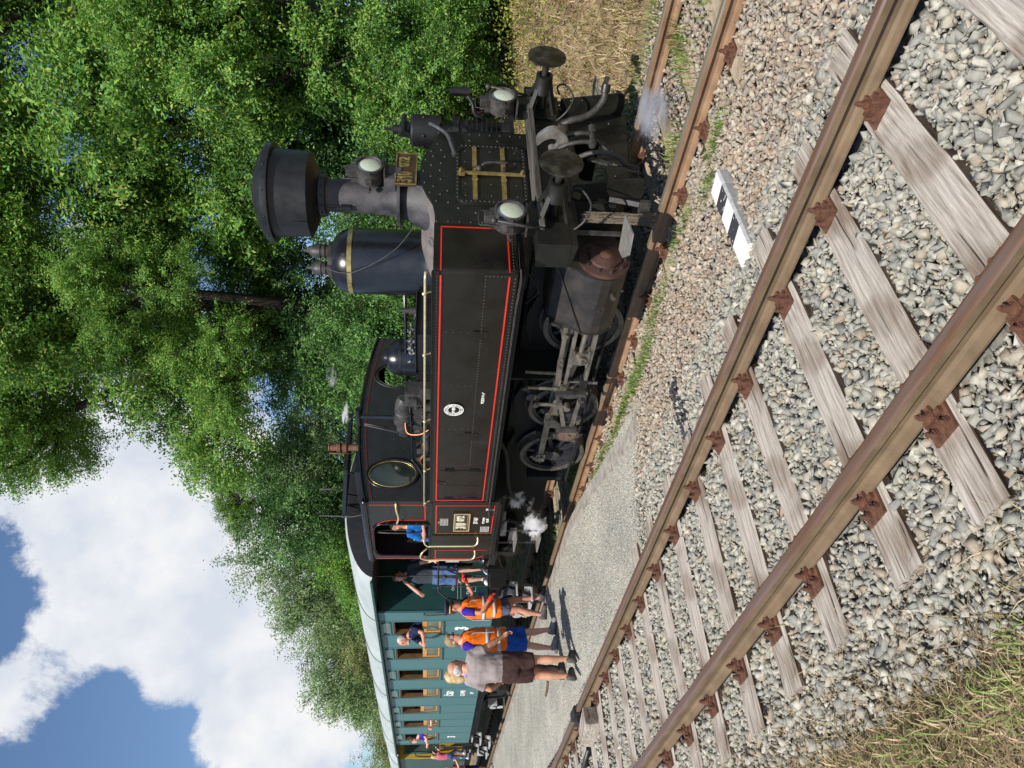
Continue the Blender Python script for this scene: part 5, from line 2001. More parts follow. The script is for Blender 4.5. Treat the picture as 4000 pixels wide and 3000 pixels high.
def carriage_roof(x0, x1, parent, mtl, top=3.63, taper=.0):
    mb = MB()
    N = 24
    prof = [-1.56 * math.cos(PI * k / N) for k in range(N + 1)]
    xs = [x0, x0 + .12] + [x0 + .12 + (x1 - .24 - x0) * i / 14 for i in range(1, 14)] + [x1 - .12, x1]
    vs = []
    for i, x in enumerate(xs):
        sc = .97 if i in (0, len(xs) - 1) else 1
        for y in prof:
            vs.append((x, y * sc, roof_z(y, top) - (.03 if i in (0, len(xs) - 1) else 0)))
    n = N + 1
    fs = [(i * n + k, i * n + k + 1, (i + 1) * n + k + 1, (i + 1) * n + k) for i in range(len(xs) - 1) for k in range(N)]
    mb.add(vs, fs, True)
    mb.prism([(y * .965, roof_z(y, top) - .03) for y in prof], 'x', x1 - .02, x1, m=1)
    mb.prism([(y * .965, roof_z(y, top) - .03) for y in prof], 'x', x0, x0 + .02, m=1)
    mb.prism([(-1.5, roof_z(1.56, top) - .015), (1.5, roof_z(1.56, top) - .015), (0, roof_z(1.56, top))], 'x', x0 + .1, x1 - .1, m=1)
    o = mb.build('roof', [mtl, M_ROOFD], parent)
    mb = MB()
    for s in (-1, 1):
        mb.box(x0 + .05, x1 - .05, s * 1.545, s * 1.60, roof_z(1.56, top) - .035, roof_z(1.56, top) + .005)
    mb.build('gutter', M_TEALD, o, bevel=.006)
    mb = MB()
    for x in [x0 + 1.6 + 2.4 * i for i in range(int((x1 - x0 - 2) / 2.4) + 1)]:
        mb.tube([(x, y, roof_z(y, top) + .004) for y in prof], .008, 5, caps=False)
    mb.build('roof_seam', M_ROOFD, o)
    return o


def axle_set(x, parent):
    for s in (-1, 1):
        mb = MB()
        mb.lathe((x, s * .67, .47), (0, s, 0), [(.41, 0), (.49, 0), (.475, .03), (.468, .04), (.462, .13), (.40, .13), (.38, .09), (.12, .05), (.12, .13), (0, .13)], 48)
        mb.build('wheel', M_TYRE, parent)
        mb = MB()
        mb.box(x - .11, x + .11, s * .92, s * 1.10, .36, .60)
        mb.cyl((x, s * 1.0, .47), (x, s * 1.15, .47), .085, n=18)
        mb.bar((x - .05, s * 1.12, .36), (x + .04, s * 1.13, .20), .06, .03)
        mb.build('axle_box', M_GREYPAINT, parent, bevel=.008)
        mb = MB()
        for k in range(6):
            w = .58 - k * .08
            pts = [(x - w, .70 - .05 * (w / .58) ** 2 + k * .014), (x, .70 + .02 + k * .014 - .02), (x + w, .70 - .05 * (w / .58) ** 2 + k * .014)]
            for a, b in zip(pts[:-1], pts[1:]):
                mb.bar((a[0], s * 1.02, a[1]), (b[0], s * 1.02, b[1]), .07, .013)
        mb.build('leaf_spring', M_FRAME, parent)
        mb = MB()
        mb.box(x - .30, x - .24, s * .93, s * .96, .30, .95)
        mb.box(x + .24, x + .30, s * .93, s * .96, .30, .95)
        mb.bar((x - .27, s * .945, .95), (x - .55, s * .945, .60), .03, .05)
        mb.bar((x + .27, s * .945, .95), (x + .55, s * .945, .60), .03, .05)
        mb.build('axle_guard', M_FRAME, parent)


def window(parent, x0, x1, z0, z1, sash, y=-1.5, wood=M_VARN):
    """recessed opening lining, dropped varnished sash with glass, small vent above"""
    mb = MB()
    for a, b, c, d in ((x0, x0 + .025, z0, z1), (x1 - .025, x1, z0, z1), (x0 + .025, x1 - .025, z1 - .025, z1), (x0 + .025, x1 - .025, z0, z0 + .02)):
        mb.box(a, b, y + .012, y + .10, c, d)
    w = mb.build('window', MATS['window_lining'] if 'window_lining' in MATS else mat('window_lining', (.10, .05, .02), (.16, .08, .03), rough=.5), parent)
    mb = MB()
    t = .045
    for a, b, c, d in ((x0 + .025, x1 - .025, sash - .085, sash), (x0 + .025, x1 - .025, z0 + .02, z0 + .055), (x0 + .025, x0 + .025 + t, z0 + .055, sash - .085), (x1 - .025 - t, x1 - .025, z0 + .055, sash - .085)):
        mb.box(a, b, y + .03, y + .058, c, d)
    s = mb.build('sash', wood, w, bevel=.004)
    mb = MB()
    mb.box(x0 + .07, x1 - .07, y + .042, y + .048, z0 + .055, sash - .085)
    mb.build('pane', M_PANE, w)
    mb = MB()
    zc0, zc1 = z1 + .06, z1 + .20
    mb.prism([(x0 + .02, zc0), (x1 - .02, zc0), (x1 - .07, zc1), (x0 + .07, zc1)], 'y', y - .002, y + .02)
    mb.build('vent_light', M_PANE, w)
    mb = MB()
    for a, b in (((x0, zc0), (x1, zc0)), ((x0 + .05, zc1), (x1 - .05, zc1)), ((x0, zc0), (x0 + .05, zc1)), ((x1, zc0), (x1 - .05, zc1))):
        mb.bar((a[0], y - .012, a[1]), (b[0], y - .012, b[1]), .025, .022, (0, 1, 0))
    mb.build('vent_frame', M_TEAL, w)
    mb = MB()
    mb.box(x0 - .03, x1 + .03, y - .035, y - .001, z0 - .03, z0 - .004)
    mb.build('window_sill', M_TEAL, w, bevel=.003)
    return w


def steps(x0, x1, ys, zs, parent):
    s = -1 if ys < 0 else 1
    for k, z in enumerate(zs):
        mb = MB()
        yo = ys + s * (.06 + .10 * k)
        mb.box(x0, x1, yo, yo - s * .24, z, z + .03)
        mb.box(x0, x1, yo - s * .235, yo - s * .25, z + .03, z + .14)
        mb.build('step_board', M_STEPT, parent, bevel=.004)
    mb = MB()
    for x in (x0 + .04, x1 - .04):
        mb.bar((x, ys - s * .12, 1.08), (x, ys + s * (.06 + .1 * (len(zs) - 1)) - s * .1, zs[-1]), .05, .012, (1, 0, 0))
    mb.build('step_bracket', M_FRAME, parent)


WINS = [(-14.39, -13.72), (-15.84, -15.19), (-17.27, -16.60), (-18.70, -18.04), (-20.11, -19.47), (-21.50, -20.85), (-22.97, -22.28)]
CA = thing('passenger_carriage', (-18.3, 0, 0), 'teal carriage with pale roof, seven side windows and open end platform behind the engine', 'railway carriage', 'carriages of the steam train')
XB0, XB1 = -23.45, -13.25
holes = [[(a, 1.93), (b, 1.93), (b, 2.82), (a, 2.82)] for a, b in WINS]
body = plate('side_wall', [(XB0, 1.02), (XB1, 1.02), (XB1, 3.07), (XB0, 3.07)], holes, 'y', -1.50, -1.47, M_TEAL, CA)
mb = MB()
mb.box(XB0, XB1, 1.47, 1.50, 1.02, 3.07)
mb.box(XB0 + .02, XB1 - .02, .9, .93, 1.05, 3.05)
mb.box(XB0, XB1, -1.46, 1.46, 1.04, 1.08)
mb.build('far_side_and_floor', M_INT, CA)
for a, b in WINS:
    for x in (a - .05, b + .05):
        mb = MB()
        mb.box(x - .012, x + .012, -1.508, -1.498, 1.03, 3.05)
        mb.build('side_batten', M_TEAL, CA, bevel=.003)
for x in (XB1 - .012, XB0 + .012):
    mb = MB()
    mb.box(x - .024, x + .024, -1.512, -1.47, 1.02, 3.07)
    mb.build('corner_post', M_TEAL, CA, bevel=.003)
for k, (a, b) in enumerate(WINS):
    window(CA, a, b, 1.93, 2.82, 2.29 if k != 4 else 2.36)
mb = MB()
for k in range(6):
    x = (WINS[k][0] + WINS[k + 1][1]) / 2
    mb.box(x - .02, x + .02, -1.3, .9, 1.08, 2.2)
    mb.box(x - .25, x + .25, -1.25, -.3, 1.45, 1.5)
mb.build('bench_seats', M_VARN, CA)
# end wall towards the engine
ew = plate('end_wall', [(-1.5, 1.02), (1.5, 1.02), (1.5, 3.02), (0, 3.5), (-1.5, 3.02)], [], 'x', XB1 - .03, XB1, M_TEALD, CA)
mb = MB()
mb.box(XB1, XB1 + .012, -.38, .38, 1.15, 3.0)
mb.build('end_door', M_INT, CA)
mb = MB()
mb.box(XB1, XB1 + .05, -1.06, -.92, 1.95, 2.12)
mb.cyl((XB1 + .05, -.99, 2.04), (XB1 + .08, -.99, 2.04), .035, n=12)
mb.build('tail_lamp_holder', M_TEALD, CA, bevel=.004)
text('end_lettering', 'D: KRNOV', .085, M_WHITE, ew, (XB1 + .003, -1.0, 1.47), '+x', .002, .001, .85)
text('end_lettering', 'ČSD', .06, M_WHITE, ew, (XB1 + .003, -1.05, 1.74), '+x', .002, .0, .9)
mb = MB()
mb.box(XB1, XB1 + .003, -1.28, -.80, 1.66, 1.665)
mb.box(XB1, XB1 + .003, -1.28, -.90, 1.60, 1.605)
for a, b, c, d in ((-1.12, -1.01, 1.33, 1.335), (-1.12, -1.01, 1.40, 1.405), (-1.12, -1.115, 1.335, 1.40), (-1.015, -1.01, 1.335, 1.40)):
    mb.box(XB1, XB1 + .003, a, b, c, d)
mb.build('end_marks', M_WHITE, ew)
text('class_number', '3', .34, M_WHITE, body, (-14.06, -1.509, 1.545), '-y', .004, .014, 1.0)
text('class_number', '3', .30, M_WHITE, body, (-22.65, -1.509, 1.52), '-y', .004, .010, 1.0)
text('railway_initials', 'ČSD', .22, M_WHITE, body, (-18.38, -1.509, 1.66), '-y', .003, .006, .95)
text('running_number', 'Ci 3-9425', .155, M_WHITE, body, (-18.38, -1.509, 1.37), '-y', .003, .003, .72)
text('small_mark', '[B1]', .10, M_WHITE, body, (-18.38, -1.509, 1.17), '-y', .002, .001, .9)
carriage_roof(-24.65, -11.66, CA, M_ROOF)
# platform, railing, posts
for x0, x1, s in ((-13.25, -12.45, 1), (-24.25, -23.45, -1)):
    mb = MB()
    mb.box(x0, x1, -1.35, 1.35, 1.05, 1.13)
    xe = x1 if s > 0 else x0
    mb.box(xe - .05, xe + .05, -1.40, 1.40, .86, 1.12)
    mb.build('end_platform', M_FRAME, CA)
    xr = xe - s * .02
    for q in (-1, 1):
        mb = MB()
        for z in (2.02, 1.16):
            mb.cyl((xr, q * 1.34, z), (xr, q * .45, z), .016, n=8)
        for y in (1.34, 1.18, 1.02, .86, .70, .45):
            mb.cyl((xr, q * y, 1.12), (xr, q * y, 2.02), .010, n=6)
        for y, z in ((1.18, 1.9), (1.02, 1.7), (1.18, 1.42), (.86, 1.3)):
            mb.ball((xr, q * y, z), .024, 8, 6)
        mb.cyl((xr, q * 1.15, 1.12), (xr, q * 1.15, 3.30), .014, n=8)
        mb.build('railing', M_GREYIRON, CA)
        mb = MB()
        mb.tube(smoothpath([(xr, q * 1.34, 2.02), (xr - s * .10, q * 1.40, 2.0), (xr - s * .22, q * 1.47, 1.82), (xr - s * .30, q * 1.49, 1.45), (xr - s * .36, q * 1.50, 1.15), (xr - s * .36, q * 1.46, 1.08)], 5), .015, 8)
        mb.build('entry_handrail', M_GREYIRON, CA)
        mb = MB()
        mb.tube(smoothpath([(xr - s * .78, q * 1.52, 2.25), (xr - s * .77, q * 1.56, 2.22), (xr - s * .70, q * 1.56, 1.75), (xr - s * .68, q * 1.52, 1.72)], 4), .013, 8)
        mb.build('body_handrail', M_GREYIRON, CA)
    steps(min(x1 - s * .12, x1 - s * .72) if s > 0 else x0 + .12, (x1 - .12) if s > 0 else x0 + .72, -1.30, (.88, .64, .38), CA)
for y in (-.875, .875):
    buffer(-12.42, y, 1.04, CA, 1)
# signal board with red and white triangles
sgn = MB()
sgn.box(-12.40, -12.388, -.93, -.72, 1.66, 1.90)
so = sgn.build('warning_board', mat('signal_white', (.75, .73, .68), rough=.6), CA)
sgn = MB()
for z0, z1 in ((1.90, 1.78), (1.66, 1.78)):
    sgn.add([(-12.386, -.93, z0), (-12.386, -.72, z0), (-12.386, -.825, z1)], [(0, 1, 2)])
sgn.build('red_triangles', mat('signal_red', (.62, .03, .02), rough=.5), so)
mb = MB()
mb.box(-24.2, -12.5, -1.28, -1.22, .80, 1.02)
mb.box(-24.2, -12.5, 1.22, 1.28, .80, 1.02)
for x in (-13.5, -15.5, -17.3, -19.2, -21.0, -23.2):
    mb.box(x - .04, x + .04, -1.22, 1.22, .82, 1.0)
mb.bar((-15.0, -1.1, .82), (-16.4, -1.1, .55), .04, .04)
mb.bar((-20.0, -1.1, .82), (-18.6, -1.1, .55), .04, .04)
mb.bar((-16.4, -1.1, .55), (-18.6, -1.1, .55), .04, .04)
mb.cyl((-17.2, -.9, .62), (-18.6, -.9, .62), .18, n=24)
mb.box(-19.6, -18.9, -1.15, -.6, .45, .82)
mb.build('underframe', M_FRAME, CA)
for x in (-14.45, -21.2):
    axle_set(x, CA)
mb = MB()
for k in range(5):
    x = -13.2 - 2.3 * k
    mb.tube([(x, -.25, roof_z(.25)), (x, -.25, 3.92)], .012, 6)
mb.tube([(-12.2, -.75, 3.50), (-12.2, -.62, 3.72), (-12.5, -.5, 3.80)], .012, 6)
mb.build('roof_wire_posts', M_FRAME, CA) if 0 else None

# second carriage, mustard end wall
CB = thing('passenger_carriage', (-32, 0, 0), 'second carriage at the far left with mustard yellow end wall and pale roof', 'railway carriage', 'carriages of the steam train')
X1 = -25.55
mb = MB()
mb.box(-39.0, X1, -1.46, 1.46, 1.02, 3.05)
mb.build('body', M_TEALD, CB)
ey = plate('end_wall', [(-1.47, 1.02), (1.47, 1.02), (1.47, 3.06), (0, 3.5), (-1.47, 3.06)], [], 'x', X1, X1 + .03, M_YELLOW, CB)
for y0, y1, z0, z1, nm, mm in ((-1.30, -.42, 1.95, 2.85, 'end_window', M_PANE), (-.34, .34, 1.15, 2.95, 'end_door', M_VARN), (.45, 1.30, 1.95, 2.85, 'end_window', M_PANE)):
    mb = MB()
    mb.box(X1 + .03, X1 + .045, y0, y1, z0, z1)
    mb.build(nm, mm, CB)
    mb = MB()
    for a, b, c, d in ((y0 - .05, y1 + .05, z1, z1 + .05), (y0 - .05, y1 + .05, z0 - .05, z0), (y0 - .05, y0, z0, z1), (y1, y1 + .05, z0, z1)):
        mb.box(X1 + .03, X1 + .06, a, b, c, d)
    mb.build('window_surround', M_TEAL, CB)
carriage_roof(-39.5, -24.75, CB, M_ROOF, 3.60)
mb = MB()
mb.box(X1, -24.85, -1.35, 1.35, 1.05, 1.13)
mb.box(-24.9, -24.8, -1.4, 1.4, .86, 1.12)
mb.box(-38.8, -25, -1.28, -1.22, .80, 1.02)
mb.box(-38.8, -25, 1.22, 1.28, .80, 1.02)
mb.build('end_platform', M_FRAME, CB)
mb = MB()
for z in (2.02, 1.16):
    mb.cyl((-24.85, -1.34, z), (-24.85, -.45, z), .016, n=8)
for y in (-1.34, -1.1, -.86, -.62, -.45):
    mb.cyl((-24.85, y, 1.12), (-24.85, y, 2.02), .010, n=6)
mb.cyl((-24.85, -1.15, 1.12), (-24.85, -1.15, 3.30), .014, n=8)
mb.tube(smoothpath([(-24.90, -1.45, 2.55), (-25.05, -1.50, 2.50), (-25.2, -1.50, 2.0), (-25.35, -1.50, 1.35)], 4), .017, 8)
mb.build('railing', M_GREYIRON, CB)
mb = MB()
mb.cyl((-25.35, -1.49, 1.35), (-25.42, -1.49, 2.6), .015, n=8)
mb.build('yellow_grab_rail', M_YELLOW, CB)
steps(-25.5, -24.95, -1.30, (.88, .64, .38), CB)
axle_set(-27.0, CB)
axle_set(-35.0, CB)

# broom and rag lying on the carriage steps
br = thing('broom', (-13.25, -1.62, .42), 'broom with blue head and pale wooden handle leaning on the carriage steps', 'broom')
mb = MB()
mb.cyl((-13.10, -1.66, .46), (-12.78, -1.55, 1.02), .014, n=8)
mb.build('handle', mat('pale_broom_handle', (.62, .45, .25), rough=.5), br)
mb = MB()
mb.cyl((-12.78, -1.55, 1.02), (-12.66, -1.50, 1.26), .018, n=8)
mb.obox((-12.645, -1.495, 1.28), .06, .26, .07, Euler((0, .4, .4)).to_matrix())
mb.build('broom_head', mat('blue_plastic', (.02, .09, .42), rough=.4), br)
mb = MB()
mb.ball((-12.98, -1.56, .70), .07, 10, 8, (1.2, .8, .5))
mb.ball((-13.07, -1.60, .69), .05, 10, 8, (1.1, .9, .6))
tag(mb.build('red_rag', mat('red_cloth', (.60, .03, .02), (.45, .02, .015), rough=.9, scale=20, bump=.6), root=Vector((-13.0, -1.58, .66))), 'crumpled red rag lying on the middle step of the teal carriage', 'rag')

# ================================================================ PEOPLE
def skin(n, c): return mat(n, c, tuple(min(1, v * 1.15) for v in c), rough=.5, scale=14, bump=.05)


SK1 = skin('skin_sunlit_tan', (.50, .245, .150))
SK2 = skin('skin_fair', (.60, .335, .235))
SK3 = skin('skin_reddish', (.52, .23, .15))


def cloth(n, a, b=None):
    return mat(n, a, b or tuple(v * .72 for v in a), rough=.85, scale=7, bump=.75, bscale=9, spec=.2)


C_TAUPE = cloth('taupe_tshirt', (.31, .265, .255))
C_BROWN = cloth('brown_shorts', (.060, .032, .028))
C_ORANGE = cloth('orange_hi_vis', (.95, .20, .012), (.80, .15, .01))
C_VIOLET = cloth('violet_blue_tshirt', (.045, .022, .34))
C_BLUESH = cloth('shiny_blue_shorts', (.01, .05, .30), (.02, .12, .50))
C_GREYSH = cloth('grey_blue_shorts', (.115, .12, .19))
C_REFL = mat('reflective_tape', (.42, .43, .45), (.55, .56, .58), rough=.4, scale=30)
C_SLATE = cloth('slate_tshirt', (.045, .055, .07))
C_DENIM = cloth('denim_shorts', (.10, .17, .33), (.05, .10, .22))
C_WHITE = mat('white_trainers', (.68, .70, .76), rough=.6)
C_SHOE = mat('grey_trainers', (.16, .155, .15), (.30, .29, .28), rough=.7, scale=20)
C_SANDAL = mat('dark_sandals', (.03, .028, .026), (.09, .08, .07), rough=.7, scale=20)
C_NAVY = cloth('navy_tshirt', (.015, .022, .07))
C_AZURE = cloth('azure_tshirt', (.01, .13, .45))
C_OVER = cloth('navy_overalls', (.02, .035, .11))
C_PINK = cloth('pink_top', (.55, .12, .19))
C_LILAC = cloth('lilac_top', (.40, .28, .50))
C_JEAN = cloth('blue_jeans', (.08, .11, .22))
H_GREY = mat('grey_hair', (.38, .37, .35), (.60, .58, .55), rough=.6, scale=60, stretch=(1, 1, .3), bump=.8, bscale=120)
H_BLOND = mat('blond_hair', (.42, .27, .11), (.66, .48, .24), rough=.5, scale=50, stretch=(1, 1, .25), bump=.8, bscale=120)
H_LBROWN = mat('light_brown_hair', (.20, .13, .065), (.36, .25, .14), rough=.55, scale=50, bump=.9, bscale=110)
H_BROWN = mat('brown_hair', (.05, .025, .014), (.10, .055, .03), rough=.5, scale=50, bump=.8, bscale=110)
M_EYE = mat('eye_dark', (.02, .015, .012), rough=.2)
M_LIP = mat('lips', (.36, .10, .08), rough=.5)
M_GLOVE = cloth('red_gloves', (.60, .035, .02))
M_CAPN = mat('navy_uniform_cap', (.012, .015, .045), (.02, .025, .06), rough=.6, scale=20)
M_CAPY = mat('yellow_cap_cord', (.70, .48, .04), rough=.5)


def ring_loft(mb, rings, n=14):
    """rings: (x, y, z, half depth, half width)"""
    vs = []
    for x, y, z, hd, hw in rings:
        for j in range(n):
            t = 2 * PI * j / n
            vs.append((x + hd * math.cos(t), y + hw * math.sin(t), z))
    k = len(rings)
    fs = [(i * n + j, i * n + (j + 1) % n, (i + 1) * n + (j + 1) % n, (i + 1) * n + j) for i in range(k - 1) for j in range(n)]
    fs += [tuple(reversed(range(n))), tuple((k - 1) * n + j for j in range(n))]
    up = rings[-1][2] > rings[0][2]
    if not up: fs = [tuple(reversed(f)) for f in fs]
    mb.add(vs, fs, True)


def remesh(mb, name, voxel, smooth=3, wrinkle=0.0):
    me = mb.mesh(name)
    o = bpy.data.objects.new('tmp', me)
    COL.objects.link(o)
    r = o.modifiers.new('r', 'REMESH')
    r.mode = 'VOXEL'
    r.voxel_size = voxel
    r.use_smooth_shade = True
    s = o.modifiers.new('s', 'SMOOTH')
    s.iterations = smooth
    s.factor = .5
    out = bpy.data.meshes.new_from_object(o.evaluated_get(bpy.context.evaluated_depsgraph_get()))
    bpy.data.objects.remove(o)
    out.name = name
    if wrinkle:
        from mathutils import noise
        nv = len(out.vertices)
        co, nn = np.empty(nv * 3, np.float32), np.empty(nv * 3, np.float32)
        out.vertices.foreach_get('co', co)
        out.vertex_normals.foreach_get('vector', nn)
        kk = np.empty(nv)
        for i, c in enumerate(co.reshape(-1, 3).tolist()):
            c = Vector(c)
            kk[i] = noise.noise(Vector((c.x * 11, c.y * 11, c.z * 6.5))) + .6 * noise.noise(Vector((c.x * 24 + 5, c.y * 24, c.z * 13)))
        out.vertices.foreach_set('co', (co.reshape(-1, 3) + nn.reshape(-1, 3) * (kk * wrinkle)[:, None]).astype(np.float32).ravel())
        out.update()
    return out


def person(label, loc, ang, h=1.0, pose=None, skinm=SK1, top=None, bottom=None, vest=False, shoes=None, hair=('short', H_BROWN), head_yaw=0, shear=(0, 0),
           build=1.0, cap=False, glasses=False, group=None, vox=.013, sleeve=.72, leglen=.95, hands=True, gloves=None, beard=False, belly=0.0, long_trousers=False):
    J = {'hipL': (0, .088, .92), 'hipR': (0, -.088, .92), 'kneeL': (.015, .10, .50), 'kneeR': (.015, -.10, .50), 'ankL': (-.02, .105, .085), 'ankR': (-.02, -.105, .085),
         'shL': (0, .178, 1.425), 'shR': (0, -.178, 1.425), 'elL': (-.02, .235, 1.15), 'elR': (-.02, -.235, 1.15), 'wrL': (.06, .25, .92), 'wrR': (.06, -.25, .92), 'head': (.02, 0, 1.625)}
    J.update(pose or {})
    J = {k: Vector(v) for k, v in J.items()}

    def S(p):
        p = Vector(p)
        if p.z > .95:
            p.x += shear[0] * (p.z - .95)
            p.y += shear[1] * (p.z - .95)
        return p

    t = thing('person', loc, label, 'person', group or 'people around the train')
    t.rotation_euler = (0, 0, ang)
    t.scale = (h, h, h)
    ORG[t.name] = Vector((0, 0, 0))

    def emit(me, name, mtl, parent=t):
        me.materials.clear()
        me.materials.append(mtl)
        o = bpy.data.objects.new(name, me)
        COL.objects.link(o)
        o.parent = parent
        ORG[o.name] = Vector((0, 0, 0))
        return o

    b = build

    def torso(mb, k, add, z0, z1):
        R = [(.80, .15, .10), (.86, .165, .112), (.93, .172, .118), (1.03, .155, .110 + belly * .6), (1.12, .152, .112 + belly), (1.22, .160, .118 + belly * .5), (1.33, .178, .120), (1.40, .172, .108), (1.45, .12, .085), (1.485, .062, .062), (1.53, .052, .055)]
        rr = []
        for z, hw, hd in R:
            if z < z0 - .001 or z > z1 + .001: continue
            p = S((belly * .5 if 1.0 < z < 1.25 else 0, 0, z))
            rr.append((p.x, p.y, p.z, hd * b * k + add, hw * b * k + add))
        ring_loft(mb, rr)

    mb = MB()
    torso(mb, 1, 0, .80, 1.53)
    HC = S(J['head'])
    Ry = Matrix.Rotation(head_yaw, 3, 'Z')
    mb.tube([S((0, 0, 1.44)), HC - Vector((.02, 0, .08))], [.062, .054], 12)
    for s in 'LR':
        mb.tube([J['hip' + s], J['hip' + s].lerp(J['knee' + s], .5), J['knee' + s], J['knee' + s].lerp(J['ank' + s], .35) - Vector((.012, 0, 0)), J['ank' + s].lerp(J['knee' + s], .25), J['ank' + s]], [.090 * b, .078 * b, .056, .058, .040, .036], 12)
        a = J['ank' + s]
        if shoes is None or True:
            mb.tube([a + Vector((-.02, 0, -.03)), a + Vector((.06, 0, -.045)), a + Vector((.16, 0, -.06))], [.038, .036, .026], 10)
        sh, el, wr = S(J['sh' + s]), S(J['el' + s]), S(J['wr' + s])
        mb.tube([sh - Vector((0, sh.y * .25, .0)), sh, sh.lerp(el, .5), el, el.lerp(wr, .3), wr], [.055 * b, .056 * b, .046 * b, .040, .041, .027], 12)
        d = (wr - el).normalized()
        mb.tube([wr, wr + d * .045, wr + d * .085], [.026, .036, .030], 10)
    # head
    for part in (0,):
        rings = []
        for z, hw, hd, xo in ((-.118, .022, .028, .038), (-.105, .040, .048, .030), (-.075, .055, .068, .018), (-.035, .066, .083, .006), (.01, .073, .092, 0), (.05, .076, .096, -.005), (.085, .066, .084, -.008), (.11, .042, .055, -.008), (.122, .012, .016, -.008)):
            rings.append((xo, 0, z, hd, hw))
        hm = MB()
        ring_loft(hm, rings, 18)
        hm.ball((.092, 0, -.012), .017, 8, 6, (1.1, .8, 1.5))
        for s in (-1, 1):
            hm.ball((-.005, s * .078, -.005), .026, 8, 6, (.7, .45, 1.2))
        mb.add([HC + Ry @ Vector(v) for v in hm.v], hm.f, True)
    me = remesh(mb, 'body', vox, 3)
    if hands:
        # five separate fingers and a thumb rooted in each palm
        hb = MB()
        for s in 'LR':
            el, wr = S(J['el' + s]), S(J['wr' + s])
            d = (wr - el).normalized()
            side = d.cross(Vector((0, 0, 1)))
            if side.length < .2: side = Vector((1, 0, 0))
            side.normalize()
            nrm = side.cross(d)
            base = wr + d * .075
            for k, (o_, ln) in enumerate(((-.027, .060), (-.009, .070), (.009, .066), (.026, .052))):
                q = base + side * o_
                hb.tube([q - d * .02, q + d * ln * .5 + nrm * .004, q + d * ln * .85 - nrm * .016, q + d * ln - nrm * .034], [.0095, .0090, .0082, .006], 6)
            q = wr + d * .035 + side * .03
            hb.tube([q, q + side * .018 + d * .025 - nrm * .008, q + side * .022 + d * .052 - nrm * .014], [.011, .010, .007], 6)
        import bmesh
        bm = bmesh.new()
        bm.from_mesh(me)
        tmp = hb.mesh('hands')
        bm.from_mesh(tmp)
        bm.to_mesh(me)
        bm.free()
        for p in me.polygons: p.use_smooth = True
    body = emit(me, 'body', skinm)
    fm = MB()
    for s in (-1, 1):
        fm.ball(HC + Ry @ Vector((.086, s * .030, .012)), .0095, 8, 6)
        fm.bar(HC + Ry @ Vector((.090, s * .045, .032)), HC + Ry @ Vector((.095, s * .018, .034)), .004, .006)
    emit(fm.mesh('eyes'), 'eyes', M_EYE)
    fm = MB()
    fm.ball(HC + Ry @ Vector((.083, 0, -.052)), .02, 8, 6, (.35, 1.1, .30))
    emit(fm.mesh('mouth'), 'mouth', M_LIP)
    # hair
    style, hm_ = hair
    mb = MB()
    hs = {'short': [((-.014, 0, .040), (.098, .083, .092))], 'balding': [((-.022, 0, .000), (.086, .083, .074)), ((-.05, 0, -.02), (.055, .070, .065))],
          'thick': [((-.012, 0, .046), (.106, .090, .098)), ((-.045, 0, .0), (.072, .082, .085)), ((.03, 0, .09), (.062, .066, .045))],
          'long': [((-.012, 0, .040), (.104, .090, .098)), ((-.05, 0, -.02), (.070, .088, .10)), ((-.085, .01, -.10), (.042, .052, .085)), ((-.085, .0, -.20), (.035, .042, .08)), ((-.04, .07, -.06), (.03, .025, .08)), ((-.04, -.07, -.06), (.03, .025, .08))]}[style]
    for c, r_ in hs:
        mb.ball(HC + Ry @ Vector(c), 1, 16, 12, r_)
    if beard: mb.ball(HC + Ry @ Vector((.028, 0, -.078)), 1, 12, 8, (.062, .058, .042))
    hme = remesh(mb, 'hair', .008, 1, .007)
    # keep the face clear
    import bmesh
    bm = bmesh.new()
    bm.from_mesh(hme)
    kill = []
    for v in bm.verts:
        q = Ry.inverted() @ (v.co - HC)
        if q.x > .045 and -.055 < q.z < .052 and abs(q.y) < .07: kill.append(v)
    bmesh.ops.delete(bm, geom=kill, context='VERTS')
    bm.to_mesh(hme)
    bm.free()
    emit(hme, 'hair', hm_)
    if top:
        mb = MB()
        torso(mb, 1.06, .012, .86, 1.485)
        for s in 'LR':
            sh, el = S(J['sh' + s]), S(J['el' + s])
            e = sh.lerp(el, sleeve) if sleeve <= 1 else el.lerp(S(J['wr' + s]), sleeve - 1)
            pts = [sh - Vector((0, sh.y * .35, -.005)), sh + Vector((0, 0, .004)), sh.lerp(e, .5), e]
            mb.tube(pts, [.066 * b, .072 * b, .068 * b, .066 * b], 12)
        emit(remesh(mb, 'shirt', vox, 2, .011), 'shirt', top)
    if bottom:
        mb = MB()
        torso(mb, 1.09, .010, .80, 1.03)
        for s in 'LR':
            hp, kn, an = J['hip' + s], J['knee' + s], J['ank' + s]
            if long_trousers:
                mb.tube([hp, hp.lerp(kn, .5), kn, kn.lerp(an, .5), an + Vector((0, 0, .02))], [.108 * b, .095 * b, .075, .066, .062], 12)
            else:
                e = hp.lerp(kn, leglen)
                mb.tube([hp, hp.lerp(e, .5), e], [.112 * b, .104 * b, .098], 12)
        emit(remesh(mb, 'trousers' if long_trousers else 'shorts', vox, 2, .013), 'trousers' if long_trousers else 'shorts', bottom)
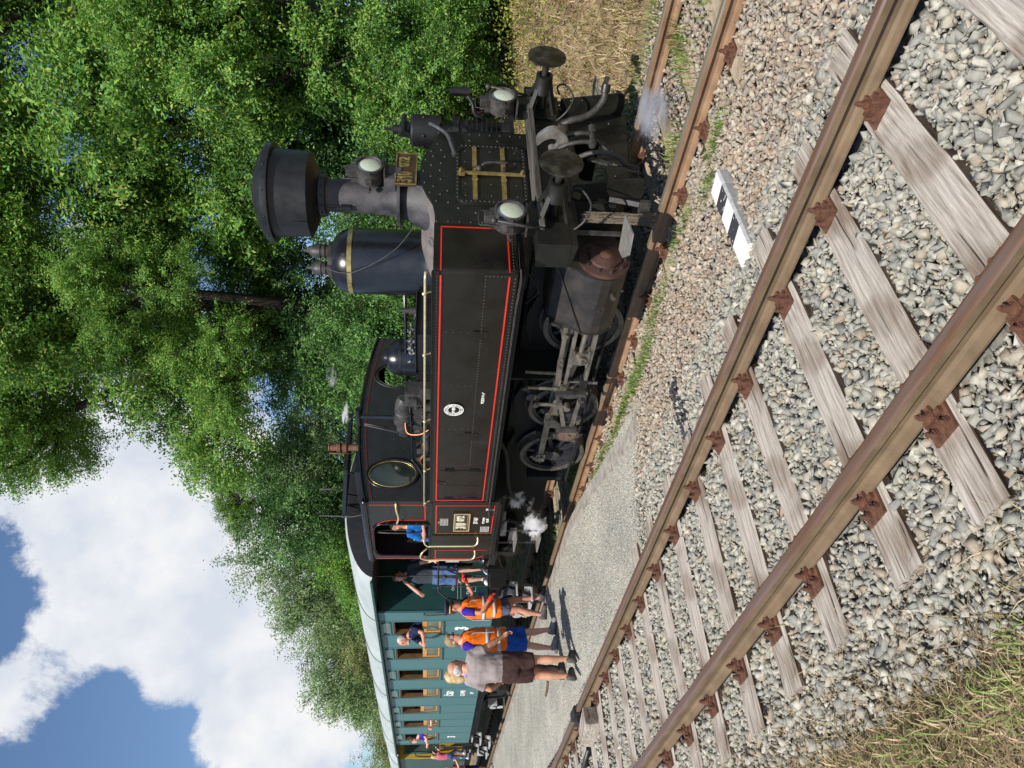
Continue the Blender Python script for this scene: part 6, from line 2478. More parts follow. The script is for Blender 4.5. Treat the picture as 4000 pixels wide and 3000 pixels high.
    if vest:
        mb = MB()
        torso(mb, 1.13, .024, .80, 1.485)
        for s in 'LR':
            sh = S(J['sh' + s])
            mb.tube([sh - Vector((0, sh.y * .5, 0)), sh - Vector((0, sh.y * .05, -.004))], [.078, .082], 12)
        vo = emit(remesh(mb, 'vest', vox, 2, .008), 'vest', C_ORANGE)
        for z in (.93, 1.11):
            mb = MB()
            rr = []
            hw0, hd0 = (.172, .118) if z < 1 else (.154, .113 + belly)
            for dz in (-.026, -.025, .025, .026):
                p = S((belly * .4, 0, z + dz))
                k = -.01 if abs(dz) > .0255 else .0
                rr.append((p.x, p.y, p.z, hd0 * b * 1.13 + .0275 + k, hw0 * b * 1.13 + .0275 + k))
            ring_loft(mb, rr, 28)
            emit(mb.mesh('reflective_band'), 'reflective_band', C_REFL, vo)
        mb = MB()
        for sy in (-1, 1):
            for sx in (-1, 1):
                P = [S((sx * (.118 * b * 1.13 + .026 + belly * .4), sy * .085, 1.00)), S((sx * (.120 * b * 1.13 + .026), sy * .085, 1.30)), S((sx * .085, sy * .088, 1.47))]
                for a_, c_ in zip(P[:-1], P[1:]):
                    mb.bar(a_, c_, .045, .006, (sx, 0, .2))
        emit(mb.mesh('shoulder_tape'), 'shoulder_tape', C_REFL, vo)
    if shoes:
        for s in 'LR':
            a = J['ank' + s]
            mb = MB()
            z0 = a.z - .085
            pts = [(-.075, .030, .055), (-.05, .040, .075), (.0, .043, .072), (.07, .046, .055), (.14, .048, .045), (.19, .036, .035), (.205, .012, .02)]
            vs, n = [], 12
            for x, hw, hh in pts:
                for j in range(n):
                    tt = 2 * PI * j / n
                    vs.append((a.x + x, a.y + hw * math.cos(tt), z0 + hh + hh * math.sin(tt) * (1 if math.sin(tt) > 0 else .98)))
            fs = [(i * n + j, i * n + (j + 1) % n, (i + 1) * n + (j + 1) % n, (i + 1) * n + j) for i in range(len(pts) - 1) for j in range(n)] + [tuple(reversed(range(n))), tuple((len(pts) - 1) * n + j for j in range(n))]
            mb.add(vs, fs, True)
            emit(mb.mesh('shoe'), 'shoe', shoes)
    if cap:
        mb = MB()
        X = [HC + Ry @ Vector((-.005, 0, .055))][0]
        tilt = (Ry @ Vector((.10, 0, 1))).normalized()
        mb.lathe(X, tilt, [(.096, -.01), (.099, .03), (.105, .045), (.142, .075), (.146, .085), (.13, .10), (.06, .108), (0, .11)], 28, caps=False)
        co_ = emit(mb.mesh('uniform_cap'), 'uniform_cap', M_CAPN)
        mb = MB()
        vs = []
        for i in range(9):
            a_ = -1.1 + 2.2 * i / 8
            for r_, z in ((.092, .052), (.155, .030)):
                vs.append(HC + Ry @ Vector((math.cos(a_) * r_, math.sin(a_) * r_ * .80, z)))
        fs = [(2 * i, 2 * i + 1, 2 * i + 3, 2 * i + 2) for i in range(8)]
        vs2 = [v + Vector((0, 0, .006)) for v in vs]
        k = len(vs)
        mb.add(vs + vs2, [tuple(reversed(f)) for f in fs] + [tuple(i + k for i in f) for f in fs] + [(2 * i + 1, 2 * i + 3, k + 2 * i + 3, k + 2 * i + 1) for i in range(8)], True)
        emit(mb.mesh('cap_peak'), 'cap_peak', M_EYE, co_)
        mb = MB()
        mb.lathe(X, tilt, [(.1005, .004), (.1035, .006), (.1035, .020), (.1005, .022)], 28, caps=False)
        emit(mb.mesh('cap_cord'), 'cap_cord', M_CAPY, co_)
    if glasses:
        mb = MB()
        for s in (-1, 1):
            c = HC + Ry @ Vector((.100, s * .032, .010))
            mb.ball(c, .022, 10, 6, (.3, 1, .75))
            mb.tube([c, HC + Ry @ Vector((.02, s * .082, .012))], .0025, 5)
        emit(mb.mesh('glasses'), 'glasses', M_EYE)
    if gloves:
        for s in gloves:
            el, wr = S(J['el' + s]), S(J['wr' + s])
            d = (wr - el).normalized()
            mb = MB()
            mb.tube([wr - d * .02, wr + d * .02, wr + d * .07, wr + d * .10], [.036, .040, .044, .034], 10)
            side = d.cross(Vector((0, 0, 1)))
            side.normalize()
            for k in range(4):
                q = wr + d * .085 + side * (-.03 + .02 * k)
                mb.tube([q, q + d * .045, q + d * .065 - side.cross(d) * .03], [.014, .013, .011], 6)
            mb.tube([wr + d * .03 + side * .03, wr + d * .07 + side * .055], [.015, .012], 6)
            emit(mb.mesh('glove'), 'glove', M_GLOVE)
    return t


A_FWD = math.atan2(.62, -.78)
person('man in taupe t-shirt and brown shorts seen from behind on the platform', (-10.42, -3.33, .145), math.atan2(.70, -.71), 1.0,
       {'elR': (.04, -.30, 1.20), 'wrR': (.16, -.37, 1.00), 'elL': (-.02, .30, 1.16), 'wrL': (.17, .33, 1.05), 'ankL': (-.04, .12, .085), 'ankR': (.0, -.11, .085), 'kneeL': (-.0, .115, .5)},
       SK1, C_TAUPE, C_BROWN, shoes=C_SANDAL, hair=('balding', H_GREY), head_yaw=-.75, build=1.17, belly=.03, leglen=.80, vox=.012)
person('man in orange safety vest and shiny blue shorts facing the train engine', (-11.80, -2.50, .15), math.atan2(.8, .6) - .1, 1.0,
       {'elR': (-.06, -.25, 1.17), 'wrR': (.08, -.24, .98), 'ankR': (-.10, -.10, .085), 'ankL': (.12, .10, .085), 'kneeR': (-.03, -.10, .5), 'kneeL': (.08, .10, .5)},
       SK2, C_VIOLET, C_BLUESH, vest=True, shoes=C_SHOE, hair=('thick', H_LBROWN), head_yaw=-.1, build=1.08, belly=.02, glasses=True, leglen=1.02, vox=.012, sleeve=.55)
person('train guard in navy cap and orange vest reaching a gloved hand to the carriage', (-12.66, -1.66, .15), math.atan2(.8, .6) + .0, .985,
       {'elL': (.22, .20, 1.30), 'wrL': (.45, .12, 1.42), 'elR': (.0, -.26, 1.16), 'wrR': (.20, -.20, 1.02), 'ankR': (-.10, -.09, .085), 'ankL': (.16, .09, .085), 'kneeR': (.0, -.09, .5), 'kneeL': (.12, .09, .5)},
       SK3, C_VIOLET, C_GREYSH, vest=True, shoes=C_SANDAL, hair=('short', H_BROWN), build=1.08, belly=.03, cap=True, glasses=True, leglen=.62, vox=.012, sleeve=.6, gloves='LR', head_yaw=-.15)
person('woman with blond hair tied by a lilac band hidden behind the man in taupe', (-11.34, -3.12, .14), math.atan2(.9, -.5), 1.01, {'ankL': (-.02, .045, .085), 'ankR': (-.02, -.045, .085), 'kneeL': (.0, .05, .5), 'kneeR': (.0, -.05, .5), 'head': (.02, .07, 1.625), 'elL': (.1, .17, 1.2), 'wrL': (.2, .05, 1.15), 'elR': (.1, -.17, 1.2), 'wrR': (.2, -.05, 1.15)}, SK2, C_LILAC, C_BROWN, shoes=C_SANDAL, hair=('long', H_BLOND), vox=.016, build=.80, head_yaw=.3, long_trousers=True)
person('young man in slate t-shirt on the carriage platform with hand at his mouth', (-12.72, -1.02, 1.13), math.atan2(-.75, .66), .97,
       {'elR': (.14, -.34, 1.18), 'wrR': (.16, -.10, 1.46), 'elL': (.02, .26, 1.18), 'wrL': (.14, .34, 1.02), 'head': (.03, -.02, 1.62)},
       SK2, C_SLATE, C_DENIM, shoes=C_WHITE, hair=('thick', H_BROWN), head_yaw=.2, leglen=.8, vox=.012, build=.95)
person('person in lilac top half hidden behind the young man on the platform', (-12.95, -.55, 1.13), 0, .93, {'elL': (.05, .26, 1.18), 'wrL': (.25, .2, 1.05)}, SK2, C_LILAC, C_NAVY, shoes=C_WHITE, hair=('short', H_BROWN), vox=.018, hands=False)
person('driver in azure t-shirt and navy overalls leaning on the cab sill', (-10.42, -1.22, 1.02), .35, 1.0,
       {'elR': (-.10, -.20, 1.22), 'wrR': (.16, -.20, 1.24), 'elL': (.1, .24, 1.18)}, SK3, C_AZURE, C_OVER, shoes=C_SHOE, hair=('short', H_LBROWN), head_yaw=-.1, long_trousers=True, vox=.014, beard=False)
person('bearded passenger in navy t-shirt leaning out of the first carriage window', (-14.10, -1.18, 1.06), -PI / 2, 1.0,
       {'elR': (.30, -.28, 1.22), 'wrR': (.42, .0, 1.20), 'elL': (.26, .24, 1.22), 'wrL': (.40, .10, 1.20), 'head': (.05, 0, 1.57)}, SK3, C_NAVY, C_JEAN, hair=('short', H_GREY), shear=(.62, -.46), beard=True, head_yaw=.3, vox=.014)
person('grey haired passenger sitting inside the fourth carriage window', (-18.42, -1.12, .72), -.4, .96, {}, SK2, C_LILAC, C_JEAN, hair=('short', H_GREY), vox=.02, hands=False)
person('passenger resting a bare arm on the sixth carriage window', (-21.22, -1.15, .86), -PI / 2, .98,
       {'elR': (.30, -.22, 1.28), 'wrR': (.46, .04, 1.30), 'elL': (.28, .22, 1.26), 'wrL': (.44, .0, 1.26)}, SK2, C_WHITE, C_JEAN, hair=('short', H_BROWN), vox=.02, hands=False)
person('dark haired boy leaning out of the last carriage window', (-22.62, -1.12, 1.02), -PI / 2, .95,
       {'elR': (.26, -.24, 1.26), 'wrR': (.40, .0, 1.22), 'elL': (.28, .22, 1.26), 'wrL': (.44, .02, 1.24)}, SK2, C_VIOLET, C_JEAN, hair=('thick', H_BROWN), shear=(.6, -.35), vox=.018, hands=False)
person('small blond girl in pink top climbing the steps of the second carriage', (-25.2, -1.50, .93), 1.9, .66,
       {'elL': (.16, .24, 1.45), 'wrL': (.32, .22, 1.62), 'elR': (.14, -.24, 1.35), 'wrR': (.3, -.2, 1.5), 'kneeR': (.18, -.1, .62), 'ankR': (.10, -.1, .25)},
       SK2, C_PINK, C_JEAN, shoes=C_WHITE, hair=('long', H_BLOND), long_trousers=True, vox=.018, hands=False)
person('child with bare arms waiting below the second carriage steps', (-25.9, -1.75, .15), 1.2, .86,
       {'elL': (.16, .24, 1.35), 'wrL': (.36, .18, 1.45), 'elR': (.14, -.24, 1.25), 'wrR': (.32, -.2, 1.35)},
       SK2, C_PINK, C_NAVY, shoes=C_SHOE, hair=('short', H_LBROWN), vox=.02, hands=False)
# held and standing small things
mb = MB()
mb.lathe((-10.42, -3.33, .145), (0, 0, 1), [(.031, 0), (.040, .10), (.041, .102), (.036, .102), (.030, .08)], 20)
cup = mb.build('pink_cup', mat('pink_plastic_cup', (.80, .38, .40), (.85, .60, .60), rough=.4, scale=20, ramp=(.45, .55)), root=Vector((-10.42, -3.33, .145)))
_a = math.atan2(.70, -.71)
_p = Matrix.Rotation(_a, 3, 'Z') @ Vector((.26, .335, 0))
cup.location = (-10.42 + _p.x, -3.33 + _p.y, 1.13)
tag(cup, 'small pink cup held in the left hand of the man in taupe', 'cup')
mb = MB()
mb.lathe((-10.60, -1.36, 2.186), (0, 0, 1), [(.034, 0), (.036, .01), (.036, .13), (.030, .16), (.014, .185), (.014, .20)], 18)
bo = mb.build('bottle', mat('blue_bottle', (.02, .08, .42), (.05, .2, .6), rough=.15, scale=9), root=Vector((-10.60, -1.36, 2.186)))
tag(bo, 'blue water bottle with green cap standing on the cab sill', 'bottle')
mb = MB()
mb.cyl((-10.60, -1.36, 2.386), (-10.60, -1.36, 2.412), .017, n=14)
mb.build('bottle_cap', mat('green_cap', (.25, .60, .04), rough=.4), bo)

# ================================================================ STEAM AND SMOKE
def puff(name, loc, rad_, stretch, rot, dens, label, seed, col=(1, 1, 1), noise=3.2, thr=.46):
    mt = bpy.data.materials.new(name)
    mt.use_nodes = True
    n, l = mt.node_tree.nodes, mt.node_tree.links
    n.remove(n['Principled BSDF'])
    out = n['Material Output']
    pv = n.new('ShaderNodeVolumePrincipled')
    pv.inputs['Color'].default_value = (*col, 1)
    pv.inputs['Anisotropy'].default_value = .2
    t = n.new('ShaderNodeTexCoord')
    ln = n.new('ShaderNodeVectorMath')
    ln.operation = 'LENGTH'
    l.new(t.outputs['Object'], ln.inputs[0])
    mr = n.new('ShaderNodeMapRange')
    mr.interpolation_type = 'SMOOTHSTEP'
    mr.inputs['From Min'].default_value = .98
    mr.inputs['From Max'].default_value = .25
    l.new(ln.outputs['Value'], mr.inputs['Value'])
    nn = n.new('ShaderNodeTexNoise')
    nn.noise_dimensions = '4D'
    nn.inputs['W'].default_value = seed
    nn.inputs['Scale'].default_value = noise
    nn.inputs['Detail'].default_value = 5
    nn.inputs['Roughness'].default_value = .62
    nn.inputs['Distortion'].default_value = .5
    l.new(t.outputs['Object'], nn.inputs['Vector'])
    m1 = n.new('ShaderNodeMath')
    m1.operation = 'MULTIPLY_ADD'
    l.new(mr.outputs[0], m1.inputs[0])
    m1.inputs[1].default_value = .34
    m1.inputs[2].default_value = -.34
    m2 = n.new('ShaderNodeMath')
    m2.operation = 'ADD'
    l.new(nn.outputs['Fac'], m2.inputs[0])
    l.new(m1.outputs[0], m2.inputs[1])
    m3 = n.new('ShaderNodeMapRange')
    m3.inputs['From Min'].default_value = thr
    m3.inputs['From Max'].default_value = thr + .16
    m3.inputs['To Min'].default_value = 0
    m3.inputs['To Max'].default_value = dens
    l.new(m2.outputs[0], m3.inputs['Value'])
    l.new(m3.outputs[0], pv.inputs['Density'])
    l.new(pv.outputs[0], out.inputs['Volume'])
    mb = MB()
    mb.ball((0, 0, 0), 1, 16, 10)
    me = mb.mesh(name)
    me.materials.append(mt)
    o = bpy.data.objects.new(name, me)
    COL.objects.link(o)
    o.location = loc
    o.rotation_euler = rot
    o.scale = (rad_ * stretch[0], rad_ * stretch[1], rad_ * stretch[2])
    return tag(o, label, kind='stuff')


puff('steam', (-10.42, -1.22, .60), .52, (1.05, .5, .62), (0, .25, 0), 60, 'white steam drifting from the injector below the cab', 3.1, thr=.42, noise=2.6)
puff('steam', (-9.75, -1.15, .92), .34, (1.1, .6, .6), (0, .3, 0), 26, 'thinner steam rising under the cab floor', 8.4, thr=.43, noise=2.6)
puff('steam', (-7.86, -1.0, 3.22), .42, (1.0, .26, .20), (0, .12, 0), 55, 'small white steam plume above the exhaust pipe', 5.5, noise=2.6, thr=.455)
puff('steam', (-7.15, -.95, 3.33), .40, (.9, .4, .38), (0, .1, 0), 12, 'thin steam cloud blown towards the sand dome', 12.5, noise=2.8, thr=.47)
puff('smoke', (-4.15, .10, .05), .55, (1.0, 1.0, .42), (0, 0, .4), 5.5, 'faint smoke lying over the rails in front of the engine', 2.2, col=(.75, .80, .88), thr=.38)

# ================================================================ TREES, BUSHES, GRASS
M_LEAF = mat('leaf_green', (.82, .82, .82), (1.12, 1.12, 1.12), rough=.55, attr='Col', trans=.42, scale=1.2, spec=.35, ramp=(.3, .7))
M_LEAFD = M_LEAF
M_BARK = mat('furrowed_dark_bark', (.010, .008, .006), (.038, .030, .022), rough=.9, scale=9, stretch=(1, 1, .3), bump=1.0, bscale=22)
M_STRAW = mat('straw', (.85, .85, .85), (1.1, 1.1, 1.1), rough=.8, attr='Col', trans=.2, scale=3, spec=.2)


def leaf_np(C, N, size, pal, asp=.42, jit=.25, bright=None):
    """rhombic leaf faces at centres C with normals N (both (n,3)); returns V, F, colours"""
    n = len(C)
    N = N + RNG.normal(scale=.75, size=N.shape)
    N /= np.linalg.norm(N, axis=1)[:, None] + 1e-9
    T = RNG.normal(size=(n, 3))
    T[:, 2] -= .4
    T -= N * (T * N).sum(1)[:, None]
    T /= np.linalg.norm(T, axis=1)[:, None] + 1e-9
    B = np.cross(N, T)
    s = size * RNG.uniform(.6, 1.35, n)[:, None]
    bend = N * (s * .18)
    V = np.stack([C - T * s * .5 - bend, C + B * s * asp * .5, C + T * s * .5 - bend, C - B * s * asp * .5], 1).reshape(-1, 3)
    Fc = np.arange(n * 4).reshape(n, 4)
    pal = np.array(pal)
    c = pal[RNG.integers(0, len(pal), n)] * RNG.uniform(1 - jit, 1 + jit, (n, 1))
    if bright is not None: c = c * bright[:, None]
    return V, Fc, np.clip(c, 0, .5)


PAL_ROB = [(0.153, 0.305, 0.046), (0.109, 0.249, 0.044), (0.207, 0.373, 0.052), (0.093, 0.211, 0.046), (0.273, 0.448, 0.063), (0.131, 0.273, 0.069)]
PAL_DARK = [(0.060, 0.149, 0.045), (0.090, 0.190, 0.055), (0.120, 0.230, 0.065), (0.072, 0.161, 0.050), (0.156, 0.253, 0.080)]
PAL_PALE = [(0.184, 0.293, 0.102), (0.151, 0.246, 0.097), (0.227, 0.340, 0.133), (0.119, 0.211, 0.085), (0.238, 0.282, 0.121)]
PAL_BRIGHT = [(.15, .27, .035), (.12, .23, .035), (.20, .31, .045), (.09, .18, .03)]
PAL_RUST = [(0.172, 0.259, 0.083), (0.243, 0.238, 0.088), (0.304, 0.227, 0.099), (0.132, 0.216, 0.077), (0.202, 0.292, 0.099)]


def crown_mesh(name, n_clump, per, size, pal, seed, sc=(1, 1, 1), clump_r=.17, hole=.0, droop=.1, asp=.42):
    """crown of unit radius: leafy sprays spread through an uneven volume"""
    global RNG
    RNG = np.random.default_rng(seed)
    lobes = RNG.normal(size=(9, 3))
    lobes /= np.linalg.norm(lobes, axis=1)[:, None]
    lobes *= RNG.uniform(.35, .72, (9, 1))
    lr = RNG.uniform(.28, .48, 9)
    k = RNG.integers(0, 9, n_clump)
    d = RNG.normal(size=(n_clump, 3))
    d /= np.linalg.norm(d, axis=1)[:, None]
    rr = RNG.uniform(.35, 1.0, n_clump) ** .5
    cc = lobes[k] + d * (lr[k] * rr)[:, None]
    # sprays: elongated clumps pointing outwards and down
    ax = d + cc * .6
    ax[:, 2] -= droop * 3
    ax /= np.linalg.norm(ax, axis=1)[:, None]
    t = RNG.uniform(-1, 1, (n_clump, per))
    off = RNG.normal(scale=1.0, size=(n_clump, per, 3)) * clump_r * .27
    cr = clump_r * RNG.uniform(.5, 1.3, n_clump)
    P = cc[:, None, :] + ax[:, None, :] * (t * cr[:, None])[..., None] + off
    cn = d * .9 + RNG.normal(scale=.45, size=d.shape) + np.array([0, 0, .55])
    cn /= np.linalg.norm(cn, axis=1)[:, None]
    nrm = P * 0 + cn[:, None, :] * 1.5
    off2 = (off * cn[:, None, :]).sum(2)[..., None] * cn[:, None, :]
    P = P - off2 * .6
    br = np.repeat((RNG.uniform(.70, 1.75, n_clump))[:, None], per, 1).ravel()
    P = P.reshape(-1, 3) * np.array(sc)
    V, Fc, c = leaf_np(P, nrm.reshape(-1, 3), size, pal, asp, bright=br)
    return mesh_np(name, V, Fc, c, M_LEAF), lobes, lr


CROWNS = {}


def get_crown(kind):
    if kind not in CROWNS:
        spec = {
            'rob1': (700, 74, .033, PAL_ROB, 3, (1, 1, 1), .15), 'rob2': (700, 74, .033, PAL_ROB, 14, (1, 1, 1), .15),
            'dark1': (700, 66, .034, PAL_DARK, 21, (1, 1, 1), .14), 'pale1': (760, 62, .027, PAL_PALE, 33, (1, 1, 1), .13),
            'rust1': (760, 62, .026, PAL_RUST, 35, (1, 1, 1), .13), 'bright1': (560, 50, .045, PAL_BRIGHT, 41, (1, 1, 1), .17),
            'bush1': (620, 62, .046, PAL_ROB + PAL_DARK[:2], 52, (1, 1, 1), .19), 'bush2': (620, 62, .042, PAL_DARK + PAL_ROB[:2], 57, (1, 1, 1), .19),
        }[kind]
        CROWNS[kind] = crown_mesh('crown', *spec)
    return CROWNS[kind]


def tree(kind, blobs, base, label, cat='tree', group=None, trunk_r=.18, name='tree', seedrot=0.0):
    """blobs: (centre, radius, squash) leafy masses; base: where the trunk stands"""
    t = thing(name, base, label, cat, group or 'trees behind the train')
    b = Vector(base)
    mb = MB()
    c0 = Vector(blobs[0][0])
    top = c0 + Vector((0, 0, blobs[0][1] * .35))
    rr = random.Random(int(abs(base[0] * 100)) + 3)
    mid = b.lerp(c0, .5) + Vector((rr.uniform(-.3, .3), rr.uniform(-.2, .2), 0))
    tp = smoothpath([b - Vector((0, 0, .3)), b.lerp(mid, .5) + Vector((rr.uniform(-.1, .1), 0, 0)), mid, c0.lerp(mid, .3), top], 4)
    k = len(tp)
    mb.tube(tp, [trunk_r * (1.25 if i == 0 else 1) * (1 - .72 * i / k) for i in range(k)], 10)
    tr = mb.build('trunk', M_BARK, t)
    mb = MB()
    for i, (c, r, sq) in enumerate(blobs):
        me, lobes, lr = get_crown(kind if isinstance(kind, str) else kind[i % len(kind)])
        o = bpy.data.objects.new('crown', me)
        COL.objects.link(o)
        o.parent = t
        o.location = Vector(c) - b
        o.rotation_euler = (0, 0, seedrot + i * 2.1 + rr.uniform(0, 6))
        o.scale = (r, r, r * sq)
        M3 = Matrix.Rotation(o.rotation_euler.z, 3, 'Z')
        st = tp[int(k * (.45 + .1 * (i % 3)))]
        hub = Vector(c)
        mb.tube(smoothpath([st, st.lerp(hub, .5) + Vector((0, 0, -.15 * r)), hub], 4), [trunk_r * .55 * (1 - .05 * j) for j in range(9)], 8)
        for lb in lobes:
            q = M3 @ Vector(lb)
            e = hub + Vector((q.x * r, q.y * r, q.z * r * sq)) * 1.1
            m2 = hub.lerp(e, .55) + Vector((rr.uniform(-.1, .1) * r, rr.uniform(-.1, .1) * r, rr.uniform(-.15, .05) * r))
            pth = smoothpath([hub - Vector((0, 0, .2 * r)), m2, e], 4)
            mb.tube(pth, [trunk_r * .34 * (1 - .09 * j) for j in range(len(pth))], 6)
            for q_ in range(2):
                e2 = m2 + Vector((rr.uniform(-.35, .35), rr.uniform(-.35, .35), rr.uniform(-.1, .4))) * r
                mb.tube([m2, m2.lerp(e2, .6) + Vector((0, 0, .03 * r)), e2], [trunk_r * .14, trunk_r * .10, .01], 5)
    mb.build('branches', M_BARK, t)
    return t


tree(['rob1', 'rob2', 'rob1'], [((-9.8, 7.4, 8.9), 3.5, .95), ((-7.0, 7.8, 9.6), 3.1, 1), ((-11.3, 6.6, 11.6), 2.6, .9)], (-9.2, 8.2, .9),
     'big robinia with feathery leaves filling the sky above the chimney', seedrot=.4, trunk_r=.24)
tree(['rob2', 'rob1', 'rob2'], [((-13.0, 5.6, 10.3), 3.1, .9), ((-16.7, 4.6, 12.1), 2.2, .9), ((-14.6, 5.2, 12.3), 2.6, .9), ((-11.9, 4.9, 8.3), 1.7, .9), ((-14.0, 4.8, 7.1), 1.7, .9)], (-13.6, 6.6, .9),
     'tall robinia whose crown overhangs the locomotive cab', seedrot=1.1, trunk_r=.26)
tree(['rob1', 'dark1'], [((-12.0, 7.4, 6.7), 2.9, 1), ((-9.6, 7.6, 4.9), 2.3, .9)], (-11.4, 8.6, .9), 'dark limbed robinia standing behind the steam dome', seedrot=2.2, trunk_r=.19)
tree(['rob2', 'dark1'], [((-16.4, 6.0, 8.0), 2.9, .95), ((-14.8, 6.4, 5.4), 2.4, .9)], (-15.8, 7.4, .9), 'robinia with light green crown behind the locomotive cab roof', seedrot=3.0, trunk_r=.17)
tree(['rob1', 'rob2'], [((-6.9, 7.2, 6.9), 2.2, 1), ((-7.6, 6.5, 4.9), 2.2, 1)], (-7.2, 7.6, .9), 'young robinia at the right edge behind the front lamp', seedrot=4.1, trunk_r=.14)
tree(['dark1', 'pale1'], [((-20.6, 5.6, 6.1), 3.0, .95), ((-18.2, 5.4, 4.6), 2.3, .9)], (-20.2, 6.6, .9), 'broadleaved tree with pale backed leaves behind the first carriage end', seedrot=.2)
tree(['bright1'], [((-21.6, 5.2, 8.35), 1.15, .9)], (-21.4, 5.6, .9), 'slender bright green treetop rising above its neighbours', seedrot=.2, trunk_r=.09)
tree(['pale1', 'rob2'], [((-28.0, 5.8, 6.3), 3.7, .95), ((-24.6, 5.4, 4.7), 2.7, .9)], (-27.4, 6.8, .9), 'round topped pale green tree behind the middle of the first carriage', seedrot=1.5)
tree(['pale1', 'rust1'], [((-36.7, 5.8, 5.2), 4.4, .9), ((-32.4, 5.6, 4.6), 3.1, .9)], (-35.6, 7.0, .9), 'olive green tree with a spreading crown behind the rear of the first carriage', seedrot=2.7)
tree(['rust1', 'pale1'], [((-46.8, 5.6, 3.9), 4.9, .9), ((-41.6, 5.4, 4.0), 3.4, .9)], (-45.8, 7.0, .9), 'tree tinged with brown seed pods above the second carriage', seedrot=3.3)
tree(['rust1', 'pale1'], [((-60.4, 5.8, 2.6), 5.8, .8), ((-53.5, 5.4, 3.0), 4.0, .9)], (-58, 7.5, .9), 'farthest brownish tree at the left end of the tree line', seedrot=5.3)
# undergrowth behind the train: separate bushes
for i, (c, r, sq, k, lab) in enumerate([
        ((-6.2, 6.6, 2.05), 1.25, .85, 'bush1', 'leafy robinia bush at the right edge above the dry grass bank'),
        ((-7.7, 5.6, 2.5), 1.35, .9, 'bush1', 'bright robinia bush behind the far buffer beam lamp'),
        ((-9.8, 5.0, 3.0), 1.55, .95, 'bush2', 'dark green bush behind the smokebox'),
        ((-12.4, 4.6, 3.3), 1.7, .95, 'bush2', 'dense bush seen between the steam dome and sand dome'),
        ((-15.2, 4.7, 3.4), 1.9, .95, 'bush2', 'bush behind the locomotive cab window'),
        ((-18.6, 4.6, 3.0), 2.0, .9, 'bush2', 'shadowy bush behind the gap between cab and carriage'),
        ((-4.4, 8.2, 2.7), 2.0, 1.0, 'bush2', 'dark bush at the far right behind the grass bank'),
        ((-8.0, 7.8, 3.0), 2.1, 1.0, 'bush2', 'tall bush in shade behind the chimney foot'),
        ((-2.0, 10.5, 3.0), 2.6, 1.0, 'bush2', 'wide bush at the right margin of the clearing')]):
    t = thing('bush', (c[0], c[1], .5), lab, 'bush', 'bushes behind the train')
    for q, (dx, dz, f) in enumerate(((0, 0, 1), (.5 * r, -.45 * r, .8))):
        o = bpy.data.objects.new('foliage', get_crown(k)[0])
        COL.objects.link(o)
        o.parent = t
        o.location = (dx, 0, c[2] - .5 + dz)
        o.scale = (r * f, r * f, r * sq * f)
        o.rotation_euler = (0, 0, i * 1.3 + q)
    mb = MB()
    for j in range(5):
        a = j * 1.3 + i
        mb.tube(smoothpath([(c[0] + .15 * math.cos(a), c[1] + .15 * math.sin(a), .3), (c[0] + .3 * r * math.cos(a), c[1] + .3 * r * math.sin(a), c[2] - .4 * r), (c[0] + .6 * r * math.cos(a), c[1] + .6 * r * math.sin(a), c[2] + .4 * r)], 3), [.035, .03, .025, .02, .015, .01, .008], 6)
    mb.build('stems', M_BARK, t)
# far-off wood that closes the view behind the bushes
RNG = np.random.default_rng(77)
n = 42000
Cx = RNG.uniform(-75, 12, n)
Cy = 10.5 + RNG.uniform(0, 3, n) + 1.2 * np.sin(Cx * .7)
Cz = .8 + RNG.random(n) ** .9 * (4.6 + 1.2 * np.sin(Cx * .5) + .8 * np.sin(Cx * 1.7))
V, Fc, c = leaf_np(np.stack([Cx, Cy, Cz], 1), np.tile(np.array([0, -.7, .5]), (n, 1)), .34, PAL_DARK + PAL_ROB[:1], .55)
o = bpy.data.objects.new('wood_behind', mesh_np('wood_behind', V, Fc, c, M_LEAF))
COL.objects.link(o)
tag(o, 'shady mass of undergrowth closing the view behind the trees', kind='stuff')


def blades(name, P, h, pal, label, lean=.5, w=.006, seed=5, up=1.0, hv=.5, wide=1.0):
    """thin curved blades rooted at P"""
    global RNG
    RNG = np.random.default_rng(seed)
    n = len(P)
    a = RNG.uniform(0, 2 * PI, n)
    ln = RNG.uniform(1 - hv, 1 + hv, n) * h
    L = RNG.uniform(.2, 1.0, n) * lean
    dirh = np.stack([np.cos(a), np.sin(a), np.zeros(n)], 1)
    side = np.stack([-np.sin(a), np.cos(a), np.zeros(n)], 1)
    upv = np.array([0, 0, 1.0])
    p1 = P + dirh * (ln * L * .35)[:, None] + upv * (ln * .55 * up)[:, None]
    p2 = P + dirh * (ln * L)[:, None] + upv * (ln * up * np.sqrt(np.clip(1 - (L * .8) ** 2, .05, 1)))[:, None]
    ww = (w * RNG.uniform(.6, 1.4, n))[:, None]
    V = np.stack([P - side * ww, P + side * ww, p1 + side * ww * .8, p1 - side * ww * .8, p2 + side * ww * .15, p2 - side * ww * .15], 1).reshape(-1, 3)
    b = (np.arange(n) * 6)[:, None]
    Fc = np.concatenate([b + np.array([[0, 1, 2, 3]]), b + np.array([[3, 2, 4, 5]])], 0)
    pal = np.array(pal)
    c = pal[RNG.integers(0, len(pal), n)] * RNG.uniform(.75, 1.25, (n, 1))
    o = bpy.data.objects.new(name, mesh_np(name, V, Fc, np.concatenate([c, c], 0), M_STRAW))
    COL.objects.link(o)
    return tag(o, label, kind='stuff')


G_GREEN = [(.12, .22, .035), (.16, .27, .05), (.09, .17, .03), (.20, .28, .07)]
G_STRAW = [(.46, .36, .20), (.38, .28, .15), (.55, .45, .27), (.30, .21, .12), (.33, .26, .13)]
RNG = np.random.default_rng(9)


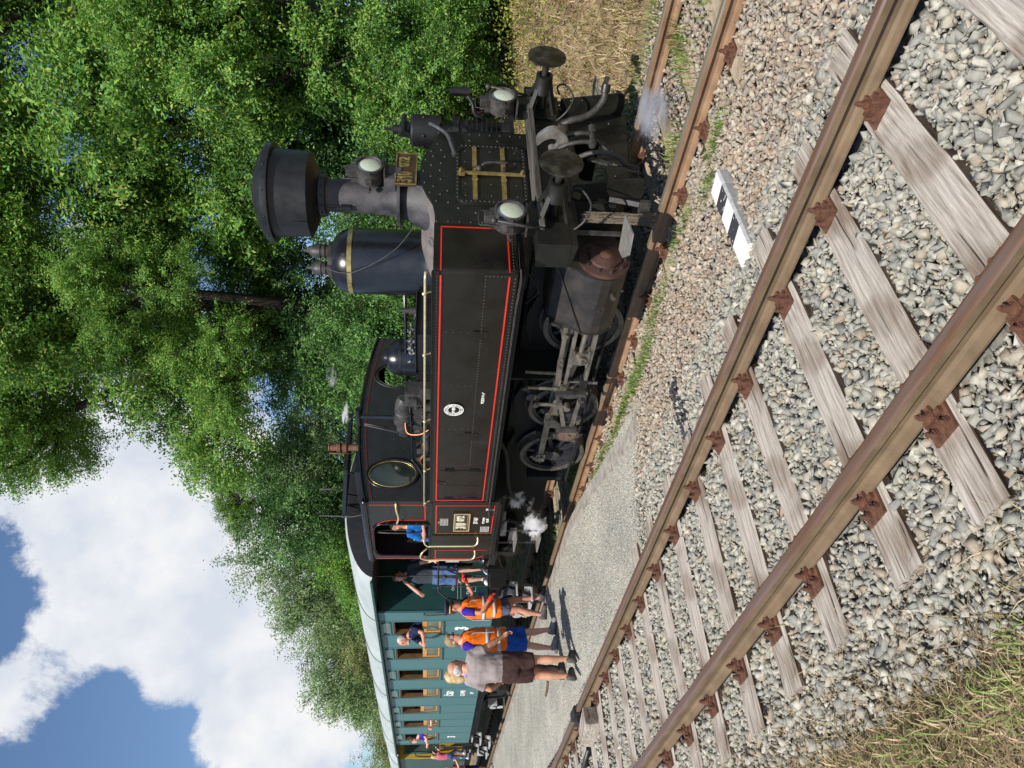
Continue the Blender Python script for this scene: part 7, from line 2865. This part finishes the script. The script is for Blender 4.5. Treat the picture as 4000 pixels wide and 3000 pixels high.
def patch(cx, cy, sx, sy, n, zf, z0=0.0):
    P = RNG.normal(size=(n, 2)) * np.array([sx, sy]) + np.array([cx, cy])
    return np.concatenate([P, np.array([zf(x, y) + z0 for x, y in P])[:, None]], 1)


# green tufts along the kerb and the train track
L_ = [patch(-6.5, -1.32, .36, .07, 600, bed_z), patch(-7.5, -1.24, .42, .05, 520, bed_z), patch(-8.7, -1.1, .3, .04, 250, bed_z), patch(-5.6, -1.2, .3, .08, 300, bed_z),
      patch(-3.55, -1.16, .12, .05, 160, bed_z), patch(-4.6, -1.1, .2, .05, 130, bed_z), patch(-3.9, -1.35, .08, .05, 110, bed_z)]
blades('kerb_grass', np.concatenate(L_), .075, G_GREEN + [(.26, .30, .10)], 'bright green grass growing along the platform kerb', .9, .004, 5)
L_ = [patch(-3.65, .35, .10, .28, 420, bed_z), patch(-4.3, -.35, .12, .16, 260, bed_z), patch(-2.95, .35, .10, .2, 260, bed_z), patch(-3.4, 1.6, .9, .16, 1300, bed_z, -.02), patch(-5.6, 1.6, 1.0, .14, 900, bed_z, -.02),
      patch(-10.4, -.4, .35, .2, 1400, bed_z), patch(-13.8, -.3, .6, .3, 900, bed_z)]
blades('track_grass', np.concatenate(L_), .085, G_GREEN + G_STRAW[:2], 'green grass growing between and beside the rails of the train track', .7, .005, 6)
# dry bank to the right
n = 30000
P = np.stack([RNG.uniform(-13, 2.5, n), RNG.uniform(1.9, 6.4, n)], 1)
P = np.concatenate([P, np.array([ground_z(x, y) - .01 for x, y in P])[:, None]], 1)
blades('dry_bank_grass', P, .20, G_STRAW + [(.34, .31, .10)], 'tangled dry straw coloured grass covering the bank', 1.35, .006, 7, up=.7)
n = 9000
P = np.stack([RNG.uniform(-11, 2.5, n), RNG.normal(5.3, .9, n)], 1)
P = np.concatenate([P, np.array([ground_z(x, y) for x, y in P])[:, None]], 1)
V, Fc, c = leaf_np(P + RNG.uniform(0, .45, (n, 1)) * np.array([0, 0, 1]), np.tile(np.array([0, -.5, .8]), (n, 1)), .06, [(.32, .33, .05), (.22, .27, .05), (.40, .38, .10), (.12, .20, .04)], .6)
o = bpy.data.objects.new('yellowing_weeds', mesh_np('yellowing_weeds', V, Fc, c, M_LEAF))
COL.objects.link(o)
tag(o, 'yellow green weeds at the top of the dry bank', kind='stuff')
# near bottom left: straw and green grass over the ballast edge
RNG = np.random.default_rng(31)
n = 5200
P = np.stack([RNG.uniform(-9, -1.0, n), RNG.normal(-5.62, .27, n)], 1)
P = np.concatenate([P, np.array([bed_z(x, y) - .02 for x, y in P])[:, None]], 1)
blades('dry_grass_on_ballast', P, .17, G_STRAW, 'dry straw scattered over the outer edge of the ballast', 1.5, .0022, 12, up=.42, hv=.7)
P = np.concatenate([patch(-2.75, -5.75, .22, .10, 260, ground_z, .0), patch(-3.5, -5.85, .3, .12, 230, ground_z, .0), patch(-2.2, -5.95, .2, .12, 160, ground_z, .0), patch(-4.6, -6.0, .6, .16, 260, ground_z, .0), patch(-2.5, -5.55, .15, .07, 70, ground_z, .12)])
blades('green_grass_near', P, .065, G_GREEN[1:2] + G_STRAW[:1] + [(.26, .33, .10), (.30, .36, .13)], 'light green grass at the lower left edge of the ballast', 1.2, .0038, 13)
n = 15000
P = np.stack([RNG.uniform(-9, -.8, n), RNG.uniform(-6.6, -5.42, n)], 1)
P = np.concatenate([P, np.array([ground_z(x, y) for x, y in P])[:, None]], 1)
blades('near_dry_turf', P, .11, G_STRAW + [(.16, .15, .05)], 'short dry turf beside the nearer track', 1.4, .003, 14, up=.5)
RNG = np.random.default_rng(90)
P = np.concatenate([np.stack([RNG.uniform(-7, -1.6, 420), RNG.uniform(-5.3, -2.4, 420)], 1), np.stack([RNG.uniform(-6, -2.5, 200), RNG.uniform(-1.3, -.9, 200)], 1)])
P = np.concatenate([P, np.array([bed_z(x, y) + .01 for x, y in P])[:, None]], 1)
blades('stray_straw', P, .10, G_STRAW, 'single dry stalks lying on the ballast', 2.2, .0016, 15, up=.18)

# small joined pieces that nobody could pick apart in the picture
for o in list(scene.objects):
    base = o.name.split('.')[0]
    if base in ('rivets', 'cover_nuts', 'ring_lettering', 'drain_plugs', 'coal', 'roof_seam', 'brake_table', 'end_marks', 'rail_broom', 'branches', 'stems', 'feed_valves'):
        o['kind'] = 'stuff'
